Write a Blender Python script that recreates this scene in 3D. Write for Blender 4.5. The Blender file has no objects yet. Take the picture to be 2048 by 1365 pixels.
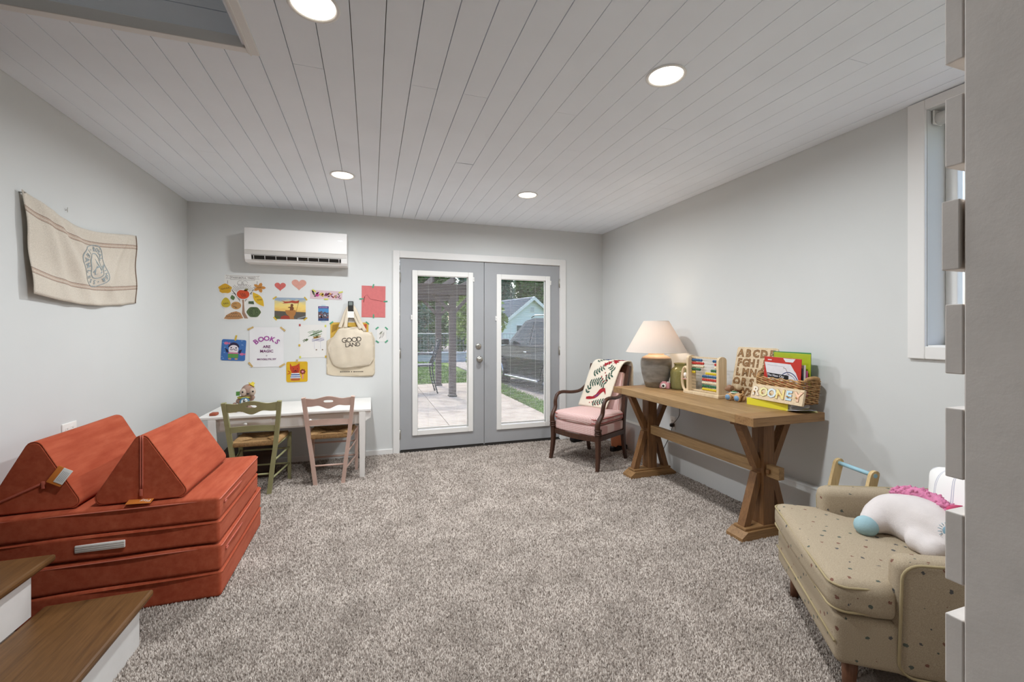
import bpy, bmesh, math, random
import numpy as np
from mathutils import Vector, Matrix, Euler

random.seed(7)
rng = np.random.default_rng(11)
PI = math.pi
scn = bpy.context.scene
COL = scn.collection

# ------------------------------------------------------------------ camera
cam_d = bpy.data.cameras.new('camera')
cam = bpy.data.objects.new('camera', cam_d)
COL.objects.link(cam)
cam.location = (0.0, 0.0, 1.2825)
cam.rotation_euler = (PI / 2, 0, -math.radians(18.25))
cam_d.sensor_width = 36.0
cam_d.lens = 855.0 / 2048.0 * 36.0
cam_d.shift_y = -(682.5 - 661.7) / 2048.0
cam_d.clip_start = 0.02
cam_d.clip_end = 300
scn.camera = cam

# ------------------------------------------------------------------ world, sun, exposure
world = bpy.data.worlds.new('world')
scn.world = world
world.use_nodes = True
wn = world.node_tree
wn.nodes.clear()
sky = wn.nodes.new('ShaderNodeTexSky')
sky.sky_type = 'NISHITA'
sky.sun_disc = False
sky.sun_elevation = math.radians(58)
sky.sun_rotation = 0.0
sky.dust_density = 3.0
bg = wn.nodes.new('ShaderNodeBackground')
bg.inputs['Strength'].default_value = 0.42
wo = wn.nodes.new('ShaderNodeOutputWorld')
wn.links.new(sky.outputs[0], bg.inputs[0])
wn.links.new(bg.outputs[0], wo.inputs[0])

sun_d = bpy.data.lights.new('sun', 'SUN')
sun_d.energy = 1.45
sun_d.angle = math.radians(0.6)
sun_d.color = (1.0, 0.95, 0.87)
sun = bpy.data.objects.new('sun', sun_d)
COL.objects.link(sun)
sun.location = (0, 20, 20)
sun.rotation_euler = Vector((0.05, -0.53, -0.85)).to_track_quat('-Z', 'Y').to_euler()

CEIL_LIGHT_W = 19.0
LAMP_W = 4.0

scn.view_settings.view_transform = 'Standard'
scn.view_settings.look = 'None'
scn.view_settings.gamma = 1.0
scn.view_settings.use_curve_mapping = False
scn.view_settings.exposure = 0.42
scn.cycles.use_denoising = True
scn.cycles.max_bounces = 10
scn.cycles.diffuse_bounces = 9
scn.cycles.transparent_max_bounces = 24
scn.cycles.sample_clamp_indirect = 6.0
scn.cycles.caustics_reflective = False
scn.cycles.caustics_refractive = False

# ------------------------------------------------------------------ materials
def lin(h):
    h = h.lstrip('#')
    r = []
    for i in (0, 2, 4):
        c = int(h[i:i + 2], 16) / 255.0
        r.append(c / 12.92 if c <= 0.04045 else ((c + 0.055) / 1.055) ** 2.4)
    return tuple(r) + (1.0,)

def mulc(c, k):
    return tuple(min(1.0, x * k) for x in c[:3]) + (1.0,)

class N:
    """tiny node helper"""
    def __init__(self, name):
        self.mat = bpy.data.materials.new(name)
        self.mat.use_nodes = True
        self.t = self.mat.node_tree
        self.t.nodes.clear()
        self.out = self.t.nodes.new('ShaderNodeOutputMaterial')
        self.b = self.t.nodes.new('ShaderNodeBsdfPrincipled')
        self.t.links.new(self.b.outputs[0], self.out.inputs[0])
        self.tc = self.t.nodes.new('ShaderNodeTexCoord')
    def n(self, typ, **kw):
        nd = self.t.nodes.new(typ)
        for k, v in kw.items():
            if k in nd.inputs:
                nd.inputs[k].default_value = v
            else:
                setattr(nd, k, v)
        return nd
    def l(self, a, b):
        self.t.links.new(a, b)
    def mapping(self, scale=(1, 1, 1), rot=(0, 0, 0), coord='Object'):
        m = self.n('ShaderNodeMapping')
        m.inputs['Scale'].default_value = scale
        m.inputs['Rotation'].default_value = rot
        self.l(self.tc.outputs[coord], m.inputs[0])
        return m.outputs[0]
    def noise(self, vec, scale, detail=3.0, rough=0.55):
        nd = self.n('ShaderNodeTexNoise')
        nd.inputs['Scale'].default_value = scale
        nd.inputs['Detail'].default_value = detail
        nd.inputs['Roughness'].default_value = rough
        self.l(vec, nd.inputs['Vector'])
        return nd.outputs[0]
    def ramp(self, fac, stops, interp='LINEAR'):
        r = self.n('ShaderNodeValToRGB')
        cr = r.color_ramp
        cr.interpolation = interp
        while len(cr.elements) < len(stops):
            cr.elements.new(0.5)
        for e, (p, c) in zip(cr.elements, stops):
            e.position = p
            e.color = c
        self.l(fac, r.inputs[0])
        return r.outputs[0]
    def mix(self, fac, a, b, blend='MIX'):
        m = self.n('ShaderNodeMix', data_type='RGBA', blend_type=blend)
        for sock, val in ((m.inputs[0], fac), (m.inputs[6], a), (m.inputs[7], b)):
            if hasattr(val, 'is_linked'):
                self.l(val, sock)
            else:
                sock.default_value = val
        return m.outputs[2]
    def math(self, op, a, b=None, c=None):
        m = self.n('ShaderNodeMath', operation=op)
        for i, val in enumerate((a, b, c)):
            if val is None:
                continue
            if hasattr(val, 'is_linked'):
                self.l(val, m.inputs[i])
            else:
                m.inputs[i].default_value = val
        return m.outputs[0]
    def bump(self, h, strength, dist=0.005):
        bnode = self.n('ShaderNodeBump')
        bnode.inputs['Strength'].default_value = strength
        bnode.inputs['Distance'].default_value = dist
        self.l(h, bnode.inputs['Height'])
        self.l(bnode.outputs[0], self.b.inputs['Normal'])
    def col(self, c):
        if hasattr(c, 'is_linked'):
            self.l(c, self.b.inputs['Base Color'])
        else:
            self.b.inputs['Base Color'].default_value = c
    def set(self, rough=0.5, metal=0.0, spec=0.5, **kw):
        self.b.inputs['Roughness'].default_value = rough
        self.b.inputs['Metallic'].default_value = metal
        self.b.inputs['Specular IOR Level'].default_value = spec
        for k, v in kw.items():
            self.b.inputs[k.replace('_', ' ')].default_value = v
        return self

MATS = {}
def mat(name, h, rough=0.55, var=0.06, scale=9.0, bump=0.0, bscale=120.0, metal=0.0, spec=0.4, **kw):
    """plain procedural material: colour with soft noise variation and fine bump"""
    if name in MATS:
        return MATS[name]
    n = N(name)
    c = lin(h)
    v = n.mapping()
    if var > 0:
        n.col(n.ramp(n.noise(v, scale), [(0.3, mulc(c, 1 - var)), (0.7, mulc(c, 1 + var))]))
    else:
        n.col(c)
    n.set(rough, metal, spec, **kw)
    if bump > 0:
        n.bump(n.noise(v, bscale, 4.0), bump, 0.003)
    MATS[name] = n.mat
    return n.mat

def wood(name, h1, h2, axis='Y', rough=0.5, scale=1.0, bump=0.15):
    if name in MATS:
        return MATS[name]
    n = N(name)
    st = {'X': (1.2, 22, 22), 'Y': (22, 1.2, 22), 'Z': (22, 22, 1.2)}[axis]
    v = n.mapping(scale=tuple(s * scale for s in st))
    g = n.noise(v, 1.6, 6.0, 0.65)
    v2 = n.mapping(scale=tuple(s * scale * 5 for s in st))
    g2 = n.noise(v2, 1.5, 3.0)
    base = n.ramp(g, [(0.28, lin(h2)), (0.5, lin(h1)), (0.75, mulc(lin(h1), 1.18))])
    n.col(n.mix(0.35, base, n.ramp(g2, [(0.35, mulc(lin(h2), 0.9)), (0.6, mulc(lin(h1), 1.1))]), 'MIX'))
    n.set(rough, 0, 0.35)
    n.bump(g2, bump, 0.002)
    MATS[name] = n.mat
    return n.mat

def emit(name, h, strength):
    n = N(name)
    n.col((0, 0, 0, 1))
    n.b.inputs['Emission Color'].default_value = lin(h)
    n.b.inputs['Emission Strength'].default_value = strength
    return n.mat

def pane_mat(name, tint=(1, 1, 1, 1), gl=0.012):
    m = bpy.data.materials.new(name)
    m.use_nodes = True
    t = m.node_tree
    t.nodes.clear()
    o = t.nodes.new('ShaderNodeOutputMaterial')
    tr = t.nodes.new('ShaderNodeBsdfTransparent')
    tr.inputs[0].default_value = tint
    g = t.nodes.new('ShaderNodeBsdfGlossy')
    g.inputs['Roughness'].default_value = 0.02
    mx = t.nodes.new('ShaderNodeMixShader')
    mx.inputs[0].default_value = gl
    t.links.new(tr.outputs[0], mx.inputs[1])
    t.links.new(g.outputs[0], mx.inputs[2])
    t.links.new(mx.outputs[0], o.inputs[0])
    return m

# ------------------------------------------------------------------ mesh builder
def T(x=0, y=0, z=0):
    return Matrix.Translation((x, y, z))
def R(ax, deg):
    return Matrix.Rotation(math.radians(deg), 4, ax)

class B:
    def __init__(self):
        self.v, self.f, self.m, self.s = [], [], [], []
        self.uv = None
    def add(self, vs, fs, mi=0, smooth=False, M=None):
        o = len(self.v)
        if M is not None:
            vs = [tuple(M @ Vector(p)) for p in vs]
        self.v.extend([tuple(p) for p in vs])
        for f in fs:
            self.f.append(tuple(i + o for i in f))
            self.m.append(mi)
            self.s.append(smooth)
        return o
    def deform(self, fn, start=0):
        self.v[start:] = [tuple(fn(*p)) for p in self.v[start:]]
        return self
    def box(self, c, size, mi=0, M=None, bev=0.0):
        if bev > 0:
            return self.rbox(c, size, bev, 1, mi, M, smooth=False)
        x, y, z = (s / 2 for s in size)
        vs = [(c[0] + a * x, c[1] + b * y, c[2] + d * z) for a in (-1, 1) for b in (-1, 1) for d in (-1, 1)]
        fs = [(0, 1, 3, 2), (4, 6, 7, 5), (0, 4, 5, 1), (2, 3, 7, 6), (0, 2, 6, 4), (1, 5, 7, 3)]
        return self.add(vs, fs, mi, False, M)
    def bb(self, x0, x1, y0, y1, z0, z1, mi=0, M=None, bev=0.0):
        return self.box(((x0 + x1) / 2, (y0 + y1) / 2, (z0 + z1) / 2), (abs(x1 - x0), abs(y1 - y0), abs(z1 - z0)), mi, M, bev)
    def rbox(self, c, size, r, seg=3, mi=0, M=None, smooth=True, sub=0, fn=None):
        h = [s / 2 for s in size]
        r = min(r, min(h) * 0.999)
        def axis(hh):
            L = []
            for i in range(seg + 1):
                L.append((-(hh - r), -1 + i / seg))
            for k in range(1, sub + 1):
                L.append((-(hh - r) + 2 * (hh - r) * k / (sub + 1), 0.0))
            for i in range(seg + 1):
                L.append((hh - r, i / seg))
            return L
        A = [axis(q) for q in h]
        n = [len(a) for a in A]
        idx, vs, fs = {}, [], []
        def vid(i, j, k):
            key = (i, j, k)
            if key not in idx:
                o = (A[0][i][0], A[1][j][0], A[2][k][0])
                d = Vector((A[0][i][1], A[1][j][1], A[2][k][1]))
                if d.length < 1e-6:
                    d = Vector((0, 0, 1))
                d.normalize()
                p = [o[q] + r * d[q] for q in range(3)]
                if fn:
                    p = fn(*p)
                idx[key] = len(vs)
                vs.append((p[0] + c[0], p[1] + c[1], p[2] + c[2]))
            return idx[key]
        for ax in range(3):
            u, w = (ax + 1) % 3, (ax + 2) % 3
            for side in (0, n[ax] - 1):
                for a in range(n[u] - 1):
                    for b in range(n[w] - 1):
                        q = []
                        for (da, db) in ((0, 0), (1, 0), (1, 1), (0, 1)):
                            t = [0, 0, 0]
                            t[ax], t[u], t[w] = side, a + da, b + db
                            q.append(vid(*t))
                        if side == 0:
                            q.reverse()
                        fs.append(tuple(q))
        return self.add(vs, fs, mi, smooth, M)
    def cyl(self, p0, p1, r0, r1=None, n=14, mi=0, M=None, smooth=True):
        return self.tube([p0, p1], [r0, r0 if r1 is None else r1], n, mi, M, smooth)
    def tube(self, pts, r, n=8, mi=0, M=None, smooth=True, closed=False, sq=None, up=None):
        P = [Vector(p) for p in pts]
        k = len(P)
        rr = r if isinstance(r, (list, tuple)) else [r] * k
        vs, fs = [], []
        nrm = None
        for i in range(k):
            if closed:
                t = P[(i + 1) % k] - P[i - 1]
            else:
                t = P[min(i + 1, k - 1)] - P[max(i - 1, 0)]
            if t.length < 1e-9:
                t = Vector((0, 0, 1))
            t.normalize()
            if nrm is None:
                a = Vector(up) if up else (Vector((0, 0, 1)) if abs(t.z) < 0.9 else Vector((1, 0, 0)))
                nrm = (a - t * a.dot(t)).normalized()
            else:
                nrm = nrm - t * nrm.dot(t)
                nrm = nrm.normalized() if nrm.length > 1e-6 else t.orthogonal().normalized()
            bi = t.cross(nrm)
            for j in range(n):
                an = 2 * PI * j / n + (PI / n if n == 4 else 0)
                ca, sa = math.cos(an), math.sin(an)
                if sq:
                    ca, sa = ca * sq[0], sa * sq[1]
                vs.append(P[i] + (nrm * ca + bi * sa) * rr[i])
        for i in range(k if closed else k - 1):
            for j in range(n):
                a, b = i * n + j, i * n + (j + 1) % n
                c2, d2 = ((i + 1) % k) * n + (j + 1) % n, ((i + 1) % k) * n + j
                fs.append((a, b, c2, d2))
        o = self.add(vs, fs, mi, smooth and n > 4, M)
        if not closed:
            self.add([], [], 0)
            self.f.append(tuple(o + j for j in reversed(range(n))))
            self.f.append(tuple(o + (k - 1) * n + j for j in range(n)))
            self.m += [mi, mi]
            self.s += [False, False]
        return o
    def lathe(self, prof, n=24, c=(0, 0, 0), mi=0, M=None, smooth=True, cap=True):
        vs, fs = [], []
        k = len(prof)
        for (r, z) in prof:
            for j in range(n):
                a = 2 * PI * j / n
                vs.append((c[0] + r * math.cos(a), c[1] + r * math.sin(a), c[2] + z))
        for i in range(k - 1):
            for j in range(n):
                fs.append((i * n + j, i * n + (j + 1) % n, (i + 1) * n + (j + 1) % n, (i + 1) * n + j))
        if cap:
            if prof[0][0] > 1e-6:
                fs.append(tuple(reversed(range(n))))
            if prof[-1][0] > 1e-6:
                fs.append(tuple((k - 1) * n + j for j in range(n)))
        return self.add(vs, fs, mi, smooth, M)
    def ell(self, c, rad, n=14, mi=0, M=None):
        if not isinstance(rad, (tuple, list)):
            rad = (rad,) * 3
        m = max(6, n // 2)
        vs, fs = [(0, 0, -1)], []
        for i in range(1, m):
            t = -PI / 2 + PI * i / m
            for j in range(n):
                a = 2 * PI * j / n
                vs.append((math.cos(t) * math.cos(a), math.cos(t) * math.sin(a), math.sin(t)))
        vs.append((0, 0, 1))
        for j in range(n):
            fs.append((0, 1 + (j + 1) % n, 1 + j))
            for i in range(m - 2):
                fs.append((1 + i * n + j, 1 + i * n + (j + 1) % n, 1 + (i + 1) * n + (j + 1) % n, 1 + (i + 1) * n + j))
            fs.append((1 + (m - 2) * n + j, 1 + (m - 2) * n + (j + 1) % n, len(vs) - 1))
        vs = [(c[0] + p[0] * rad[0], c[1] + p[1] * rad[1], c[2] + p[2] * rad[2]) for p in vs]
        return self.add(vs, fs, mi, True, M)
    def prism(self, poly, t0, t1, mi=0, M=None, smooth=False):
        """polygon in local xy, extruded from z=t0 to t1"""
        n = len(poly)
        ar = sum(poly[i][0] * poly[(i + 1) % n][1] - poly[(i + 1) % n][0] * poly[i][1] for i in range(n))
        if ar < 0:
            poly = list(reversed(poly))
        vs = [(p[0], p[1], t0) for p in poly] + [(p[0], p[1], t1) for p in poly]
        fs = [tuple(reversed(range(n))), tuple(range(n, 2 * n))]
        fs += [(i, (i + 1) % n, n + (i + 1) % n, n + i) for i in range(n)]
        return self.add(vs, fs, mi, smooth, M)
    def strip(self, pts, w, t0, t1, mi=0, M=None):
        """a drawn line in local xy: ribbon of width w"""
        P = [Vector((p[0], p[1], 0)) for p in pts]
        L, Rr = [], []
        for i in range(len(P)):
            t = (P[min(i + 1, len(P) - 1)] - P[max(i - 1, 0)])
            t = t.normalized() if t.length > 1e-9 else Vector((1, 0, 0))
            nn = Vector((-t.y, t.x, 0)) * w / 2
            L.append(P[i] + nn)
            Rr.append(P[i] - nn)
        vs = [(p.x, p.y, t1) for p in L] + [(p.x, p.y, t1) for p in Rr]
        k = len(P)
        fs = [(k + i, k + i + 1, i + 1, i) for i in range(k - 1)]
        return self.add(vs, fs, mi, False, M)
    def text(self, s, size, M, depth=0.0005, mi=0, align='CENTER', bold=0.0, res=2):
        vs, fs = text_data(s, size, depth, align, bold, res)
        return self.add(vs, fs, mi, False, M)

_tx = {}
def text_data(s, size, depth, align='CENTER', bold=0.0, res=2):
    key = (s, size, depth, align, bold, res)
    if key not in _tx:
        cu = bpy.data.curves.new('t', 'FONT')
        cu.body = s
        cu.size = size
        cu.align_x = align
        cu.align_y = 'CENTER'
        cu.extrude = depth / 2
        cu.offset = bold
        cu.resolution_u = res
        ob = bpy.data.objects.new('t', cu)
        COL.objects.link(ob)
        dg = bpy.context.evaluated_depsgraph_get()
        me = ob.evaluated_get(dg).to_mesh()
        vs = [(v.co.x, v.co.y, v.co.z + depth / 2) for v in me.vertices]
        fs = [tuple(p.vertices) for p in me.polygons]
        ob.evaluated_get(dg).to_mesh_clear()
        bpy.data.objects.remove(ob)
        bpy.data.curves.remove(cu)
        _tx[key] = (vs, fs)
    return _tx[key]

def obj(name, b, mats, parent=None, loc=None, rot=None, uv=None):
    me = bpy.data.meshes.new(name)
    me.from_pydata(b.v, [], b.f)
    ml = mats if isinstance(mats, (list, tuple)) else [mats]
    for m in ml:
        me.materials.append(m)
    if len(b.f):
        me.polygons.foreach_set('material_index', b.m)
        me.polygons.foreach_set('use_smooth', b.s)
    if uv is not None:
        lay = me.uv_layers.new(name='UVMap')
        for lp in me.loops:
            lay.data[lp.index].uv = uv[lp.vertex_index]
    me.update()
    o = bpy.data.objects.new(name, me)
    COL.objects.link(o)
    if parent is not None:
        o.parent = parent
    if loc is not None:
        o.location = loc
    if rot is not None:
        o.rotation_euler = rot
    return o

def tag(o, label, cat, group=None):
    o['label'] = label
    o['category'] = cat
    if group:
        o['group'] = group
    return o

def thing(name, label, cat, loc=(0, 0, 0), rz=0.0, group=None, rot=None):
    o = bpy.data.objects.new(name, None)
    COL.objects.link(o)
    o.empty_display_size = 0.05
    o.location = loc
    o.rotation_euler = rot if rot else (0, 0, math.radians(rz))
    return tag(o, label, cat, group)

def struct(name, b, mats, parent=None, **kw):
    o = obj(name, b, mats, parent, **kw)
    if parent is None:
        o['kind'] = 'structure'
    return o

def share(name, src, parent, loc=None, rot=None):
    o = src.copy()
    o.name = name
    COL.objects.link(o)
    o.parent = parent
    if loc is not None:
        o.location = loc
    if rot is not None:
        o.rotation_euler = rot
    return o

def blob(elems, res=0.02, thr=0.6):
    """one continuous surface from overlapping balls: (x,y,z,r) or (x,y,z,rx,ry,rz,quat)"""
    mb = bpy.data.metaballs.new('m')
    mb.resolution = res
    mb.render_resolution = res
    mb.threshold = thr
    for e in elems:
        el = mb.elements.new()
        el.co = e[:3]
        if len(e) == 4:
            el.radius = e[3] * 1.55
        else:
            el.type = 'ELLIPSOID'
            el.radius = 1.55
            el.size_x, el.size_y, el.size_z = e[3], e[4], e[5]
            if len(e) > 6:
                el.rotation = e[6]
    ob = bpy.data.objects.new('m', mb)
    COL.objects.link(ob)
    dg = bpy.context.evaluated_depsgraph_get()
    ev = ob.evaluated_get(dg)
    me = ev.to_mesh()
    vs = [tuple(v.co) for v in me.vertices]
    fs = [tuple(p.vertices) for p in me.polygons]
    ev.to_mesh_clear()
    bpy.data.objects.remove(ob)
    bpy.data.metaballs.remove(mb)
    return vs, fs

def bez(pts, n=8):
    """smooth Catmull-Rom through points"""
    P = [Vector(p) for p in pts]
    P = [P[0] * 2 - P[1]] + P + [P[-1] * 2 - P[-2]]
    out = []
    for i in range(1, len(P) - 2):
        for k in range(n):
            t = k / n
            a, b2, c, d = P[i - 1], P[i], P[i + 1], P[i + 2]
            out.append(0.5 * ((2 * b2) + (c - a) * t + (2 * a - 5 * b2 + 4 * c - d) * t * t + (3 * b2 - a - 3 * c + d) * t ** 3))
    out.append(P[-2])
    return out

def circ(cx, cy, rx, ry=None, n=18, a0=0, a1=360):
    ry = rx if ry is None else ry
    full = abs(a1 - a0) >= 360
    k = n if full else n + 1
    return [(cx + rx * math.cos(math.radians(a0 + (a1 - a0) * i / n)), cy + ry * math.sin(math.radians(a0 + (a1 - a0) * i / n))) for i in range(k)]

def rrect(w, h, r, n=4, cx=0, cy=0):
    out = []
    for sx, sy, a in ((1, 1, 0), (-1, 1, 90), (-1, -1, 180), (1, -1, 270)):
        out += circ(cx + sx * (w / 2 - r), cy + sy * (h / 2 - r), r, r, n, a, a + 90)
    return out

# ------------------------------------------------------------------ shared dimensions (metres)
XL, XR, YB, CZ = -1.587, 2.685, 4.613, 2.46
YREAR = -1.8

m_wall = mat('wall_paint', '#d4d5d3', 0.75, 0.015, 2.0, 0.05, 220)
m_ceil = mat('ceiling_board_paint', '#eff4fa', 0.62, 0.02, 3.0, 0.04, 160)
m_gap = mat('raw_board_shadow_gap', '#8a7f74', 0.9, 0.1)
m_trim = mat('white_trim_paint', '#e6e4e1', 0.45, 0.01, 3.0)
m_white = mat('white_satin', '#eceae6', 0.4, 0.01)

# ================================================================== SETTING
# ---- floor and carpet pile
n = N('carpet_backing')
v = n.mapping()
n.col(n.ramp(n.noise(v, 160.0, 3.0, 0.7), [(0.3, lin('#6b625b')), (0.55, lin('#8d8279')), (0.75, lin('#a79c93'))]))
n.set(0.95, 0, 0.1)
n.bump(n.noise(v, 220.0, 3.0), 0.6, 0.006)
m_carpet = n.mat
b = B()
b.bb(-3.4, XR + 0.12, YREAR - 0.1, YB + 0.02, -0.15, 0.0)
floor = struct('floor', b, m_carpet)

def make_pile():
    X, Y = [], []
    cell = 0.25
    for x0 in np.arange(-1.55, 2.62, cell):
        for y0 in np.arange(1.1, 4.60, cell):
            d = math.hypot(x0 + cell / 2, y0 + cell / 2)
            # leave out what no place near the camera can see
            if x0 + cell < -0.9 and y0 < 3.3:
                continue
            dens = 34000 if d < 2.3 else (24000 if d < 3.2 else 14000)
            k = int(dens * cell * cell)
            X.append(x0 + rng.random(k) * cell)
            Y.append(y0 + rng.random(k) * cell)
    X = np.concatenate(X)
    Y = np.concatenate(Y)
    keep = (X < 2.622) & (Y < 4.60) & ~((X < -0.897) & (Y < 2.126))
    X, Y = X[keep], Y[keep]
    k = len(X)
    d = np.hypot(X, Y)
    rad = 0.0034 * (1 + 0.35 * np.clip(d - 2, 0, 3)) * (0.8 + 0.5 * rng.random(k))
    hgt = 0.0095 * (0.6 + 0.7 * rng.random(k))
    a0 = rng.random(k) * 2 * PI
    la = rng.random(k) * 2 * PI
    ll = 0.005 * rng.random(k)
    V = np.zeros((k, 4, 3), np.float32)
    for j in range(3):
        V[:, j, 0] = X + rad * np.cos(a0 + j * 2 * PI / 3)
        V[:, j, 1] = Y + rad * np.sin(a0 + j * 2 * PI / 3)
        V[:, j, 2] = -0.001
    V[:, 3, 0] = X + ll * np.cos(la)
    V[:, 3, 1] = Y + ll * np.sin(la)
    V[:, 3, 2] = hgt
    base = (np.arange(k, dtype=np.int32) * 4)[:, None, None]
    F = base + np.array([[0, 1, 3], [1, 2, 3], [2, 0, 3]], np.int32)[None]
    me = bpy.data.meshes.new('carpet_pile')
    me.vertices.add(k * 4)
    me.vertices.foreach_set('co', V.reshape(-1))
    nf = k * 3
    me.loops.add(nf * 3)
    me.loops.foreach_set('vertex_index', F.reshape(-1).astype(np.int32))
    me.polygons.add(nf)
    me.polygons.foreach_set('loop_start', np.arange(nf, dtype=np.int32) * 3)
    me.update(calc_edges=True)
    shade = rng.random(k).astype(np.float32)
    at = me.attributes.new('tuft', 'FLOAT', 'POINT')
    at.data.foreach_set('value', np.repeat(shade, 4))
    nn = N('carpet_yarn')
    a = nn.n('ShaderNodeAttribute', attribute_name='tuft')
    cc = nn.ramp(a.outputs['Fac'], [(0.0, lin('#645950')), (0.18, lin('#90857c')), (0.55, lin('#b4a99f')), (1.0, lin('#d2c8be'))])
    blot = nn.noise(nn.mapping(), 4.2, 6.0, 0.6)
    nn.col(nn.mix(1.0, cc, nn.ramp(blot, [(0.36, (0.76, 0.745, 0.735, 1)), (0.60, (1.04, 1.03, 1.03, 1))]), 'MULTIPLY'))
    nn.set(0.9, 0, 0.15)
    me.materials.append(nn.mat)
    o = bpy.data.objects.new('carpet_pile', me)
    COL.objects.link(o)
    o.parent = floor
    o['kind'] = 'stuff'
    return o
make_pile()

# ---- walls
WT = 0.14
DX0, DX1, DZ = 0.276, 2.119, 2.05            # double door opening
b = B()
b.bb(XL - WT, DX0, YB, YB + WT, -0.15, 2.75)
b.bb(DX1, XR + WT, YB, YB + WT, -0.15, 2.75)
b.bb(DX0, DX1, YB, YB + WT, DZ, 2.75)
struct('wall_back', b, m_wall)
b = B()
b.bb(XL - WT, XL, 2.26, YB + WT, -0.15, 2.75)
struct('wall_left', b, m_wall)
WY0, WY1, WZ0, WZ1 = 0.52, 1.402, 1.203, 2.405    # side window opening
b = B()
WR = 0.22
b.bb(XR, XR + WR, WY1, YB, -0.15, 2.75)
b.bb(XR, XR + WR, YREAR, WY0, -0.15, 2.75)
b.bb(XR, XR + WR, WY0, WY1, -0.15, WZ0)
b.bb(XR, XR + WR, WY0, WY1, WZ1, 2.75)
struct('wall_right', b, m_wall)
b = B()
b.bb(-3.4, XR + WT, YREAR - WT, YREAR, -0.15, 3.7)
struct('wall_rear', b, m_wall)
b = B()
b.bb(-3.4 - WT, -3.4, YREAR - WT, 2.4, -0.15, 3.7)
struct('wall_stair_end', b, m_wall)
b = B()
b.bb(-3.4, XL, 2.26, 2.40, -0.15, 3.7)
struct('wall_stair_side', b, m_wall)
pane = pane_mat('window_glass')
# low ledge along the foot of the right wall and thin baseboards
b = B()
b.bb(2.627, XR, YREAR, YB, 0.0, 0.292)
b.bb(2.623, XR, YREAR, YB, 0.292, 0.300)
struct('baseboard_right', b, m_wall)
b = B()
b.bb(XL, 0.216, YB - 0.014, YB, 0.0, 0.055, bev=0.004)
b.bb(2.19, 2.627, YB - 0.014, YB, 0.0, 0.055, bev=0.004)
struct('baseboard_back', b, m_trim)
b = B()
b.bb(XL, XL + 0.014, 2.40, YB - 0.014, 0.0, 0.055, bev=0.004)
struct('baseboard_left', b, m_trim)

# ---- ceiling: backing plus single boards
SX, SY = -0.488, 2.05        # stairwell opening: x < SX, y < SY
b = B()
b.bb(SX, XR + WT, YREAR - WT, YB + WT, CZ + 0.016, CZ + 0.2)
b.bb(XL - WT, SX, SY + 0.02, YB + WT, CZ + 0.016, CZ + 0.2)
b.bb(-3.4, SX, YREAR - WT, 0.6, CZ + 0.016, CZ + 0.2)
ceiling = struct('ceiling', b, m_gap)
PITCH = 0.1272
joints = {0.237: 2.095, 0.486: 2.094, 0.613: 2.966, 0.97: 2.11, 1.22: 2.525, 1.60: 2.083, -0.257: 2.092, -1.03: 3.3, 2.1: 2.9, 1.98: 1.3}
bx = XL
edges = [XL] + [-1.4735 + PITCH * i for i in range(33)]
edges = [e for e in edges if e < XR - 0.02] + [XR]
def ceil_board(x0, x1, y0, y1, drop=0.0):
    bb_ = B()
    bb_.bb(x0, x1, y0, y1, CZ - drop, CZ + 0.0155, bev=0.0012)
    obj('board', bb_, m_ceil, ceiling)
for i in range(len(edges) - 1):
    g = 0.0016 if edges[i] < 0.7 else 0.0008 + 0.0007 * random.random()
    x0, x1 = edges[i] + g, edges[i + 1] - g
    xc = (x0 + x1) / 2
    segs = [(SY + 0.012 if x1 < SX + 0.02 else (SY + 0.0 if x0 < SX else YREAR), YB)]
    if x0 < SX < x1:
        x0 = x0
    for jx, jy in joints.items():
        if abs(jx - xc) < 0.06 and segs[0][0] < jy < YB:
            gp = 0.0045 if jx == 0.613 else 0.0008
            segs = [(segs[0][0], jy - gp), (jy + gp, YB)]
    for (y0, y1) in segs:
        ceil_board(x0, x1, y0, y1, random.uniform(0, 0.0006))
    if x0 < SX < x1 and x1 - SX > 0.02:
        ceil_board(SX + 0.001, x1, YREAR, SY - 0.001)
# stairwell shaft above the opening
b = B()
ZT = 3.65
b.bb(-3.4, SX, SY, SY + 0.1, CZ + 0.01, ZT)
b.bb(SX, SX + 0.1, 0.6, SY + 0.1, CZ + 0.01, ZT)
b.bb(-3.4, SX, 0.5, 0.6, CZ, ZT)
b.bb(-3.4, SX + 0.1, 0.5, SY + 0.1, ZT, ZT + 0.1)
b.bb(-3.4, XL - WT, SY + 0.1, 2.40, CZ + 0.01, ZT + 0.1)
shaft = struct('wall_stairwell', b, m_gap)
z = CZ + 0.002
while z < ZT - 0.05:
    bb_ = B()
    bb_.bb(-3.39, SX - 0.018, SY - 0.018, SY, z + 0.0015, z + 0.1255, bev=0.0012)
    obj('board', bb_, m_ceil, shaft)
    bb_ = B()
    bb_.bb(SX - 0.018, SX, 0.61, SY - 0.001, z + 0.0015, z + 0.1255, bev=0.0012)
    obj('board', bb_, m_ceil, shaft)
    z += PITCH
b = B()
b.bb(SX - 0.004, SX + 0.040, 0.55, SY + 0.012, CZ - 0.012, CZ - 0.0005, bev=0.003)
b.bb(SX + 0.004, SX + 0.010, 0.55, SY + 0.012, CZ - 0.016, CZ - 0.011)
struct('trim_1', b, m_trim)
b = B()
b.bb(-1.586, SX - 0.004, SY - 0.026, SY + 0.012, CZ - 0.008, CZ + 0.038, bev=0.003)
struct('trim_2', b, m_trim)

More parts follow.
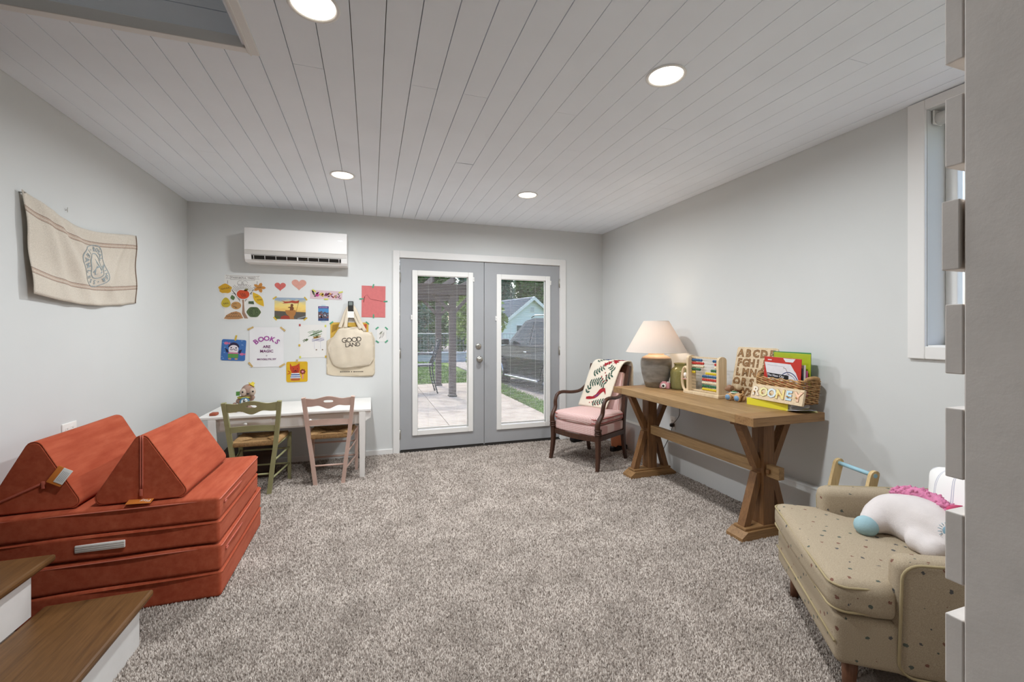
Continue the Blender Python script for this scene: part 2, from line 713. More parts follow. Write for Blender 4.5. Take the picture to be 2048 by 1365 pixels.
# ---- recessed ceiling lights
m_lens = emit('lit_lens', '#fff4e2', 5.0)
ring = B()
ring.lathe([(0.088, 0.0), (0.090, -0.004), (0.086, -0.007), (0.078, -0.006), (0.074, -0.001)], 40, cap=False)
lens = B()
lens.lathe([(0.0, -0.004), (0.03, -0.004), (0.074, -0.0025), (0.075, 0.001)], 40, cap=False)
ring0 = lens0 = None
lab = {0: 'round lit downlight in the ceiling next to the stairwell opening', 1: 'round lit downlight in the ceiling above the long wooden table',
       2: 'round lit downlight in the ceiling between air conditioner and stairwell', 3: 'round lit downlight in the ceiling in front of the double doors', 4: 'added downlight out of view that brightens the stairwell shaft'}
for i, (x, y, zc_, watt) in enumerate(((-0.197, 1.69, CZ, CEIL_LIGHT_W), (1.292, 1.65, CZ, CEIL_LIGHT_W), (-0.205, 3.47, CZ, CEIL_LIGHT_W), (1.288, 3.477, CZ, CEIL_LIGHT_W), (-1.25, 1.35, ZT, 1.1))):  # the last one is added out of view, to lift the dark shaft
    t = thing('ceiling_light', lab[i], 'ceiling light', (x, y, zc_), 0, 'recessed ceiling lights')
    if ring0 is None:
        ring0 = obj('trim_ring', ring, m_white, t)
        lens0 = obj('lens', lens, m_lens, t)
    else:
        share('trim_ring', ring0, t)
        share('lens', lens0, t)
    ld = bpy.data.lights.new('downlight_lamp', 'AREA')
    ld.shape = 'DISK'
    ld.size = 0.14
    ld.spread = math.radians(172)
    ld.energy = watt
    ld.color = (0.92, 0.965, 1.0)
    lo = bpy.data.objects.new('downlight_lamp', ld)
    COL.objects.link(lo)
    lo.parent = t
    lo.location = (0, 0, -0.012)

# ---- double doors
m_door = mat('door_grey_paint', '#a3a4a6', 0.5, 0.03, 3.0, 0.03, 60)
m_steel = mat('brushed_steel', '#b9b6ae', 0.3, 0.05, 20, 0, 0, 0.9)
m_dark = mat('dark_rubber', '#2a2622', 0.7, 0.1)
m_slat = mat('blind_slat_white', '#cfcec9', 0.45, 0.0)
m_slat_n = m_slat.node_tree
b = B()
b.bb(0.217, 0.282, YB - 0.018, YB, 0.0, 2.118, bev=0.004)
b.bb(2.113, 2.188, YB - 0.018, YB, 0.0, 2.118, bev=0.004)
b.bb(0.282, 2.113, YB - 0.018, YB, 2.046, 2.118, bev=0.004)
struct('trim_3', b, m_trim)
b = B()
b.bb(DX0 + 0.001, 0.284, YB + 0.001, YB + 0.13, 0, DZ - 0.001)
b.bb(2.111, DX1 - 0.001, YB + 0.001, YB + 0.13, 0, DZ - 0.001)
b.bb(0.285, 2.110, YB + 0.001, YB + 0.13, DZ - 0.006, DZ - 0.001)
struct('trim_4', b, m_trim)
b = B()
b.bb(DX0 + 0.004, DX1 - 0.004, YB - 0.01, YB + 0.135, 0.0, 0.014, bev=0.003)
struct('trim_5', b, m_dark)

slat_mesh = None
def french_door(name, x0, x1, fx0, fx1, fz0, fz1, hinge_left):
    yf, yb = YB + 0.004, YB + 0.048
    b = B()
    zb, zt = 0.018, 2.041
    ix0, ix1, iz0, iz1 = fx0 + 0.05, fx1 - 0.05, fz0 + 0.05, fz1 - 0.05
    b.bb(x0, ix0, yf, yb, zb, zt)
    b.bb(ix1, x1, yf, yb, zb, zt)
    b.bb(ix0, ix1, yf, yb, zb, iz0)
    b.bb(ix0, ix1, yf, yb, iz1, zt)
    d = struct(name, b, m_door)
    for (ya, yc) in ((yf - 0.016, yf), (yb, yb + 0.016)):
        b = B()
        w = 0.054
        b.bb(fx0, fx0 + w, ya, yc, fz0, fz1, bev=0.005)
        b.bb(fx1 - w, fx1, ya, yc, fz0, fz1, bev=0.005)
        b.bb(fx0 + w, fx1 - w, ya, yc, fz0, fz0 + w, bev=0.005)
        b.bb(fx0 + w, fx1 - w, ya, yc, fz1 - w, fz1, bev=0.005)
        obj('glazing_frame', b, m_white, d)
    gx0, gx1, gz0, gz1 = fx0 + 0.052, fx1 - 0.052, fz0 + 0.052, fz1 - 0.052
    for yy in (yf + 0.006, yb - 0.006):
        b = B()
        b.bb(gx0, gx1, yy - 0.0015, yy + 0.0015, gz0, gz1)
        obj('pane', b, pane, d)
    ym = (yf + yb) / 2
    b = B()   # bottom rail and side spacer of the blind
    b.bb(gx0 + 0.004, gx1 - 0.004, ym - 0.006, ym + 0.006, gz0 + 0.004, gz0 + 0.022, bev=0.002)
    obj('blind_bottom_rail', b, m_slat, d)
    b = B()
    b.bb(gx1 - 0.010, gx1 - 0.001, ym - 0.012, ym + 0.012, gz0, gz1)
    b.bb(gx0 + 0.001, gx0 + 0.006, ym - 0.012, ym + 0.012, gz0, gz1)
    obj('glazing_spacer', b, m_slat, d)
    for fx in (0.22, 0.78):
        b = B()
        b.cyl((gx0 + (gx1 - gx0) * fx, ym, gz0 + 0.02), (gx0 + (gx1 - gx0) * fx, ym, gz1), 0.0006, None, 5)
        obj('ladder_cord', b, m_slat, d)
    k = int((gz1 - gz0 - 0.03) / 0.0165)
    first = None
    for i in range(k):
        z = gz0 + 0.030 + i * 0.0165
        if first is None:
            b = B()
            wv = (gx1 - gx0) / 2 - 0.012
            P = [(-0.0062, 0.0), (0.0, 0.0012), (0.0062, 0.0)]
            vs = [(sx * wv, p[0], p[1] + dz) for sx in (-1, 1) for p in P for dz in (0, 0.0003)]
            fs = []
            for a in range(2):
                i0, i1 = 2 * a, 2 * a + 2
                fs += [(i0, i1, 6 + i1, 6 + i0), (i0 + 1, 6 + i0 + 1, 6 + i1 + 1, i1 + 1)]
            fs += [(0, 6, 7, 1), (4, 5, 11, 10)]
            b.add(vs, fs)
            first = obj('blind_slat', b, m_slat, d, loc=((gx0 + gx1) / 2, ym, z), rot=(math.radians(-4), 0, 0))
        else:
            share('blind_slat', first, d, loc=((gx0 + gx1) / 2, ym, z))
    # sliders on the glazing frame edge
    for (sx, sz) in ((fx0 - 0.006, fz0 + 1.25), (fx1 + 0.006, fz1 - 0.075)):
        b = B()
        b.box((sx, yf - 0.006, sz), (0.016, 0.012, 0.05), bev=0.003)
        b.cyl((sx, yf - 0.011, sz + 0.008), (sx, yf - 0.02, sz + 0.008), 0.006, None, 8)
        obj('blind_slider', b, m_white, d)
    hx = x0 - 0.004 if hinge_left else x1 + 0.004
    for hz in (1.84, 1.046, 0.194):
        b = B()
        b.cyl((hx, yf - 0.008, hz - 0.05), (hx, yf - 0.008, hz + 0.05), 0.007, None, 8)
        b.bb(hx - 0.012, hx + 0.012, yf - 0.006, yf - 0.002, hz - 0.048, hz + 0.048)
        obj('hinge', b, m_steel, d)
    b = B()
    b.bb(x0 + 0.004, x1 - 0.004, yf - 0.001, yb, 0.0145, 0.030)
    obj('door_sweep', b, m_dark, d)
    return d
d1 = french_door('door_1', 0.288, 1.192, 0.413, 1.068, 0.173, 1.921, True)
d2 = french_door('door_2', 1.199, 2.107, 1.338, 1.989, 0.168, 1.916, False)
yk = YB + 0.004
b = B()
b.lathe([(0.034, 0), (0.034, 0.006), (0.026, 0.010), (0.013, 0.014), (0.012, 0.032), (0.024, 0.040), (0.029, 0.052), (0.026, 0.062), (0.012, 0.066), (0, 0.066)], 20, M=T(1.142, yk, 0.965) @ R('X', 90))
obj('door_knob', b, m_steel, d1)
b = B()
b.lathe([(0.032, 0), (0.032, 0.008), (0.026, 0.012), (0, 0.012)], 20, M=T(1.13, yk, 1.109) @ R('X', 90))
b.box((1.13, yk - 0.02, 1.109), (0.008, 0.018, 0.032), bev=0.002)
obj('deadbolt', b, m_steel, d1)

# ---- side window
b = B()
cw = 0.075
yA, yC = WY0 - cw, WY1 + cw
b.bb(XR - 0.02, XR, WY1 + 0.001, yC, 1.138, 2.455, bev=0.004)
b.bb(XR - 0.02, XR, yA, WY0 - 0.001, 1.138, 2.455, bev=0.004)
b.bb(XR - 0.02, XR, WY0 - 0.001, WY1 + 0.001, WZ1, 2.455, bev=0.004)
b.bb(XR - 0.02, XR, WY0 - 0.001, WY1 + 0.001, 1.138, WZ0, bev=0.004)
win = struct('window_1', b, m_trim)
b = B()
for (a, c_) in ((WY0, WY0 + 0.05), (WY1 - 0.05, WY1), ((WY0 + WY1) / 2 - 0.03, (WY0 + WY1) / 2 + 0.03)):
    b.bb(XR + 0.14, XR + 0.19, a, c_, WZ0, WZ1, bev=0.006)
for (a, c_) in ((WZ0, WZ0 + 0.05), (WZ1 - 0.05, WZ1)):
    b.bb(XR + 0.14, XR + 0.19, WY0, WY1, a, c_, bev=0.006)
obj('window_sash', b, m_white, win)
b = B()
b.bb(XR + 0.163, XR + 0.167, WY0 + 0.04, WY1 - 0.04, WZ0 + 0.04, WZ1 - 0.04)
obj('pane', b, pane, win)
b = B()
b.bb(XR + 0.001, XR + 0.139, WY0 + 0.002, WY1 - 0.002, WZ0, WZ0 + 0.006)
obj('window_sill', b, m_white, win)
t = thing('roller_blind', 'rolled up white fabric roller blind inside the side window', 'blind', (XR + 0.06, (WY0 + WY1) / 2, WZ1 - 0.045))
b = B()
b.cyl((0, -0.425, 0), (0, 0.425, 0), 0.032, None, 20)
obj('fabric_roll', b, m_white, t)
for s in (-1, 1):
    b = B()
    b.box((0, s * 0.431, 0.008), (0.066, 0.008, 0.072), bev=0.003)
    obj('bracket', b, m_white, t)

# ---- stairs
m_oak = wood('oak_tread', '#6a4a2a', '#48301a', 'Y', 0.42)
m_riser = mat('riser_white', '#dcd9d5', 0.5, 0.05, 5)
stair = thing('staircase', 'white staircase with brown oak treads beside the orange play couch', 'stairs', (0, 0, 0))
for i in range(5):
    xn = -0.872 - i * 0.338
    z = 0.19 * (i + 1)
    b = B()
    b.bb(xn - 0.36, xn, 0.75, 2.195 + (0.03 if i else 0), z - 0.028, z, bev=0.010)
    obj('tread', b, m_oak, stair)
    b = B()
    b.bb(xn - 0.36, xn - 0.022, 0.80, 2.124, z - 0.19 if i == 0 else z - 0.19, z - 0.028)
    obj('riser', b, m_riser, stair)

# ---- slatted rail by the camera
m_rail = mat('rail_off_white_paint', '#e6dfd8', 0.6, 0.05, 14.0, 0.12, 90)
rail = thing('slat_rail', 'off-white painted post with horizontal slats at the room entrance', 'railing', (0.73, 0.0, 0.0))
b = B()
b.bb(0.0, 0.038, 0.243, 0.343, 0.0, CZ - 0.013, bev=0.002)
obj('post', b, m_rail, rail)
for k in range(17):
    zc = 0.1713 + 0.1375 * k
    if zc > CZ - 0.06:
        break
    b = B()
    L = XR - 0.73 - 0.06
    b.bb(0, L, 0.3435, 0.3625, zc - 0.046, zc + 0.046, bev=0.0015)
    o = obj('slat', b, m_rail, rail)
    if k == 9:
        o.location.x = -0.002
        o.location.y = 0.002
        o.rotation_euler = (0, 0, math.radians(0.2))
b = B()
b.bb(XR - 0.73 - 0.06, XR - 0.73 - 0.02, 0.243, 0.343, 0.0, CZ - 0.013, bev=0.002)
obj('post', b, m_rail, rail)

# ---- wall plates
m_plate = mat('plate_white', '#efece6', 0.35, 0.0)
def wall_plate(name, label, M, kind):
    t = thing(name, label, 'outlet')
    t.matrix_world = M
    b = B()
    b.rbox((0, 0, 0.003), (0.074, 0.118, 0.006), 0.0028, 2)
    obj('cover_plate', b, m_plate, t)
    for s in (-1, 1):
        b = B()
        b.prism(rrect(0.033, 0.028, 0.009, 3, 0, s * 0.022), 0.006, 0.0075)
        o = obj('socket', b, m_plate, t)
        b = B()
        for q in (-0.006, 0.006):
            b.box((q, s * 0.022, 0.0076), (0.0022, 0.008, 0.0006))
        obj('slot', b, m_dark, o)
    return t
wall_plate('wall_outlet', 'white wall outlet above the orange wedge cushions', T(XL, 3.01, 0.737) @ R('Z', 90) @ R('X', 90) @ R('Z', 90), 0)
t = wall_plate('wall_outlet', 'white wall outlet under the long wooden table', T(XR, 3.33, 0.42) @ R('Z', -90) @ R('X', 90), 0)

# ================================================================== AIR CONDITIONER
m_ac = mat('ac_plastic', '#e6e3e0', 0.5, 0.0)
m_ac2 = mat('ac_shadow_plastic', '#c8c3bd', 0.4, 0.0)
m_black = mat('black_plastic', '#17130f', 0.5, 0.05)
ac = thing('air_conditioner', 'white wall-mounted air conditioner above the taped-up drawings', 'air conditioner', (-0.653, YB, 1.91))
prof = [(0, 0.0), (-0.155, 0.0), (-0.178, 0.022), (-0.192, 0.062), (-0.196, 0.098), (-0.198, 0.30), (-0.185, 0.309), (0, 0.309)]
b = B()
hw = 0.433
vs = [(sx * hw, p[0], p[1]) for sx in (-1, 1) for p in prof]
k = len(prof)
b.add(vs, [tuple(range(k)), tuple(reversed(range(k, 2 * k)))] + [(i, k + i, k + (i + 1) % k, (i + 1) % k) for i in range(k)])
obj('housing', b, m_ac, ac)
b = B()
b.rbox((0, -0.200, 0.204), (0.866, 0.014, 0.200), 0.006, 3)
obj('front_panel', b, m_ac, ac)
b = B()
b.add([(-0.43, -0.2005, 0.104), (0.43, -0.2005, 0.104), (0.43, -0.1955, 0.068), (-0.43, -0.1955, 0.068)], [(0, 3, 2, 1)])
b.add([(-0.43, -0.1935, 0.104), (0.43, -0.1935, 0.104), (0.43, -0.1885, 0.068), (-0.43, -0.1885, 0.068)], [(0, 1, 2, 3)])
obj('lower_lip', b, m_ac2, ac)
def sl_pt(x, t, off=0.0):    # point on the sloped outlet face, t from bottom (0) to top (1)
    return (x, -0.178 - 0.014 * t - off, 0.022 + 0.040 * t)
b = B()
b.add([sl_pt(-0.378, 0.0, .002), sl_pt(0.378, 0.0, .002), sl_pt(0.378, 1.05, .002), sl_pt(-0.378, 1.05, .002)], [(0, 1, 2, 3)])
b.add([sl_pt(-0.378, 0.0, .000), sl_pt(0.378, 0.0, .000), sl_pt(0.378, 1.05, .000), sl_pt(-0.378, 1.05, .000)], [(3, 2, 1, 0)])
obj('air_outlet', b, m_black, ac)
for i in range(9):
    x = -0.36 + 0.72 * i / 8
    b = B()
    b.tube([sl_pt(x, 0.05, .004), sl_pt(x, 0.85, .004)], 0.0024 if i != 4 else 0.006, 6)
    obj('vane', b, m_ac, ac)
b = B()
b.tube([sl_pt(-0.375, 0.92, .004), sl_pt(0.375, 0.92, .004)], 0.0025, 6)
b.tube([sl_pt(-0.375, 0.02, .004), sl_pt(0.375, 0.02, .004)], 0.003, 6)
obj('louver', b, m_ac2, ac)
b = B()
b.box((0.37, -0.2075, 0.232), (0.035, 0.001, 0.006))
obj('badge', b, m_steel, ac)

# ================================================================== THINGS TAPED TO THE BACK WALL
# local frame of a wall sheet: x right, y up, z out of the wall (towards the room)
WALLM = R('X', 90)
def wall_thing(name, label, cat, x, z, group=None, rot=0.0, off=0.0):
    t = thing(name, label, cat, group=group)
    t.matrix_world = T(x, YB - off, z) @ R('X', 90) @ R('Z', rot)
    return t
m_paper = mat('white_paper', '#dcd9d4', 0.8, 0.01, 4)
m_tapeY = mat('mustard_tape', '#c9a83e', 0.5, 0.15, 60)
m_tapeL = mat('lime_tape', '#c9c95a', 0.5, 0.15, 60)
m_tapeG = mat('green_tape', '#4f9a78', 0.5, 0.15, 60)
def flat(h, rough=0.7):
    v_ = [max(0, min(255, round(int(h.lstrip('#')[i:i + 2], 16) * 0.93))) for i in (0, 2, 4)]
    return mat('ink_' + h.strip('#'), '#%02x%02x%02x' % tuple(v_), rough, 0.05, 30)
def tapes(t, lst, m, z=0.0016, size=(0.04, 0.013)):
    for (x, y, a) in lst:
        b = B()
        b.prism(rrect(size[0], size[1], 0.0005, 1), z, z + 0.0005, M=T(x, y, 0) @ R('Z', a))
        obj('tape', b, m, t)
def sheet(t, w, h, m, r=0.001, name='sheet', curl=0.0, z0=0.0004):
    b = B()
    nx, ny = 10, 12
    vs = []
    for zz in (0.0, 0.0006):
        for j in range(ny + 1):
            for i in range(nx + 1):
                x, y = w * (i / nx - .5), h * (j / ny - .5)
                vs.append((x, y, z0 + zz + curl * (abs(2 * i / nx - 1) ** 4 * 0.3 + abs(2 * j / ny - 1) ** 6 * 0.4 + 0.25 * math.sin(5 * i / nx + 3 * j / ny) ** 2)))
    q = (nx + 1) * (ny + 1)
    fs = []
    for j in range(ny):
        for i in range(nx):
            a = j * (nx + 1) + i
            fs += [(q + a, q + a + 1, q + a + nx + 2, q + a + nx + 1), (a, a + nx + 1, a + nx + 2, a + 1)]
    b.add(vs, fs, 0, True)
    return obj(name, b, m, t)
def squig(x0, y0, x1, y1, amp, cyc, n=24, ph=0.0):
    out = []
    for i in range(n + 1):
        t = i / n
        out.append((x0 + (x1 - x0) * t + amp * 0.35 * math.cos(cyc * 2 * PI * t + ph), y0 + (y1 - y0) * t + amp * math.sin(cyc * 2 * PI * t + ph)))
    return out
ink = flat('#4a3b33')

# thankful tree poster
t = wall_thing('tree_poster', 'white poster of a tree covered with cut-out fruit and leaves', 'poster', -1.1475, 1.595)
sheet(t, 0.293, 0.42, m_paper)
b = B()
for k in range(16):
    a = math.radians(30 + 120 * k / 15)
    r0, r1 = 0.05, 0.085 + 0.03 * random.random()
    cx, cy = -0.0, 0.03
    b.strip([(cx + r0 * math.cos(a), cy + r0 * math.sin(a)), (cx + r1 * math.cos(a) * 1.1, cy + r1 * math.sin(a))], 0.0025, 0, 0.0014)
for s in (-1, 1):
    for k in range(4):
        b.strip([(s * 0.02, -0.01 - 0.01 * k), (s * (0.06 + 0.02 * k), 0.03 + 0.03 * k), (s * (0.085 + 0.012 * k), 0.035 + 0.04 * k)], 0.003, 0, 0.0014)
for (pts) in ([(-0.098, .20), (.10, .20)], [(-.098, .165), (.10, .165)], [(-.098, .2), (-.098, .165)], [(.10, .2), (.10, .165)],
              [(-.098, .195), (-.135, .205), (-.12, .19), (-.135, .175), (-.098, .178)], [(.10, .195), (.14, .205), (.125, .19), (.14, .175), (.10, .178)]):
    b.strip(pts, 0.002, 0, 0.0014)
for k in range(2):
    b.strip(circ(-0.02 + 0.04 * k, 0.135, 0.022, 0.02, 14), 0.002, 0, 0.0014)
b.text('THANKFUL TREE', 0.025, T(0.0, 0.182, 0.0011), 0.0003)
obj('print', b, ink, t)
b = B()
b.prism([(-0.012, .03), (.014, .03), (.012, -.06), (.018, -.14), (.046, -.198), (-.03, -.198), (-.004, -.15), (0.0, -.06)], 0.0011, 0.0020)
obj('trunk_cutout', b, flat('#a4826c'), t)
def cutout(t, name, poly, cx, cy, h, scrib=None, z=0.0022, rim=True, scol=None):
    b = B()
    if rim:
        gx = [(cx + (p[0]) * 1.13, cy + (p[1]) * 1.13) for p in poly]
        b.prism(gx, z, z + 0.0007, 1)
    b.prism([(cx + p[0], cy + p[1]) for p in poly], z, z + 0.0012, 0)
    if scrib:
        for s_ in scrib:
            b.strip([(cx + p[0], cy + p[1]) for p in s_], 0.0028, 0, z + 0.0016, 2)
    return obj(name, b, [flat(h), m_paper, flat(scol) if scol else ink], t)
leaf = lambda w, h, a: [(p[0] * math.cos(a) - p[1] * math.sin(a), p[0] * math.sin(a) + p[1] * math.cos(a)) for p in
                        [(w * math.sin(PI * i / 10) * (1 if i <= 10 else 1), h * (i / 10 - .5) * 2) for i in range(11)] + [(-w * math.sin(PI * i / 10), h * (i / 10 - .5) * 2) for i in range(9, 0, -1)]]
maple = [(r * math.cos(a), r * 0.9 * math.sin(a)) for a, r in [(2 * PI * k / 20, (0.056 if k % 4 == 0 else (0.026 if k % 4 == 2 else 0.043))) for k in range(20)]]
cutout(t, 'leaf_cutout', [(0.052 * math.cos(a) * (1 + 0.10 * math.sin(7 * a)), 0.044 * math.sin(a) * (1 + 0.1 * math.sin(5 * a))) for a in [2 * PI * k / 28 for k in range(28)]], -0.140, 0.078, '#d7a52b', [squig(-.035, -.005, .035, .012, .008, 5)])
cutout(t, 'maple_leaf_cutout', maple, 0.140, 0.096, '#c8873e', [squig(-.02, 0, .02, .004, .006, 3)])
cutout(t, 'pear_cutout', [(0.036 * math.sin(a) * (1 - 0.28 * math.cos(a)), -0.046 * -math.cos(a) * 1.0) for a in [2 * PI * k / 24 for k in range(24)]], -0.135, -0.05, '#c9b13a', [squig(-.02, -.012, .02, -.004, .007, 3)])
cutout(t, 'yellow_leaf_cutout', leaf(0.034, 0.082, math.radians(35)), 0.131, -0.016, '#e0b52c', [squig(-.028, .022, .0, .03, .006, 2), squig(-.01, -.005, .03, .0, .006, 3)])
cutout(t, 'apple_cutout', [(0.052 * math.cos(a), 0.045 * math.sin(a) * (1 - 0.18 * math.exp(-((a - PI / 2) / .35) ** 2))) for a in [2 * PI * k / 28 for k in range(28)]], 0.005, 0.030, '#d4512d', [squig(-.025, .004, .02, .004, .009, 3), squig(-.015, -.016, .025, -.014, .006, 3)])
cutout(t, 'small_leaf_cutout', leaf(0.012, 0.02, math.radians(-60)), 0.03, 0.072, '#7a6a35', None)
cutout(t, 'acorn_cutout', circ(0, 0, 0.041, 0.036), -0.052, -0.077, '#c79459', [squig(-.03, .012, .005, .02, .004, 2), squig(-.03, -.005, .0, -.012, .004, 2), squig(-.01, -.02, .01, -.02, .003, 2)])
cutout(t, 'squash_cutout', [(0.058 * math.cos(a) * (1 + 0.04 * math.cos(6 * a)), 0.050 * math.sin(a) * (1 + .04 * math.cos(6 * a))) for a in [2 * PI * k / 36 for k in range(36)]], 0.0925, -0.137, '#5d6b45',
       [circ(0, 0, .016, .036, 16), circ(0, 0, .034, .04, 18), circ(-.02, -.0, .01, .014, 10), circ(0.025, -.0, .01, .014, 10)], scol='#384028')
cutout(t, 'loaf_cutout', [(-.078, -.036), (-.06, -.004), (-.02, .022), (.02, .034), (.055, .02), (.078, -.03), (.04, -.04), (-.04, -.042)], -0.072, -0.165, '#b88659', [squig(-.06, -.014, .055, -.012, .008, 6), squig(-.02, .012, .03, .015, .006, 3)])
cutout(t, 'green_leaf_cutout', leaf(0.018, 0.026, math.radians(15)), -0.08, -0.004, '#5d7346', None)
cutout(t, 'dark_leaf_cutout', [(-.024, -.012), (.024, -.016), (.02, .014), (-.022, .012)], 0.072, -0.047, '#4f6648', [squig(-.02, 0, .02, -.002, .006, 3)])

# hearts
def heart(w, h):
    out = []
    for k in range(40):
        a = 2 * PI * k / 40
        x = 16 * math.sin(a) ** 3
        y = 13 * math.cos(a) - 5 * math.cos(2 * a) - 2 * math.cos(3 * a) - math.cos(4 * a)
        out.append((x / 32 * w, (y + 2.5) / 29 * h))
    return out
t = wall_thing('paper_heart', 'small rose-red paper heart with a centre fold on the wall', 'paper heart', -0.831, 1.703)
b = B()
b.prism(heart(0.097, 0.083), 0.0003, 0.0014)
ho = obj('heart_shape', b, flat('#d26a63'), t)
b = B()
b.strip([(0, 0.022), (0.001, -0.042)], 0.0018, 0, 0.0018)
obj('fold_line', b, flat('#b55650'), ho)
t = wall_thing('paper_heart', 'larger pale pink paper heart on the wall', 'paper heart', -0.667, 1.726)
b = B()
b.prism(heart(0.13, 0.107), 0.0003, 0.0014)
obj('heart_shape', b, flat('#dba090'), t)

# landscape picture with banner
t = wall_thing('picture_print', 'picture of a figure waving a red banner over a sunset plain', 'picture', -0.744, 1.4975)
b = B()
nn = N('sunset_sky_print')
gv = nn.n('ShaderNodeSeparateXYZ')
nn.l(nn.mapping(scale=(1, 1, 1)), gv.inputs[0])
nz = nn.noise(nn.mapping(scale=(9, 22, 1)), 1.5, 4)
hgt = nn.math('ADD', nn.math('MULTIPLY', gv.outputs[1], 5.0), nn.math('MULTIPLY', nn.math('SUBTRACT', nz, 0.5), 0.5))
nn.col(nn.ramp(nn.math('ADD', hgt, 0.5), [(0.12, lin('#c48f74')), (0.35, lin('#dcae5e')), (0.62, lin('#e6cb74')), (0.82, lin('#c9bd8c')), (0.95, lin('#8fa0b2'))]))
nn.set(0.5)
sheet(t, 0.272, 0.207, nn.mat)
b = B()
W2, H2 = 0.136, 0.1035
b.prism([(-W2, -H2), (W2, -H2), (W2, -0.036), (0.05, -0.032), (-0.04, -0.030), (-W2, -0.024)], 0.0011, 0.0013, 0)
b.prism([(-0.085, -H2), (0.0, -H2), (0.0, -0.075), (-0.05, -0.068), (-0.08, -0.08)], 0.0013, 0.0015, 1)
b.prism([(-W2, -H2), (-0.095, -H2), (-0.09, -0.078), (-W2, -0.065)], 0.0013, 0.0015, 5)
b.prism([(-0.045, -0.018), (0.045, -0.014), (0.05, -0.03), (0.045, -0.055), (0.03, -0.08), (0.035, -H2), (0.0, -H2), (-0.01, -0.075), (-0.03, -0.06), (-0.04, -0.04)], 0.0014, 0.0017, 2)
b.prism([(-0.004, -0.02), (0.028, -0.018), (0.032, 0.005), (0.022, 0.02), (0.028, 0.032), (0.02, 0.045), (0.008, 0.045), (0.002, 0.03), (0.004, 0.018), (-0.02, 0.012), (-0.018, 0.006), (-0.002, 0.006)], 0.0016, 0.0019, 3)
b.prism([(0.078, 0.08), (0.05, 0.072), (0.02, 0.078), (-0.01, 0.068), (-0.045, 0.066), (-0.08, 0.078), (-0.05, 0.058), (-0.07, 0.048), (-0.03, 0.05), (0.01, 0.056), (0.04, 0.05), (0.072, 0.052)], 0.0016, 0.0019, 4)
b.strip([(0.078, 0.082), (0.052, -0.03)], 0.003, 0, 0.0019, 3)
b.prism([(0.06, -0.095), (W2, -0.07), (W2, -0.08), (0.07, -H2)], 0.0014, 0.0016, 6)
obj('print', b, [flat('#5e564f'), flat('#a5412f'), flat('#b27a43'), flat('#7a4a2a'), flat('#b04a34'), flat('#566037'), flat('#8f949b')], t)
tapes(t, [(-0.134, 0.10, 38), (0.136, 0.098, -52), (-0.130, -0.100, -50), (0.134, -0.100, 42)], m_tapeY)

# painted petal strip
t = wall_thing('petal_strip', 'narrow pink paper strip painted with magenta and yellow petals', 'drawing', -0.4215, 1.637, rot=-2.0)
sheet(t, 0.292, 0.085, flat('#dcc3c8'), curl=0.002)
petal = lambda cx, cy, l, w, a: [(cx + q[0] * math.cos(a) - q[1] * math.sin(a), cy + q[0] * math.sin(a) + q[1] * math.cos(a)) for q in circ(0, 0, l, w, 10)]
for (x, y, l, w, a, c_) in ((-.117, .012, .026, .008, 2.0, '#4f5d3a'), (-.125, .03, .014, .006, 1.9, '#5a4338'), (-.102, -.018, .008, .006, 0, '#3c3832'), (-.088, .0, .020, .010, 1.2, '#b03d7c'), (-.075, -.008, .018, .009, 0.9, '#c65a96'),
                            (-.08, .014, .016, .007, 0.7, '#8f2c66'), (-.045, .006, .020, .014, 0.4, '#d0b25a'), (-.033, -.004, .016, .011, 1.4, '#c79f48'), (-.008, .004, .020, .006, 1.15, '#6b2450'), (.004, .002, .019, .006, 1.2, '#7d2c56'),
                            (.018, .010, .018, .007, 1.0, '#5c2438'), (.032, .012, .014, .008, 0.5, '#d7a04c'), (.022, -.012, .012, .006, 0.4, '#521f30'), (.048, .008, .016, .005, 0.6, '#8a4a5a'), (.055, -.014, .016, .006, 2.4, '#7a2c4c'),
                            (.072, -.014, .018, .005, 1.0, '#c77a52'), (.088, -.010, .018, .005, 1.3, '#8d8a58'), (.100, -.016, .016, .005, 0.9, '#b06a7c'), (.118, -.012, .018, .004, 1.1, '#5b2a4a'), (.128, -.026, .010, .004, 0.5, '#6a3a3a'), (.112, .012, .012, .004, 2.3, '#5a5048')):
    b = B()
    b.prism(petal(x, y, l, w, a), 0.0030, 0.0036)
    obj('petal', b, flat(c_), t)
tapes(t, [(-0.112, 0.035, -35), (0.132, 0.035, 20), (0.0, -0.042, 4)], m_tapeL, z=0.0045)

# small blue postcard
t = wall_thing('postcard', 'small blue postcard of a harbour town under a clear sky', 'postcard', -0.448, 1.452)
sheet(t, 0.098, 0.146, m_paper)
b = B()
b.prism(rrect(0.096, 0.144, 0.001, 1), 0.0011, 0.0012, 0)
b.prism([(-.048, .05), (.048, .05), (.048, .072), (-.048, .072)], 0.0012, 0.0013, 1)
for k in range(7):
    b.prism(rrect(0.007, 0.011, 0.002, 2, -0.033 + 0.011 * k, 0.060), 0.0013, 0.0015, 7)
b.prism([(-.048, -.05), (.048, -.05), (.048, .012), (.03, .006), (.012, .02), (0, .008), (-.02, .026), (-.034, .014), (-.048, .02)], 0.0012, 0.0013, 3)
b.prism([(-.048, -.072), (.048, -.072), (.048, -.046), (.01, -.052), (-.02, -.044), (-.048, -.05)], 0.0013, 0.0014, 4)
for k in range(16):
    cx, cy = random.uniform(-.04, .04), random.uniform(-.045, .006)
    b.prism([(cx - .006, cy - .006), (cx + .006, cy - .006), (cx + .006, cy + .005), (cx, cy + .01), (cx - .006, cy + .005)], 0.0013, 0.0015, random.choice([5, 6, 2]))
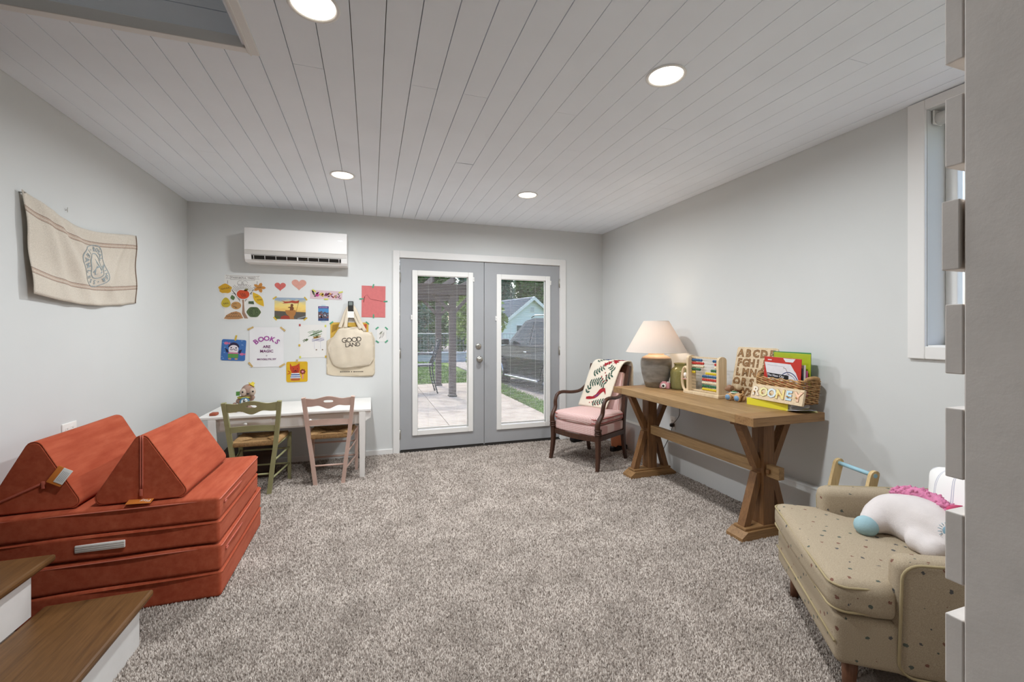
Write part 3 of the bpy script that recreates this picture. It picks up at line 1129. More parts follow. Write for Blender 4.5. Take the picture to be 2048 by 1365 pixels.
obj('print', b, [flat('#4f8fc4'), flat('#4b3f7d'), flat('#d9dde2'), flat('#5b4d56'), flat('#3b4f7a'), flat('#9a5a50'), flat('#6c7f96'), flat('#b79ac0')], t)
tapes(t, [(0, 0.08, 0), (0, -0.08, 0)], mat('clear_blue_tape', '#b9ccd2', 0.4, 0.05), size=(0.04, 0.013))

# pink sheet
t = wall_thing('pink_sheet', 'coral pink paper sheet with a faint pencil mark', 'drawing', 0.025, 1.58, rot=-0.4)
sheet(t, 0.232, 0.322, flat('#d97a78', 0.8), curl=0.003)
b = B()
b.strip([(-.095, -.005), (-.088, .04), (-.08, .062), (-.06, .066), (-.044, .04), (-.03, .025), (.05, .012), (.09, .006)], 0.002, 0, 0.0042)
b.strip([(-.097, -.01), (-.09, .035), (-.086, .05)], 0.005, 0, 0.0042)
obj('pencil_mark', b, flat('#8a3f44'), t)
tapes(t, [(-0.005, 0.16, 75), (-0.118, 0.025, 5), (0.118, 0.005, 5), (0.0, -0.15, 88)], m_tapeG, z=0.0042)

# blue card with bird
t = wall_thing('bird_card', 'blue square card with a white bird in green trousers', 'card', -1.2205, 1.10, rot=-3.5)
b = B()
b.prism(rrect(0.197, 0.197, 0.014, 4), 0.0005, 0.0035)
cd = obj('card', b, flat('#3f6fb0'), t)
b = B()
z0 = 0.0035
b.prism(rrect(0.078, 0.085, 0.036, 5, 0.0, 0.005), z0, z0 + .0006, 1)
b.prism(circ(0, 0.022, 0.046, 0.05, 18, 5, 175), z0, z0 + .0004, 0)
b.prism(rrect(0.064, 0.07, 0.03, 5, 0.0, 0.004), z0 + .0006, z0 + .0009, 1)
b.prism([(-.042, -.03), (.042, -.03), (.042, -.072), (-.042, -.072)], z0, z0 + .0008, 2)
b.prism([(-.04, -.022), (.04, -.022), (.042, -.034), (-.042, -.034)], z0, z0 + .001, 3)
b.prism([(-.045, .0), (-.07, .02), (-.058, -.02), (-.04, -.025)], z0, z0 + .0005, 0)
b.prism([(.045, .0), (.07, .01), (.058, -.03), (.04, -.025)], z0, z0 + .0005, 0)
for s in (-1, 1):
    b.prism(circ(s * .02, .022, .006, .007, 10), z0 + .0009, z0 + .0012, 0)
    b.prism(circ(s * .026, -.082, .014, .008, 10), z0, z0 + .0006, 4)
b.strip([(-.03, .008), (-.012, .002), (0, .012), (.014, .0), (.03, .004)], .005, 0, z0 + .0013, 0)
for (x, y) in ((-.062, .062), (.07, -.035)):
    b.prism(circ(x, y, .018, .013, 10), z0, z0 + .0005, 3)
    b.prism([(x + .014, y), (x + .03, y + .012), (x + .03, y - .012)], z0, z0 + .0005, 3)
for k in range(14):
    x, y = random.uniform(-.09, .09), random.uniform(-.09, .09)
    if abs(x) > .055:
        b.strip([(x - .006, y - .004), (x, y + .002), (x + .006, y - .004)], .003, 0, z0 + .0004, 5)
obj('print', b, [flat('#2c2544'), flat('#e8dfe2'), flat('#5f9a4d'), flat('#cf6f96'), flat('#c99a6a'), flat('#9cc0e6')], t)
tapes(t, [(0.012, 0.115, 80)], m_tapeY, z=0.0042, size=(0.05, 0.014))

# books print on cloth
t = wall_thing('text_print', 'white sheet with purple lettering about books above the green chair', 'print', -0.946, 1.1255)
sheet(t, 0.29, 0.38, mat('white_cloth_sheet', '#dedcdc', 0.85, 0.02, 6, 0.15, 30), curl=0.004)
for k, ch in enumerate('BOOKS'):
    b = B()
    a = math.radians(38 - 19 * k)
    rr = 0.145
    b.text(ch, 0.064, T(-0.0 - rr * math.sin(a), -0.065 + rr * math.cos(a), 0.0035) @ R('Z', math.degrees(a)), 0.0006, 0, bold=0.0014)
    obj('letter', b, flat('#a3449b'), t)
b = B()
b.text('ARE', 0.036, T(0, 0.002, 0.0035), 0.0006, 1, bold=0.0006)
b.text('MAGIC', 0.036, T(0, -0.040, 0.0035), 0.0006, 1, bold=0.0006)
b.text('*', 0.03, T(0, -0.088, 0.0035), 0.0006, 1)
b.text('BROOKLYN, NY', 0.0225, T(0, -0.117, 0.0035), 0.0006, 1, bold=0.0004)
obj('lettering', b, [flat('#a3449b'), flat('#7e3a72')], t)['kind'] = 'stuff'
tapes(t, [(-0.135, 0.178, 28), (0.138, 0.172, -42), (-0.135, -0.165, -55), (0.133, -0.178, 32)], mat('tan_tape', '#c2a46a', 0.5, 0.1, 60), z=0.0055, size=(0.055, 0.016))

# child's drawing
t = wall_thing('child_drawing', 'white sheet with green and orange crayon scribbles', 'drawing', -0.5415, 1.1785)
sheet(t, 0.243, 0.323, m_paper, curl=0.002)
b = B()
for k in range(16):
    x, y = random.uniform(-.02, .07), random.uniform(.055, .10)
    b.strip([(x - .03, y - .012), (x, y), (x + .025, y + .010)], 0.0035, 0, 0.0032, 0)
for k in range(8):
    x, y = random.uniform(.02, .05), random.uniform(.03, .05)
    b.strip([(x - .022, y - .004), (x + .02, y + .006)], 0.005, 0, 0.0034, 1)
for k in range(6):
    b.strip(squig(-.01, .02 - .004 * k, .1, .03 - .005 * k, .004, 1.5, ph=k), 0.0018, 0, 0.0032, 2)
for k in range(6):
    x, y = random.uniform(-.085, -.05), random.uniform(-.005, .02)
    b.strip([(x - .01, y - .008), (x + .01, y + .008)], 0.005, 0, 0.0033, 3)
for x in (0.03, 0.085):
    b.strip([(x - .02, .0), (x - .018, -.075)], 0.0012, 0, 0.0032, 2)
    b.prism(circ(x, -.085, .007, .006, 8), 0.003, 0.0034, 4)
obj('crayon_marks', b, [flat('#6f9a63'), flat('#d0a14e'), flat('#a9a6cc'), flat('#5f7248'), flat('#8f7a68')], t)
for (x, y, mm) in ((-.118, .158, flat('#b85a58')), (.112, .15, m_tapeL), (-.122, -.04, m_tapeY), (-.115, -.155, m_tapeL), (.115, -.155, m_tapeY)):
    b = B()
    b.prism(rrect(0.016, 0.022, 0.002, 2, x, y), 0.0033, 0.0038)
    obj('sticker', b, mm, t)

# yellow card with fox
t = wall_thing('fox_card', 'yellow square card with a red fox in a striped sweater', 'card', -0.6845, 0.881)
b = B()
b.prism(rrect(0.187, 0.198, 0.016, 4), 0.0005, 0.0035)
obj('card', b, flat('#dcae1e'), t)
b = B()
b.prism([(-.062, .085), (-.045, .055), (-.01, .062), (.01, .075), (.022, .085), (.026, .03), (.018, -.012), (-.045, -.012), (-.062, .03)], z0, z0 + .0006, 0)
b.prism([(-.056, .07), (-.05, .05), (-.04, .052)], z0, z0 + .001, 1)
b.prism([(.012, .06), (.018, .072), (.02, .048)], z0, z0 + .001, 1)
b.prism([(-.04, .02), (-.015, .01), (.012, .02), (.0, -.008), (-.03, -.008)], z0, z0 + .001, 2)
b.prism(circ(-.014, .012, .008, .005, 8), z0, z0 + .0013, 3)
for s in (-1, 1):
    b.prism(circ(-.014 + s * .018, .03, .004, .004, 8), z0, z0 + .0013, 3)
b.prism([(-.048, -.012), (.02, -.012), (.032, -.062), (-.06, -.062)], z0, z0 + .0007, 4)
b.prism([(-.05, -.022), (.022, -.022), (.026, -.034), (-.053, -.034)], z0, z0 + .001, 5)
b.prism([(-.056, -.044), (.028, -.044), (.03, -.052), (-.058, -.052)], z0, z0 + .001, 5)
b.prism([(-.055, -.062), (.026, -.062), (.024, -.084), (-.05, -.084)], z0, z0 + .0007, 1)
b.strip([(.035, -.01), (.052, -.03), (.05, -.07)], .010, 0, z0 + .0007, 6)
for k in range(7):
    a = 2 * PI * k / 7
    b.prism(circ(.05 + .018 * math.cos(a), .0 + .018 * math.sin(a), .009, None, 8), z0, z0 + .0008, 7)
b.prism(circ(.05, .0, .010, None, 10), z0, z0 + .001, 6)
b.strip([(-.058, -.005), (-.08, .012)], .007, 0, z0 + .0006, 0)
b.strip([(-.058, -.012), (-.085, -.02)], .007, 0, z0 + .0006, 0)
obj('print', b, [flat('#c4431f'), flat('#b55f33'), flat('#a02c22'), flat('#2a1a18'), flat('#dfe4ea'), flat('#5b6b9c'), flat('#e08aa0'), flat('#8a3a24')], t)
tapes(t, [(0.0, 0.105, 90)], mat('tan_tape', '#b5914f'), z=0.0042, size=(0.03, 0.017))

# small sketch by the door
t = wall_thing('small_sketch', 'small white square sketch held by four green tapes', 'drawing', 0.1045, 1.2385)
sheet(t, 0.092, 0.14, m_paper, curl=0.002)
b = B()
for k in range(14):
    x, y = random.uniform(-.02, .018), random.uniform(-.03, .03)
    b.strip([(x - .008, y - .012), (x, y), (x + .01, y + .012)], 0.002, 0, 0.003, k % 3)
obj('pencil_marks', b, [flat('#9a8b78'), flat('#8a9468'), flat('#6f6a62')], t)
tapes(t, [(-.045, .07, 40), (.047, .068, -45), (-.043, -.07, -35), (.047, -.068, 40)], m_tapeG, z=0.0033, size=(0.035, 0.014))

# poster behind the bags
t = wall_thing('hidden_poster', 'yellow and red taped poster mostly hidden behind the tote bags', 'poster', -0.205, 1.24)
sheet(t, 0.36, 0.25, flat('#d9b04a'))
b = B()
b.prism([(.05, .05), (.16, .06), (.165, .11), (.08, .10)], .0011, .0014, 0)
b.prism([(-.17, .02), (-.12, .05), (-.10, .11), (-.16, .10)], .0011, .0014, 1)
b.prism([(-.06, .0), (.03, .0), (.02, .08), (-.05, .09)], .0011, .0014, 2)
obj('print', b, [flat('#c7552e'), flat('#a87f2c'), flat('#4f4a2a')], t)
tapes(t, [(-.17, .12, 40), (.17, .12, -40)], m_tapeG, z=0.0018)

# remote control in its holder
t = wall_thing('remote_control', 'black and white air conditioner remote in a wall holder', 'remote', -0.1935, 1.49)
b = B()
b.rbox((0, 0.03, 0.032), (0.052, 0.115, 0.018), 0.006, 3)
obj('body', b, m_black, t)
b = B()
b.rbox((0, 0.062, 0.0415), (0.036, 0.034, 0.002), 0.0009, 1)
obj('screen', b, flat('#7d8480'), t)
for j in range(4):
    for i in range(3):
        b = B()
        b.ell(((i - 1) * 0.013, 0.034 - j * 0.013, 0.0415), (0.0045, 0.0038, 0.0016), 8)
        obj('button', b, flat('#5b5b58'), t)
b = B()
b.bb(-0.029, 0.029, -0.075, -0.015, 0.041, 0.044, bev=0.001)
b.bb(-0.029, 0.029, -0.075, -0.012, 0.018, 0.021, bev=0.001)
b.bb(-0.031, -0.028, -0.075, -0.015, 0.018, 0.044, bev=0.001)
b.bb(0.028, 0.031, -0.075, -0.015, 0.018, 0.044, bev=0.001)
b.bb(-0.031, 0.031, -0.078, -0.074, 0.018, 0.044, bev=0.001)
obj('holder', b, m_plate, t)
b = B()
b.bb(-0.008, 0.008, -0.07, -0.012, 0.0005, 0.018)
obj('mount', b, m_plate, t)

# tote bags on a hook
m_canvas = mat('natural_canvas', '#d8cbb6', 0.9, 0.05, 12, 0.25, 300)
m_canvas2 = mat('pale_canvas', '#d3c5ad', 0.9, 0.05, 12, 0.25, 300)
t = wall_thing('coat_hook', 'small steel hook carrying the tote bags', 'hook', -0.185, 1.525)
b = B()
b.cyl((0, 0, 0.0), (0, 0, 0.006), 0.012, None, 12)
b.tube(bez([(0, 0.0, 0.004), (0, -0.012, 0.012), (0, -0.02, 0.02)], 5), 0.003, 8)
obj('hook_arm', b, m_steel, t)
def tote(name, label, x, z, outline, strap, zoff, puff, m, letters, rot=0.0):
    t = wall_thing(name, label, 'tote bag', x, z, 'tote bags on the hook', rot)
    # body: outline polygon as a puffed two-sided cushion made from horizontal rows
    rows, cols = 26, 22
    ys = [p[1] for p in outline]
    ymin, ymax = min(ys), max(ys)
    def span(y):
        xs = []
        k = len(outline)
        for i in range(k):
            (x0, y0), (x1, y1) = outline[i], outline[(i + 1) % k]
            if (y0 - y) * (y1 - y) <= 0 and abs(y1 - y0) > 1e-9:
                xs.append(x0 + (x1 - x0) * (y - y0) / (y1 - y0))
        return (min(xs), max(xs)) if xs else (0, 0)
    def surf(u, v_, side=1):
        y = ymin + 0.001 + (ymax - ymin - 0.002) * v_
        a, c_ = span(y)
        xx = a + (c_ - a) * u
        bulge = (math.sin(PI * u) ** 0.6) * (math.sin(PI * min(0.999, 0.04 + 0.75 * v_)) ** 0.7)
        fold = 0.006 * math.sin(9 * xx * 6 + 4 * v_) * bulge + 0.003 * math.sin(24 * y + 11 * xx)
        return (xx, y, zoff + (puff * bulge + fold * 0.7 if side > 0 else 0.0))
    b = B()
    vs, fs = [], []
    for side in (1, 0):
        for j in range(rows + 1):
            for i in range(cols + 1):
                vs.append(surf(i / cols, j / rows, side))
    q = (rows + 1) * (cols + 1)
    for j in range(rows):
        for i in range(cols):
            a = j * (cols + 1) + i
            fs.append((a, a + 1, a + cols + 2, a + cols + 1))
            fs.append((q + a, q + a + cols + 1, q + a + cols + 2, q + a + 1))
    for i in range(cols):
        a = rows * (cols + 1) + i
        fs += [(a, a + 1, q + a + 1, q + a), (i, q + i, q + i + 1, i + 1)]
    for j in range(rows):
        a = j * (cols + 1)
        fs += [(a, a + cols + 1, q + a + cols + 1, q + a), (a + cols, q + a + cols, q + a + 2 * cols + 1, a + 2 * cols + 1)]
    b.add(vs, fs, 0, True)
    obj('bag_body', b, m, t)
    for pts in strap:
        b = B()
        P = bez(pts, 6)
        b.tube(P, 0.017, 8, sq=(0.22, 1.0), up=(0, 0, 1))
        obj('strap', b, m, t)
    if not letters:      # a small line of dark printed marks, too fine to read
        for k in range(21):
            if k in (9, 11):
                continue
            x = -.105 + .0105 * k
            hh = (0.012 if k in (0, 12) else 0.008) + (0.002 if k == 10 else 0)
            b = B()
            zt = surf((x - span(-.232)[0]) / (span(-.232)[1] - span(-.232)[0]), (-.232 - ymin) / (ymax - ymin))[2]
            b.prism(rrect(0.0075, hh, 0.001, 1, x, -.232 - .018 * x), zt + 0.001, zt + 0.0016)
            obj('printed_mark', b, flat('#3a312b'), t)
    for (s_, size, cx, cy, rt, bold) in letters:
        b = B()
        vs, fs = text_data(s_, size, 0.0, 'CENTER', bold, 3)
        M_ = T(cx, cy, 0) @ R('Z', rt)
        vv = []
        for p in vs:
            q_ = M_ @ Vector((p[0], p[1], 0))
            y = min(max(q_.y, ymin + 0.002), ymax - 0.002)
            a, c_ = span(y)
            u = (q_.x - a) / max(1e-6, c_ - a)
            sp = surf(min(max(u, 0), 1), (y - ymin - 0.001) / (ymax - ymin - 0.002))
            vv.append((q_.x, q_.y, sp[2] + 0.0022))
        b.add(vv, fs)
        obj('letter', b, flat('#3a312b'), t)
    return t
tote('tote_bag', 'rear canvas tote bag with small dark print along its bottom', -0.185, 1.10,
     [(-.235, -.262), (.06, -.285), (.20, -.285), (.222, -.26), (.222, .10), (.19, .17), (-.10, .17), (-.235, .08)],
     [[(-.09, .165, .012), (-.05, .30, .012), (.0, .42, .010), (.05, .30, .012), (.11, .165, .012)]], 0.006, 0.012, m_canvas2,
     [])
tote('tote_bag', 'front canvas tote bag lettered with two rounded words', -0.185, 1.10,
     [(-.10, -.196), (.10, -.188), (.175, -.165), (.208, -.11), (.212, .05), (.20, .15), (.12, .178), (.06, .222), (-.11, .215), (-.13, .19), (-.20, .075), (-.222, .02), (-.212, -.07), (-.175, -.16)],
     [[(-.11, .212, .034), (-.085, .28, .03), (-.05, .38, .026), (-.012, .425, .02), (0.006, .38, .026), (.05, .28, .034), (.085, .20, .05)],
      [(-.055, .212, .05), (-.05, .29, .042), (-.025, .40, .034), (.01, .425, .03), (.045, .36, .036), (.085, .26, .04), (.13, .175, .04)]],
     0.020, 0.055, m_canvas,
     [('G', 0.068, -.068, .083, 5, 0.0), ('O', 0.068, -.021, .087, 5, 0.0), ('O', 0.068, .027, .091, 5, 0.0), ('D', 0.068, .071, .095, 5, 0.0),
      ('L', 0.058, -.046, .036, 5, 0.0), ('A', 0.058, -.012, .039, 5, 0.0), ('N', 0.058, .025, .042, 5, 0.0), ('D', 0.058, .063, .045, 5, 0.0)])

# ================================================================== LINEN BANNER ON THE LEFT WALL
BY0, BY1 = 2.645, 3.705
def cloth(s, q):
    """s 0..1 along the wall (far end 1), q 0..1 from bottom to top -> world point"""
    top = 1.951 - 0.078 * (math.sin(PI * min(1, s ** 0.95)) ** 1.15) - 0.010 * math.sin(2 * PI * s)
    bot = 1.462 - 0.036 * math.sin(PI * s * 1.02) + 0.012 * s
    y = BY0 + (BY1 - BY0) * s + 0.04 * (1 - q) * (1 - s) ** 2
    z = bot + (top - bot) * q
    fold = 0.0
    for (cy, wd, am, tl) in ((0.10, 0.04, 0.022, 0.20), (0.17, 0.055, 0.034, 0.34), (0.28, 0.06, 0.022, 0.52), (0.84, 0.05, 0.024, -0.26), (0.93, 0.03, 0.014, -0.10)):
        c_ = cy + tl * (1 - q)
        fold += am * math.exp(-((s - c_) / wd) ** 2) * (0.35 + 0.65 * q if q < 0.92 else 1.0 - (q - .92) * 6)
    x = XL + 0.013 + 0.028 * (1 - s) ** 3 * (0.4 + 0.6 * (1 - q)) + fold + 0.004 * math.sin(11 * q + 5 * s)
    return (x, y, z)
nn = N('striped_linen')
sp = nn.n('ShaderNodeSeparateXYZ')
nn.l(nn.tc.outputs['UV'], sp.inputs[0])
linen = lin('#d6cdc0')
stp = lin('#b79d8e')
lnc = lin('#6b4f43')
stops = [(0.0, linen)]
for c0 in (0.205, 0.800):
    stops += [(c0, lnc), (c0 + 0.007, stp), (c0 + 0.022, linen), (c0 + 0.030, stp), (c0 + 0.05, lnc), (c0 + 0.057, linen)]
ramp = nn.ramp(sp.outputs[1], stops, 'CONSTANT')
nz = nn.noise(nn.mapping(scale=(1, 1, 1)), 260, 2.0)
nn.col(nn.mix(0.35, ramp, nn.ramp(nz, [(0.35, lin('#a79a88')), (0.65, lin('#dcd2c2'))])))
nn.set(0.95, 0, 0.1)
nn.bump(nz, 0.25, 0.002)
m_linen = nn.mat
t = thing('linen_banner', 'cream striped linen sack cloth pinned to the wall above the play couch', 'wall hanging', (XL + 0.03, (BY0 + BY1) / 2, 1.46))
Minv = Matrix.Translation((-XL - 0.03, -(BY0 + BY1) / 2, -1.46))
b = B()
ns, nq = 60, 30
vs, uvs, fs = [], [], []
for th_ in (0.0, -0.0022):
    for j in range(nq + 1):
        for i in range(ns + 1):
            p = cloth(i / ns, j / nq)
            vs.append((p[0] + th_, p[1], p[2]))
            uvs.append((i / ns, j / nq))
qn = (ns + 1) * (nq + 1)
for j in range(nq):
    for i in range(ns):
        a = j * (ns + 1) + i
        fs += [(a, a + 1, a + ns + 2, a + ns + 1), (qn + a, qn + a + ns + 1, qn + a + ns + 2, qn + a + 1)]
for i in range(ns):
    a = nq * (ns + 1) + i
    fs += [(a, a + 1, qn + a + 1, qn + a), (i, qn + i, qn + i + 1, i + 1)]
for j in range(nq):
    a = j * (ns + 1)
    fs += [(a, a + ns + 1, qn + a + ns + 1, qn + a), (a + ns, qn + a + ns, qn + a + 2 * ns + 1, a + 2 * ns + 1)]
b.add(vs, fs, 0, True, Minv)
obj('cloth', b, m_linen, t, uv=uvs)
# the printed emblem: local (x along the wall, y up) around the emblem centre, laid on the cloth
EC = (0.530, 0.535)
m_stamp = mat('faded_blue_stamp', '#98a2a4', 0.9, 0.12, 60)
ea = math.radians(17)
def emb(px, py, lift=0.0016):
    x = px * math.cos(ea) - py * math.sin(ea)
    y = px * math.sin(ea) + py * math.cos(ea)
    p = cloth(EC[0] + x / (BY1 - BY0), EC[1] + y / 0.47)
    return (p[0] + lift, p[1], p[2])
def peanut(k, a):    # a=0 at top, clockwise; k scales the ring
    w = 0.088 + 0.020 * math.cos(2 * a)
    lx = math.sin(a) * (w if abs(math.cos(a)) > 0.0 else w) * (0.98 - 0.10 * math.exp(-(math.cos(a) / 0.35) ** 2))
    ly = math.cos(a) * 0.128
    return (lx * k[0] * 1.62, ly * k[1] * 0.98)
b = B()
def band(k0, k1, mi=0):
    nA = 56
    V = []
    for kk in (k0, k1):
        for i in range(nA):
            V.append(emb(*peanut(kk, 2 * PI * i / nA)))
    b.add(V, [(i, (i + 1) % nA, nA + (i + 1) % nA, nA + i) for i in range(nA)], mi, False, Minv)
band((1.0, 1.0), (1.06, 1.04))
band((0.50, 0.60), (0.56, 0.64))
def ring_text(s_, a0, a1, size, inward):
    for i, ch in enumerate(s_):
        if ch == ' ':
            continue
        a = a0 + (a1 - a0) * i / (len(s_) - 1)
        px, py = peanut((0.78, 0.82), a)
        p2, q2 = peanut((0.78, 0.82), a + 0.05)
        tx, ty = p2 - px, q2 - py
        ang = math.atan2(ty, tx)
        if inward:
            ang += PI
        v2, f2 = text_data(ch, size, 0.0, 'CENTER', 0.0012, 1)
        V = []
        for p in v2:
            x = px + p[0] * math.cos(ang) - p[1] * math.sin(ang)
            y = py + p[0] * math.sin(ang) + p[1] * math.cos(ang)
            V.append(emb(x, y))
        b.add(V, f2, 0, False, Minv)
ring_text('ROYAL RIVER', math.radians(16), math.radians(164), 0.040, False)
ring_text('SEAMLESS', math.radians(-16), math.radians(-164), 0.040, True)
for a in (0, PI):
    px, py = peanut((0.78, 0.82), a)
    V = [emb(px + 0.005 * math.cos(q), py + 0.005 * math.sin(q)) for q in [2 * PI * i / 8 for i in range(8)]]
    b.add(V, [tuple(range(8))], 0, False, Minv)
v2, f2 = text_data('A', 0.125, 0.0, 'CENTER', 0.001, 2)
b.add([emb(p[0] * 1.0, p[1] * 0.9 + 0.0) for p in v2], f2, 0, False, Minv)
b.add([emb(*p) for p in ((-.03, -.052), (.03, -.052), (.028, -.022), (-.028, -.022))], [(0, 1, 2, 3)], 0, False, Minv)
obj('printed_emblem', b, m_stamp, t)
b = B()
P = [cloth(0.985, 1 - k / 24) for k in range(25)]
b.tube([(p[0] + 0.002, p[1], p[2]) for p in P], 0.0022, 6, M=Minv)
obj('stitched_hem', b, mat('brown_thread', '#6e5646', 0.8), t)
for s_ in (0.012, 0.985):
    p = cloth(s_, 0.985)
    b = B()
    b.cyl((XL + 0.0005, p[1], p[2]), (p[0] + 0.006, p[1], p[2]), 0.003, None, 8, M=Minv)
    obj('pin', b, m_steel, t)
b = B()
b.cyl((0, 0, -0.004), (0.010, 0, 0.0), 0.0015, None, 8)
b.cyl((0.009, 0, -0.014), (0.009, 0, 0.012), 0.0013, None, 8)
tag(obj('wall_nail', b, m_steel, None, loc=(XL, 2.985, 1.945)), 'small bare nail in the wall above the linen banner', 'nail')

# ================================================================== CHILD DESK
m_desk = mat('desk_white_paint', '#e6e3de', 0.4, 0.03, 8)
dk = thing('child_desk', 'low white desk with two drawers against the back wall', 'desk', (-0.645, 4.28, 0.0))
b = B()
b.bb(-0.645, 0.645, -0.335, 0.318, 0.575, 0.600, bev=0.006)
obj('desktop', b, m_desk, dk)
b = B()
b.bb(-0.58, 0.57, -0.297, -0.285, 0.468, 0.575)
b.bb(-0.58, -0.565, -0.285, 0.29, 0.468, 0.575)
b.bb(0.555, 0.57, -0.285, 0.29, 0.468, 0.575)
b.bb(-0.58, 0.57, 0.278, 0.29, 0.468, 0.575)
obj('apron', b, m_desk, dk)
for (x0, x1) in ((-0.505, -0.135), (-0.085 - 0.02, 0.42)):
    b = B()
    b.bb(x0, x1, -0.305, -0.297, 0.478, 0.568, bev=0.003)
    dr = obj('drawer_front', b, m_desk, dk)
    b = B()
    b.lathe([(0.006, 0), (0.006, 0.008), (0.012, 0.012), (0.014, 0.018), (0.010, 0.024), (0, 0.025)], 12, M=T((x0 + x1) / 2, -0.305, 0.523) @ R('X', 90))
    obj('drawer_knob', b, m_desk, dr)
for (x, y) in ((-0.55, -0.31), (0.572, -0.31), (-0.55, 0.27), (0.572, 0.27)):
    b = B()
    b.tube([(x, y, 0.0), (x, y, 0.575)], [0.029, 0.036], 4)
    obj('leg', b, m_desk, dk)
for y in (-0.31, 0.27):
    b = B()
    pl = [(0.0, 0.0), (0.05, 0.0)] + [(0.05 - 0.016 * (1 - math.cos(a)), -0.03 - 0.03 * math.sin(a)) for a in [PI * k / 8 for k in range(5)]] + [(0.012, -0.075), (0.0, -0.09)]
    b.prism(pl, -0.01, 0.01, M=T(0.597, y, 0.575) @ R('X', 90))
    obj('bracket', b, m_desk, dk)

# ================================================================== RUSH-SEAT CHAIRS
nn = N('woven_rush')
vv = nn.mapping(scale=(1, 1, 1))
wv = nn.n('ShaderNodeTexWave', bands_direction='DIAGONAL')
wv.inputs['Scale'].default_value = 55
wv.inputs['Distortion'].default_value = 3.0
nn.l(vv, wv.inputs['Vector'])
nz = nn.noise(vv, 40, 4)
nn.col(nn.mix(0.6, nn.ramp(nz, [(0.3, lin('#75573a')), (0.55, lin('#a27f55')), (0.75, lin('#bf9e70'))]), nn.ramp(wv.outputs[0], [(0.2, lin('#684a30')), (0.6, lin('#b08d5e'))])))
nn.set(0.75, 0, 0.3)
nn.bump(wv.outputs[0], 0.6, 0.003)
m_rush = nn.mat
m_rushd = mat('rush_strand', '#a98558', 0.7, 0.25, 50)
def rush_chair(label, paint, loc, rz, hole=True):
    t = thing('rush_seat_chair', label, 'chair', loc, rz, 'small rush-seat chairs')
    for s in (-1, 1):
        b = B()
        P = [(s * 0.107, 0.0, 0.0), (s * 0.132, -0.004, 0.22), (s * 0.155, -0.008, 0.40), (s * 0.176, -0.026, 0.60), (s * 0.190, -0.045, 0.735)]
        b.tube(bez(P, 4), 0.021, 4, up=(0, 1, 0))
        obj('leg', b, paint, t)
        b = B()
        b.tube([(s * 0.185, 0.335, 0.0), (s * 0.185, 0.335, 0.405)], [0.0165, 0.021], 4, up=(0, 1, 0))
        obj('leg', b, paint, t)
        for z in (0.12, 0.26):
            b = B()
            k = z / 0.4
            b.cyl((s * (0.112 + 0.045 * k), 0.0, z), (s * 0.185, 0.335, z + 0.02), 0.0075, None, 8)
            obj('side_rung', b, paint, t)
        b = B()
        b.cyl((s * 0.15, 0.0, 0.375), (s * 0.185, 0.335, 0.385), 0.010, None, 8)
        obj('seat_rail', b, paint, t)
    b = B()
    b.cyl((-0.12, 0.0, 0.16), (0.12, 0.0, 0.16), 0.0075, None, 8)
    obj('back_rung', b, paint, t)
    for z in (0.14, 0.27):
        b = B()
        b.cyl((-0.185, 0.335, z), (0.185, 0.335, z), 0.0075, None, 8)
        obj('front_rung', b, paint, t)
    # crest rail with grip hole, curved backwards
    def curve(p):
        x, y, z = p
        return (x, y - 0.018 * (1 - (x / 0.18) ** 2), z)
    nx = 32
    top = lambda u: 0.728 + 0.016 * math.exp(-(u / 0.35) ** 2) - 0.006 * math.exp(-((abs(u) - 0.62) / 0.2) ** 2)
    bot = lambda u: 0.660 - 0.020 * math.exp(-(u / 0.25) ** 2) + 0.008 * math.exp(-((abs(u) - 0.45) / 0.2) ** 2)
    b = B()
    hz, hw_, hh = 0.702, 0.22, 0.0105
    for (part) in ('up', 'lo', 'L', 'R'):
        vs, fs = [], []
        if part in ('up', 'lo'):
            us = [-hw_ + 2 * hw_ * i / 12 for i in range(13)]
        elif part == 'L':
            us = [-1 + (1 - hw_) * i / 12 for i in range(13)]
        else:
            us = [hw_ + (1 - hw_) * i / 12 for i in range(13)]
        for u in us:
            arc = hh * math.sqrt(max(0, 1 - (u / hw_) ** 4)) if abs(u) <= hw_ else 0
            if part == 'up':
                z0, z1 = hz + arc, top(u)
            elif part == 'lo':
                z0, z1 = bot(u), hz - arc
            else:
                z0, z1 = bot(u), top(u)
            for yy in (-0.008, 0.008):
                yb_ = -0.034 - 0.016 * (z0 + z1 - 1.3) / 0.1 * 0
                lean = lambda z_: -0.026 - 0.14 * (z_ - 0.60)
                vs.append(curve((u * 0.176, lean(z0) + yy, z0)))
                vs.append(curve((u * 0.176, lean(z1) + yy, z1)))
        for i in range(12):
            a = i * 4
            fs += [(a, a + 4, a + 5, a + 1), (a + 2, a + 3, a + 7, a + 6), (a + 1, a + 5, a + 7, a + 3), (a, a + 2, a + 6, a + 4)]
        fs += [(0, 1, 3, 2), (48, 50, 51, 49)]
        b.add(vs, fs)
    obj('crest_rail', b, paint, t)
    b = B()
    vs, fs = [], []
    for i in range(17):
        u = -1 + 2 * i / 16
        zc = 0.518 + 0.010 * (1 - u * u)
        for (dy, dz) in ((-.007, -.022), (-.007, .022), (.007, .022), (.007, -.022)):
            vs.append((u * 0.166, -0.016 - 0.016 * (1 - u * u) + dy, zc + dz))
    for i in range(16):
        for j in range(4):
            fs.append((i * 4 + j, i * 4 + (j + 1) % 4, i * 4 + 4 + (j + 1) % 4, i * 4 + 4 + j))
    b.add(vs, fs)
    obj('back_slat', b, paint, t)
    # seat: four woven triangles dipping to the middle
    b = B()
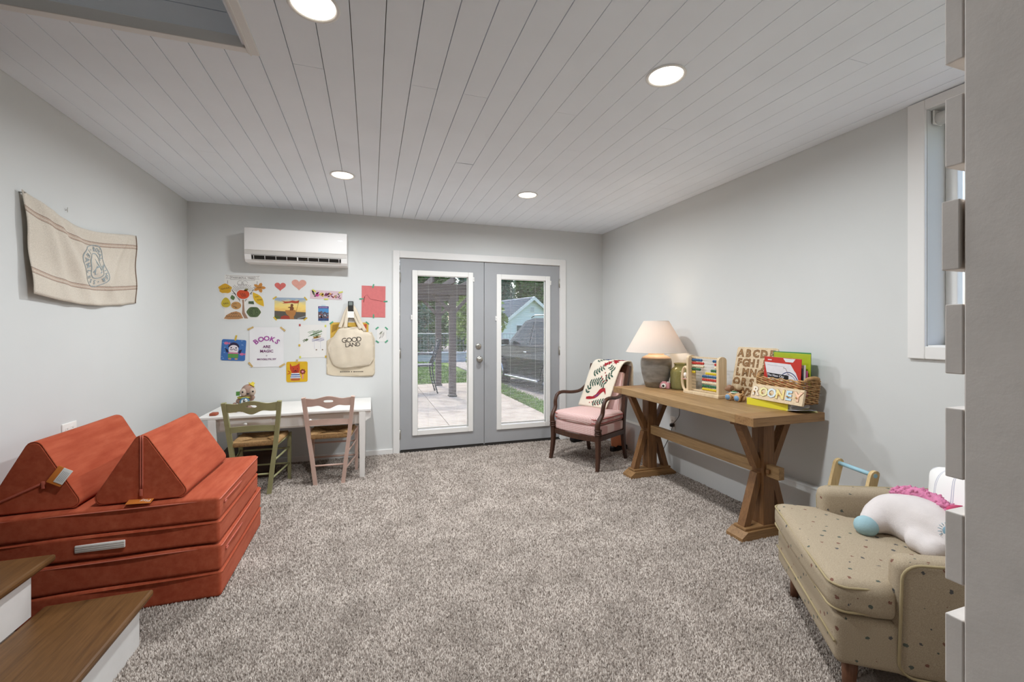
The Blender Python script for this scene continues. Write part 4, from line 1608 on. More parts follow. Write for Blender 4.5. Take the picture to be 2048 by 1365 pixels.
    def seatfn(x, y, z):
        w = 0.165 + 0.10 * (y + 0.17) * 0.35
        sx = x / 0.17
        sy = y / 0.175
        dip = 0.016 * (1 - max(abs(sx), abs(sy)) ** 2)
        return (sx * w, y, z - (dip if z > 0 else -0.004 * (1 - abs(sx))))
    b.rbox((0, 0.172, 0.398), (0.34, 0.365, 0.034), 0.015, 3, sub=10, fn=seatfn)
    st = obj('rush_seat', b, m_rush, t)
    # strands wrapped over the edges
    b = B()
    def seatw(y):
        return 0.165 + 0.035 * y - 0.0
    for i in range(34):
        u = -0.96 + 1.92 * i / 33
        for (y, dy) in ((-0.008, 1), (0.352, -1)):
            w = 0.165 + 0.10 * (y + dy * 0.01 - 0.172 + 0.17) * 0.35
            x = u * w
            P = [(x, y + dy * 0.014, 0.383), (x, y - dy * 0.002, 0.392), (x, y - dy * 0.002, 0.404), (x, y + dy * 0.014, 0.4155), (x * 0.98, y + dy * (0.02 + 0.10 * (1 - abs(u))), 0.414 - 0.008 * (1 - abs(u)))]
            b.tube(P, 0.0046, 5)
    for i in range(30):
        v_ = 0.012 + 0.322 * i / 29
        for s in (-1, 1):
            w = 0.165 + 0.10 * (v_ - 0.002) * 0.35
            P = [(s * (w - 0.014), v_, 0.383), (s * (w + 0.002), v_, 0.392), (s * (w + 0.002), v_, 0.404), (s * (w - 0.014), v_, 0.4155), (s * (w - 0.02 - 0.10 * (1 - abs(v_ - 0.172) / 0.17)), v_, 0.412 - 0.008 * (1 - abs(v_ - .172) / .17))]
            b.tube(P, 0.0046, 5)
    so = obj('rush_strands', b, m_rushd, st)
    so['kind'] = 'stuff'
    return t
m_green = mat('sage_green_paint', '#96936a', 0.55, 0.06, 14)
m_pinkp = mat('dusty_pink_paint', '#c9ab9d', 0.55, 0.06, 14)
rush_chair('sage green wooden chair with woven rush seat, pulled up to the white desk', m_green, (-0.866, 3.785, 0), -2)
rush_chair('dusty pink wooden chair with woven rush seat, pulled up to the white desk', m_pinkp, (-0.330, 3.868, 0), -3)

# ---- things under and on the desk
t = thing('storage_box', 'dark brown box on the carpet under the white desk', 'box', (-1.02, 4.33, 0.0), 4)
m_boxd = mat('dark_brown_card', '#3d2c22', 0.8, 0.1, 20)
b = B()
b.bb(-0.19, 0.19, -0.13, 0.13, 0.0, 0.20, bev=0.004)
obj('box_body', b, m_boxd, t)
b = B()
b.bb(-0.20, 0.20, -0.14, 0.14, 0.20, 0.235, bev=0.004)
obj('lid', b, m_boxd, t)
t = thing('stacked_basket', 'round black wire basket under the white desk beside the box', 'basket', (-1.36, 4.25, 0.0))
b = B()
for z, r in ((0.01, 0.10), (0.09, 0.115), (0.17, 0.125), (0.25, 0.13)):
    b.tube([(r * math.cos(a), r * math.sin(a), z) for a in [2 * PI * k / 24 for k in range(24)]], 0.004, 6, closed=True)
for k in range(16):
    a = 2 * PI * k / 16
    b.cyl((0.10 * math.cos(a), 0.10 * math.sin(a), 0.01), (0.13 * math.cos(a), 0.13 * math.sin(a), 0.25), 0.0025, None, 5)
b.lathe([(0.0, 0.004), (0.10, 0.004), (0.10, 0.012), (0, 0.012)], 20)
obj('wire_frame', b, m_black, t)

def plush_sloth():
    t = thing('plush_sloth', 'small plush sloth with a mirror disc and yellow hat sitting on the white desk', 'plush toy', (-1.03, 4.20, 0.600), 12)
    m_fur = mat('sloth_fur', '#9c8274', 0.95, 0.12, 60, 0.4, 220)
    m_face = mat('sloth_face', '#b8a697', 0.9, 0.05, 60)
    b = B()
    vs, fs = blob([(0, 0, 0.05, 0.05), (0, 0, 0.085, 0.042), (0.02, -0.005, 0.155, 0.052), (0.028, -0.008, 0.18, 0.045), (0.05, -.01, .15, .032), (-0.045, -0.01, 0.085, 0.02), (-0.072, -0.015, 0.06, 0.016), (-0.095, -0.02, 0.035, 0.015),
                   (0.055, -0.02, 0.095, 0.018), (0.064, -0.035, 0.11, 0.016), (-0.035, -0.05, 0.022, 0.022), (0.04, -0.05, 0.022, 0.022), (-0.055, -0.085, 0.018, 0.018), (0.06, -0.085, 0.018, 0.018)], 0.010)
    b.add(vs, fs, 0, True)
    body = obj('body', b, m_fur, t)
    for (x, s) in ((-0.008, -1), (0.058, 1)):
        b = B()
        b.ell((x, -0.045, 0.160), (0.026, 0.018, 0.032), 14)
        e = obj('face_patch', b, m_face, t)
        b = B()
        b.ell((x + s * 0.004, -0.062, 0.163), (0.007, 0.005, 0.0075), 10)
        obj('eye', b, m_black, e)
    b = B()
    b.ell((0.026, -0.068, 0.146), (0.011, 0.008, 0.007), 10)
    obj('nose', b, m_black, t)
    b = B()
    b.lathe([(0, 0.0), (0.026, 0.0), (0.028, 0.003), (0.026, 0.006), (0, 0.006)], 24, M=T(0.002, -0.056, 0.078) @ R('X', 80))
    obj('mirror_disc', b, mat('mirror_disc', '#dfe6ea', 0.08, 0, metal=1.0), t)
    b = B()
    b.lathe([(0.028, 0), (0.036, 0.002), (0.037, 0.006), (0.028, 0.005)], 20, M=T(0.002, -0.053, 0.078) @ R('X', 80))
    obj('mirror_rim', b, flat('#4f7f96'), t)
    b = B()
    b.lathe([(0.0, 0), (0.03, 0), (0.03, 0.005), (0.015, 0.01), (0.013, 0.026), (0.0, 0.03)], 16, M=T(0.05, -0.005, 0.213) @ R('Y', 40))
    obj('hat', b, flat('#d8c23c'), t)
    b = B()
    b.ell((0.036, -0.02, 0.21), (0.016, 0.014, 0.012), 10)
    obj('hat_flower', b, flat('#c4702c'), t)
    b = B()
    b.box((-0.048, 0.0, 0.145), (0.028, 0.006, 0.036), bev=0.002)
    obj('cloth_tag', b, flat('#5f9a48'), t)
    b = B()
    b.tube([(0.046 * math.cos(a), -0.004 + 0.04 * math.sin(a), 0.112) for a in [2 * PI * k / 20 for k in range(20)]], 0.008, 8, closed=True)
    obj('scarf', b, flat('#c9bd55'), t)
    for (c_, x, y, rz_) in (('#d0b63a', -0.085, -0.075, 10), ('#5f9fae', -0.055, -0.04, -15), ('#b94a3c', 0.004, -0.075, 5), ('#6f9f8a', 0.075, -0.05, 20)):
        b = B()
        b.rbox((0, 0, 0.006), (0.06, 0.026, 0.012), 0.005, 2, M=T(x, y, 0) @ R('Z', rz_))
        obj('foot_tab', b, flat(c_), t)
plush_sloth()
b = B()
b.rbox((0, 0, 0.011), (0.05, 0.07, 0.022), 0.008, 2)
tag(obj('wooden_block', b, flat('#a4553c'), None, loc=(-1.20, 4.02, 0.600)), 'small reddish wooden block on the front corner of the white desk', 'toy block')

# ================================================================== PLAY COUCH
nn = N('rust_velvet')
vv = nn.mapping(scale=(2.5, 1, 2.5), rot=(0, 0, 0.5))
nz = nn.noise(vv, 6.0, 4.0, 0.6)
nz2 = nn.noise(nn.mapping(scale=(12, 1.5, 12)), 3.0, 3.0)
nn.col(nn.mix(0.5, nn.ramp(nz, [(0.3, lin('#9a4028')), (0.55, lin('#aa5034')), (0.75, lin('#b66044'))]), nn.ramp(nz2, [(0.35, lin('#9e442a')), (0.65, lin('#b85e42'))])))
nn.set(0.82, 0, 0.2)
nn.b.inputs['Sheen Weight'].default_value = 0.15
nn.b.inputs['Sheen Roughness'].default_value = 0.4
nn.b.inputs['Sheen Tint'].default_value = lin('#f0a58c')
nn.bump(nn.noise(nn.mapping(), 60, 3), 0.08, 0.004)
m_rust = nn.mat
m_pipe = mat('rust_piping', '#c06a55', 0.7, 0.05)
m_zip = mat('zip_tape', '#b8604c', 0.6, 0.05)
m_tag = mat('orange_label', '#c8742c', 0.7, 0.05)
def folded_cushion(name, label, x0, x1, y0, y1, z0, hl, rz, handle=False, tipx=0.0):
    t = thing(name, label, 'cushion', ((x0 + x1) / 2, (y0 + y1) / 2, z0), rz, 'folded play couch cushions')
    w, l = x1 - x0, y1 - y0
    for k in range(2):
        b = B()
        def puf(x, y, z):
            q = (1 - (2 * x / w) ** 4) * (1 - (2 * y / l) ** 4)
            return (x, y + 0.004 * math.sin(x * 9 + k), z + (0.006 * q if z > 0 else -0.0) + 0.0015 * math.sin(12 * x + 7 * y))
        b.rbox((0, 0, hl * (k + .5)), (w, l, hl - 0.001), 0.014, 4, sub=12, fn=puf)
        lay = obj('layer', b, m_rust, t)
        r = 0.03
        for zz in (hl * (k + 1) - 0.012,):
            b = B()
            pts = rrect(w + 0.001, l + 0.001, 0.016, 5)
            b.tube([(p[0], p[1], zz) for p in pts], 0.0030, 6, closed=True)
            obj('piping', b, m_pipe if k else m_rust, lay)
    if handle:
        b = B()
        b.rbox((-0.015, -l / 2 - 0.002, hl * 0.5), (0.18, 0.010, 0.034), 0.004, 2)
        hn = obj('handle_strap', b, mat('strap_white', '#e4e0da', 0.8, 0.03, 80, 0.2, 400), t)
        for j in (-1, 0, 1):
            b = B()
            b.bb(-0.104, 0.074, -l / 2 - 0.0078, -l / 2 - 0.0068, hl * 0.5 + j * 0.0085 - 0.0006, hl * 0.5 + j * 0.0085 + 0.0006)
            obj('stitching', b, flat('#b5aca2'), hn)
    b = B()
    zx, zy = w / 2 + 0.001, -l / 2 + 0.10
    b.tube([(zx, zy - 0.03, hl * 1.62), (zx + 0.002, zy + 0.25, hl * 1.62)], 0.004, 6)
    b.box((zx + 0.006, zy - 0.03, hl * 1.62 - 0.004), (0.006, 0.03, 0.010), bev=0.002)
    obj('zipper', b, m_zip, t)
    return t
folded_cushion('folded_cushion', 'rust velvet folded cushion lying on the carpet, bottom of the play couch stack', XL + 0.006, -0.688, 2.392, 3.20, 0.0, 0.128, 0.3)
folded_cushion('folded_cushion', 'rust velvet folded cushion with white strap handle, under the two wedges', XL + 0.012, -0.692, 2.392, 3.13, 0.262, 0.110, 0.0, True)
def wedge(label, xc, y0, w, hgt, l, rz, loc_tag):
    t = thing('wedge_cushion', label, 'cushion', (xc, y0 + l / 2, 0.489), rz, 'play couch wedges')
    b = B()
    # rounded triangle profile
    tri = [(-w / 2, 0.0), (w / 2, 0.0), (0.0, hgt)]
    rr = 0.030
    prof = []
    for i in range(3):
        p, a, c_ = Vector(tri[i]), Vector(tri[i - 1]), Vector(tri[(i + 1) % 3])
        d0, d1 = (a - p).normalized(), (c_ - p).normalized()
        ang = math.acos(d0.dot(d1))
        dist = rr / math.tan(ang / 2)
        s0, s1 = p + d0 * dist, p + d1 * dist
        cen = p + (d0 + d1).normalized() * rr / math.sin(ang / 2)
        a0, a1 = math.atan2(*(s0 - cen).yx), math.atan2(*(s1 - cen).yx)
        while a1 < a0:
            a1 += 2 * PI
        for k in range(7):
            aa = a0 + (a1 - a0) * k / 6
            prof.append((cen.x + rr * math.cos(aa), cen.y + rr * math.sin(aa)))
        nxt = Vector(tri[(i + 1) % 3])
        for k in range(1, 4):
            q = p.lerp(nxt, 0.25 * k)
            prof.append((q.x, q.y))
    cx, cy = 0.0, hgt * 0.36
    k = len(prof)
    ysec = [(-l / 2, 0.955), (-l / 2 + 0.003, 0.975), (-l / 2 + 0.009, 0.990), (-l / 2 + 0.018, 1.0)] + [(-l / 2 + 0.016 + (l - 0.032) * j / 8, 1.0) for j in range(1, 8)] + [(l / 2 - 0.018, 1.0), (l / 2 - 0.009, 0.990), (l / 2 - 0.003, 0.975), (l / 2, 0.955)]
    vs = []
    for (y, s) in ysec:
        for (x, z) in prof:
            vs.append((cx + (x - cx) * s + 0.002 * math.sin(9 * y + 6 * z), y, max(0.0, cy + (z - cy) * s)))
    fs = []
    for j in range(len(ysec) - 1):
        for i in range(k):
            fs.append((j * k + i, j * k + (i + 1) % k, (j + 1) * k + (i + 1) % k, (j + 1) * k + i))
    o_ = b.add(vs, fs, 0, True)
    c0, c1 = vs[:k], vs[-k:]
    b.add(c0, [tuple(range(k))], 0, False)
    b.add(c1, [tuple(reversed(range(k)))], 0, False)
    w_ = obj('foam_body', b, m_rust, t)
    b = B()
    b.tube([(cx + (x - cx) * 0.992, -l / 2 + 0.004, max(0.003, cy + (z - cy) * 0.992)) for (x, z) in prof], 0.003, 6, closed=True)
    obj('piping', b, m_rust, w_)
    if loc_tag == 'mid':
        za, zb_ = (0.0, 0.05), (0.0, hgt - 0.03)
    else:
        za, zb_ = (0.035, 0.125), (-w / 2 + 0.05, 0.05)
    y = -l / 2 - 0.001
    b = B()
    P = [(za[0] + (zb_[0] - za[0]) * q / 8, y - 0.001, za[1] + (zb_[1] - za[1]) * q / 8) for q in range(9)]
    b.tube([(p[0] - 0.004, p[1], p[2]) for p in P], 0.0032, 6)
    b.tube([(p[0] + 0.004, p[1], p[2]) for p in P], 0.0032, 6)
    zp = obj('zipper', b, m_zip, t)
    b = B()
    b.rbox((za[0], y - 0.005, za[1] - 0.008), (0.012, 0.006, 0.032), 0.002, 2)
    obj('zipper_pull', b, m_zip, zp)
    b = B()
    if loc_tag == 'mid':
        M_ = T(0.0, y - 0.017, 0.006) @ R('X', 14) @ R('Y', 3)
        b.rbox((0, 0, 0), (0.095, 0.036, 0.0016), 0.0007, 1, M=M_)
        lo = obj('brand_tag', b, m_tag, t)
        b = B()
        b.text('Play', 0.026, M_ @ T(0.02, 0.004, 0.0009) @ R('Z', 180), 0.0003)
        obj('tag_lettering', b, m_paper, lo)
    else:
        M_ = T(0.092, y - 0.006, 0.150) @ R('Y', 30) @ R('X', 78)
        b.rbox((0, 0, 0), (0.056, 0.075, 0.0016), 0.0007, 1, M=M_)
        lo = obj('brand_tag', b, m_tag, t)
        b = B()
        b.rbox((0.012, 0.005, 0.002), (0.036, 0.064, 0.0014), 0.0006, 1, M=M_)
        co = obj('care_label', b, m_paper, t)
        b = B()
        for q in range(5):
            b.box((0.012 - 0.011 + 0.0055 * q, 0.003, 0.003), (0.0012, 0.044, 0.0003), M=M_)
        obj('label_print', b, flat('#8a8a90'), co)
    return t
wedge('rust velvet wedge cushion with an upright zip, towards the white desk', -1.012, 2.425, 0.395, 0.335, 0.60, 0.0, 'mid')
wedge('rust velvet wedge cushion with a white care label, against the wall', -1.398, 2.425, 0.355, 0.342, 0.66, 0.0, 'side')

# ================================================================== WOODEN ARMCHAIR WITH CHECKED CUSHIONS
m_mahog = wood('dark_mahogany', '#4a2f22', '#2a1a13', 'Z', 0.35)
nn = N('red_gingham')
sp = nn.n('ShaderNodeSeparateXYZ')
nn.l(nn.mapping(scale=(200, 200, 200)), sp.inputs[0])
fx = nn.math('GREATER_THAN', nn.math('SINE', nn.math('MULTIPLY', nn.math('ADD', sp.outputs[0], 0.0), 2.0)), 0.0)
fy = nn.math('GREATER_THAN', nn.math('SINE', nn.math('MULTIPLY', nn.math('ADD', sp.outputs[1], sp.outputs[2]), 2.0)), 0.0)
fac = nn.math('MULTIPLY', nn.math('ADD', fx, fy), 0.5)
nn.col(nn.ramp(fac, [(0.0, lin('#e6d6d1')), (0.5, lin('#d6b1ab')), (1.0, lin('#c38e89'))]))
nn.set(0.85, 0, 0.2)
nn.bump(nn.noise(nn.mapping(), 40, 4), 0.2, 0.006)
m_ging = nn.mat
m_welt = mat('red_welt', '#9c4a44', 0.8, 0.05)
ch = thing('armchair', 'dark wooden armchair with red checked cushions beside the double doors', 'armchair', (2.077, 3.80, 0.0), -65.8)
for s in (-1, 1):
    b = B()   # sabre front leg
    b.tube(bez([(s * 0.285, -0.275, 0.0), (s * 0.278, -0.258, 0.10), (s * 0.272, -0.248, 0.22), (s * 0.272, -0.248, 0.33)], 4), [0.019 + 0.010 * k / 12 for k in range(13)], 4, up=(0, 1, 0))
    obj('leg', b, m_mahog, ch)
    b = B()   # rear leg running up into the back post
    b.tube(bez([(s * 0.225, 0.275, 0.0), (s * 0.222, 0.245, 0.15), (s * 0.222, 0.232, 0.30), (s * 0.224, 0.240, 0.45), (s * 0.224, 0.285, 0.70), (s * 0.224, 0.335, 0.925)], 4), [0.018 + 0.008 * min(1, k / 8) for k in range(21)], 4, up=(0, 1, 0))
    obj('leg', b, m_mahog, ch)
    b = B()   # sweeping arm, from the front leg block up and back to the post
    b.tube(bez([(s * 0.274, -0.250, 0.33), (s * 0.276, -0.262, 0.40), (s * 0.280, -0.250, 0.45), (s * 0.286, -0.205, 0.51), (s * 0.292, -0.195, 0.58), (s * 0.292, -0.165, 0.635), (s * 0.288, -0.09, 0.652), (s * 0.270, 0.04, 0.640), (s * 0.245, 0.16, 0.655), (s * 0.226, 0.285, 0.735)], 5),
           [0.028 - 0.008 * min(1, k / 20) for k in range(46)], 8, sq=(1.0, 0.85))
    arm = obj('arm', b, m_mahog, ch)
    b = B()
    for zz, rr in ((0.335, 0.034), (0.352, 0.031), (0.372, 0.034)):
        b.lathe([(0.02, -0.006), (rr, -0.006), (rr, 0.006), (0.02, 0.006)], 12, c=(s * 0.275, -0.251, zz))
    obj('turned_ring', b, m_mahog, arm)
    b = B()
    b.bb(s * 0.255 - 0.014, s * 0.255 + 0.014, -0.235, 0.23, 0.262, 0.305)
    b.deform(lambda x, y, z: (x - s * 0.03 * (y + 0.235) / 0.465, y, z))
    obj('side_rail', b, m_mahog, ch)
b = B()
vs, fs = [], []
for i in range(17):
    u = -1 + 2 * i / 16
    yy = -0.245 - 0.035 * (1 - u * u)
    for (dy, dz) in ((-.012, .262), (-.012, .305), (.014, .305), (.014, .262)):
        vs.append((u * 0.25, yy + dy, dz))
for i in range(16):
    for j in range(4):
        fs.append((i * 4 + j, i * 4 + (j + 1) % 4, i * 4 + 4 + (j + 1) % 4, i * 4 + 4 + j))
b.add(vs, fs)
obj('front_rail', b, m_mahog, ch)
b = B()
b.bb(-0.22, 0.22, 0.222, 0.246, 0.262, 0.305)
obj('back_rail', b, m_mahog, ch)
b = B()
b.box((0, 0, 0), (0.44, 0.024, 0.085), bev=0.005, M=T(0, 0.327, 0.895) @ R('X', -12))
obj('crest_rail', b, m_mahog, ch)
def bow(amt):
    return lambda x, y, z: (x * (1.0 - 0.12 * (y + 0.24) / 0.48), y - (amt * (1 - (x / 0.27) ** 2) if y < 0 else 0), z)
b = B()
b.rbox((0, 0.0, 0.352), (0.525, 0.475, 0.096), 0.018, 3, sub=8, fn=bow(0.035))
up = obj('upholstered_seat', b, m_ging, ch)
b = B()
fn = lambda x, y, z: bow(0.045)(x, y, z + (0.016 * (1 - (x / .27) ** 2) * (1 - (y / .25) ** 2)) * (1 if z > 0 else 0.2))
b.rbox((0, -0.006, 0.444), (0.540, 0.47, 0.088), 0.036, 4, sub=10, fn=fn)
cu = obj('seat_cushion', b, m_ging, ch)
for zz in (0.462, 0.425):
    b = B()
    pts = []
    for p in rrect(0.544, 0.474, 0.042, 6):
        q = bow(0.045)(p[0], p[1], 0)
        pts.append((q[0], q[1] - 0.006, zz))
    b.tube(pts, 0.004, 6, closed=True)
    obj('welt', b, m_welt, cu)
b = B()
b.rbox((0, 0, 0), (0.40, 0.075, 0.44), 0.03, 4, sub=8, fn=lambda x, y, z: (x, y - (0.014 * (1 - (x / .2) ** 2) * (1 - (z / .22) ** 2) if y < 0 else 0), z), M=T(0, 0.255, 0.645) @ R('X', -12))
obj('back_cushion', b, m_ging, ch)

# quilted throw over the chair back; lives in the same frame as the chair
qt = thing('quilted_throw', 'cream throw with red bird, leaves and berries draped over the armchair back', 'throw', (2.077, 3.80, 0.0), -65.8)
m_quilt = mat('quilt_cream', '#e2d8c6', 0.9, 0.03, 10, 0.35, 90)
path = bez([(0.115, 0.497), (0.150, 0.60), (0.192, 0.74), (0.235, 0.87), (0.268, 0.945), (0.318, 0.968), (0.362, 0.950), (0.378, 0.88), (0.372, 0.78), (0.378, 0.66)], 6)
NPT = len(path)
def quilt(u, v_):
    """u across (-1..1), v along 0 (front hem) .. 1 (rear hem)"""
    f = v_ * (NPT - 1)
    i = min(int(f), NPT - 2)
    p = path[i].lerp(path[i + 1], f - i)
    t_ = (path[i + 1] - path[i]).normalized()
    nrm = Vector((-t_.y, t_.x))
    w = 0.172 + 0.02 * v_
    xc = -0.065 + 0.12 * min(1, v_ / 0.6)
    rip = 0.005 * math.sin(3.2 * u + 2 * v_) + 0.006 * (abs(u) ** 3)
    return (xc + u * w, p.x + nrm.x * rip, p.y + nrm.y * rip)
b = B()
nu, nv = 20, 48
vs, fs = [], []
for off in (0, 1):
    for j in range(nv + 1):
        for i in range(nu + 1):
            p = quilt(-1 + 2 * i / nu, j / nv)
            f = j / nv * (NPT - 1)
            ii = min(int(f), NPT - 2)
            t_ = (path[ii + 1] - path[ii]).normalized()
            nr = Vector((-t_.y, t_.x)) * (0.010 * off)
            vs.append((p[0], p[1] + nr.x, p[2] + nr.y))
qn = (nu + 1) * (nv + 1)
for j in range(nv):
    for i in range(nu):
        a = j * (nu + 1) + i
        fs += [(a, a + 1, a + nu + 2, a + nu + 1), (qn + a, qn + a + nu + 1, qn + a + nu + 2, qn + a + 1)]
for j in range(nv):
    a = j * (nu + 1)
    fs += [(a, a + nu + 1, qn + a + nu + 1, qn + a), (a + nu, qn + a + nu, qn + a + 2 * nu + 1, a + 2 * nu + 1)]
for i in range(nu):
    a = nv * (nu + 1) + i
    fs += [(i, qn + i, qn + i + 1, i + 1), (a, a + 1, qn + a + 1, qn + a)]
b.add(vs, fs, 0, True)
obj('quilt_cloth', b, m_quilt, qt)
LEN = sum((path[i + 1] - path[i]).length for i in range(NPT - 1))
def qpt(x, y, lift=0.0125):
    """x in metres across, y metres up from the front hem"""
    v_ = min(max(y / LEN, 0), 1)
    w = 0.172 + 0.02 * v_
    p = quilt(x / w, v_)
    f = v_ * (NPT - 1)
    ii = min(int(f), NPT - 2)
    t_ = (path[ii + 1] - path[ii]).normalized()
    return (p[0], p[1] - t_.y * lift, p[2] + t_.x * lift)
def appl(b, poly, mi):
    n_ = len(poly)
    cx, cy = sum(p[0] for p in poly) / n_, sum(p[1] for p in poly) / n_
    V = [qpt(cx, cy)] + [qpt(*p) for p in poly]
    b.add(V, [(0, 1 + i, 1 + (i + 1) % n_) for i in range(n_)], mi)
def lf(x, y, a, l=0.034, w=0.0065):
    return [(x + q[0] * math.cos(a) - q[1] * math.sin(a), y + q[0] * math.sin(a) + q[1] * math.cos(a)) for q in [(l * .5 * (1 - math.cos(PI * k / 5)), w * math.sin(PI * k / 5)) for k in range(6)] + [(l * .5 * (1 - math.cos(PI * k / 5)), -w * math.sin(PI * k / 5)) for k in range(4, 0, -1)]]
def branch(b, x, y, a, n_, step=0.027):
    for k in range(n_):
        px, py = x + k * step * math.cos(a), y + k * step * math.sin(a)
        for s in (-1, 1):
            appl(b, lf(px, py, a + s * 1.0), 0)
    for k in range(n_ - 1):
        px, py = x + k * step * math.cos(a), y + k * step * math.sin(a)
        appl(b, lf(px, py, a, step * 1.1, 0.0018), 0)
b = B()
branch(b, -0.01, 0.035, math.radians(15), 5)
branch(b, -0.12, 0.185, math.radians(12), 4)
branch(b, -0.02, 0.215, math.radians(-20), 4)
branch(b, 0.06, 0.225, math.radians(35), 3)
branch(b, -0.11, 0.255, math.radians(32), 5)
branch(b, -0.125, 0.12, math.radians(75), 2)
branch(b, -0.13, 0.40, math.radians(50), 3)
branch(b, 0.12, 0.30, math.radians(150), 3)
obj('applique_leaves', b, flat('#35584a', 0.9), qt)['kind'] = 'stuff'
b = B()
bird = [(-.115, .088), (-.085, .096), (-.04, .098), (-.005, .115), (.025, .150), (.06, .168), (.088, .162), (.108, .135), (.110, .12), (.096, .132), (.078, .142), (.055, .128), (.025, .100), (-.01, .082), (-.06, .072), (-.11, .068)]
V = [qpt(*p) for p in bird]
k = len(bird)
b.add(V, [(i, i + 1, k - 2 - i, k - 1 - i) for i in range(k // 2 - 1)], 0)
appl(b, [(-.02, .09), (.02, .105), (.04, .135), (.02, .12), (-.01, .10)], 1)
obj('applique_bird', b, [flat('#a8262f', 0.9), flat('#5a4a86', 0.9)], qt)
for (x, y) in ((.03, .385), (.07, .425), (-.005, .36), (.105, .45), (.10, .40), (.135, .475)):
    b = B()
    appl(b, [(x + (0.036 if i % 2 == 0 else 0.016) * math.cos(2 * PI * i / 10), y + (0.036 if i % 2 == 0 else 0.016) * math.sin(2 * PI * i / 10)) for i in range(10)], 0)
    obj('applique_flower', b, flat('#a8262f', 0.9), qt)
b = B()
for (x, y) in ((-.02, .048), (.02, .028), (.05, .05), (-.05, .04), (.07, .03), (.04, .205), (.02, .225), (.07, .215), (.05, .25), (.03, .27), (.0, .24), (-.03, .345), (-.06, .33)):
    appl(b, circ(x, y, 0.0065, None, 7), 0)
obj('applique_berries', b, flat('#a8262f', 0.9), qt)['kind'] = 'stuff'
for (x, y) in ((-.03, .462), (-.06, .475), (-.02, .50), (.10, .66), (.06, .70), (.12, .72), (.02, .68), (.10, .78), (.05, .80)):
    b = B()
    for k in range(5):
        appl(b, lf(x, y, 2 * PI * k / 5, 0.034, 0.010), 0)
    obj('applique_blue_flower', b, flat('#31507c', 0.9), qt)

# things on the floor around the armchair
t = thing('peach_board', 'peach plastic panel with a dark wavy foot leaning behind the armchair', 'toy', (2.52, 3.99, 0.0), 14)  # unidentified panel standing on a dark wavy foot
b = B()
b.rbox((0, 0, 0.16), (0.20, 0.03, 0.24), 0.014, 3, M=R('X', -6))
obj('board', b, mat('peach_paint', '#d98c66', 0.5, 0.04), t)
b = B()
pl = [(-0.11, 0.0)] + [(-0.11 + 0.22 * k / 16, 0.045 + 0.014 * math.sin(k * 1.2)) for k in range(17)] + [(0.11, 0.0)]
b.prism(pl, -0.022, 0.022, M=R('X', 90))
obj('wavy_foot', b, m_black, t)
b = B()
vs, fs = blob([(-0.09, 0, 0.04, 0.042), (-0.03, 0, 0.036, 0.045), (0.04, 0.01, 0.045, 0.05), (0.10, 0.01, 0.06, 0.05)], 0.014)  # dark fabric bundle, taken for the bottom of a bag
zmin = min(v_[2] for v_ in vs)
b.add([(v_[0], v_[1], v_[2] - zmin) for v_ in vs], fs, 0, True)
tag(obj('fabric_bundle', b, mat('black_felt', '#1d1a1b', 0.95, 0.1, 40, 0.3), None, loc=(2.285, 4.44, 0.0), rot=(0, 0, 0.1)), 'dark fabric bundle on the carpet behind the armchair by the door', 'fabric bundle')

# ================================================================== LONG TRESTLE TABLE
m_pine = wood('aged_pine_long', '#9d7e56', '#775a39', 'Y', 0.5)
m_pinex = wood('aged_pine_cross', '#94714a', '#6c4d2e', 'X', 0.5)
m_pinez = wood('aged_pine_upright', '#7f5a38', '#573a22', 'Z', 0.5)
TX0, TX1, TY0, TY1, TZ = 2.075, 2.642, 1.888, 3.372, 0.78
tb = thing('trestle_table', 'long brown pine table on two X-shaped trestles along the wall', 'table', ((TX0 + TX1) / 2, (TY0 + TY1) / 2, 0.0))
ox, oy = (TX0 + TX1) / 2, (TY0 + TY1) / 2
TT = 0.052
hx, hy = (TX1 - TX0) / 2, (TY1 - TY0) / 2
bw_ = 0.13
k = 4
for i in range(k):
    x0 = -hx + 2 * hx * i / k
    b = B()
    b.bb(x0 + 0.0005, x0 + 2 * hx / k - 0.0005, -hy + bw_ + 0.001, hy - bw_ - 0.001, TZ - TT, TZ, bev=0.0015)
    obj('top_plank', b, m_pine, tb)
for s in (-1, 1):
    b = B()
    b.bb(-hx, hx, s * hy, s * (hy - bw_), TZ - TT, TZ, bev=0.002)
    obj('end_board', b, m_pinex, tb)
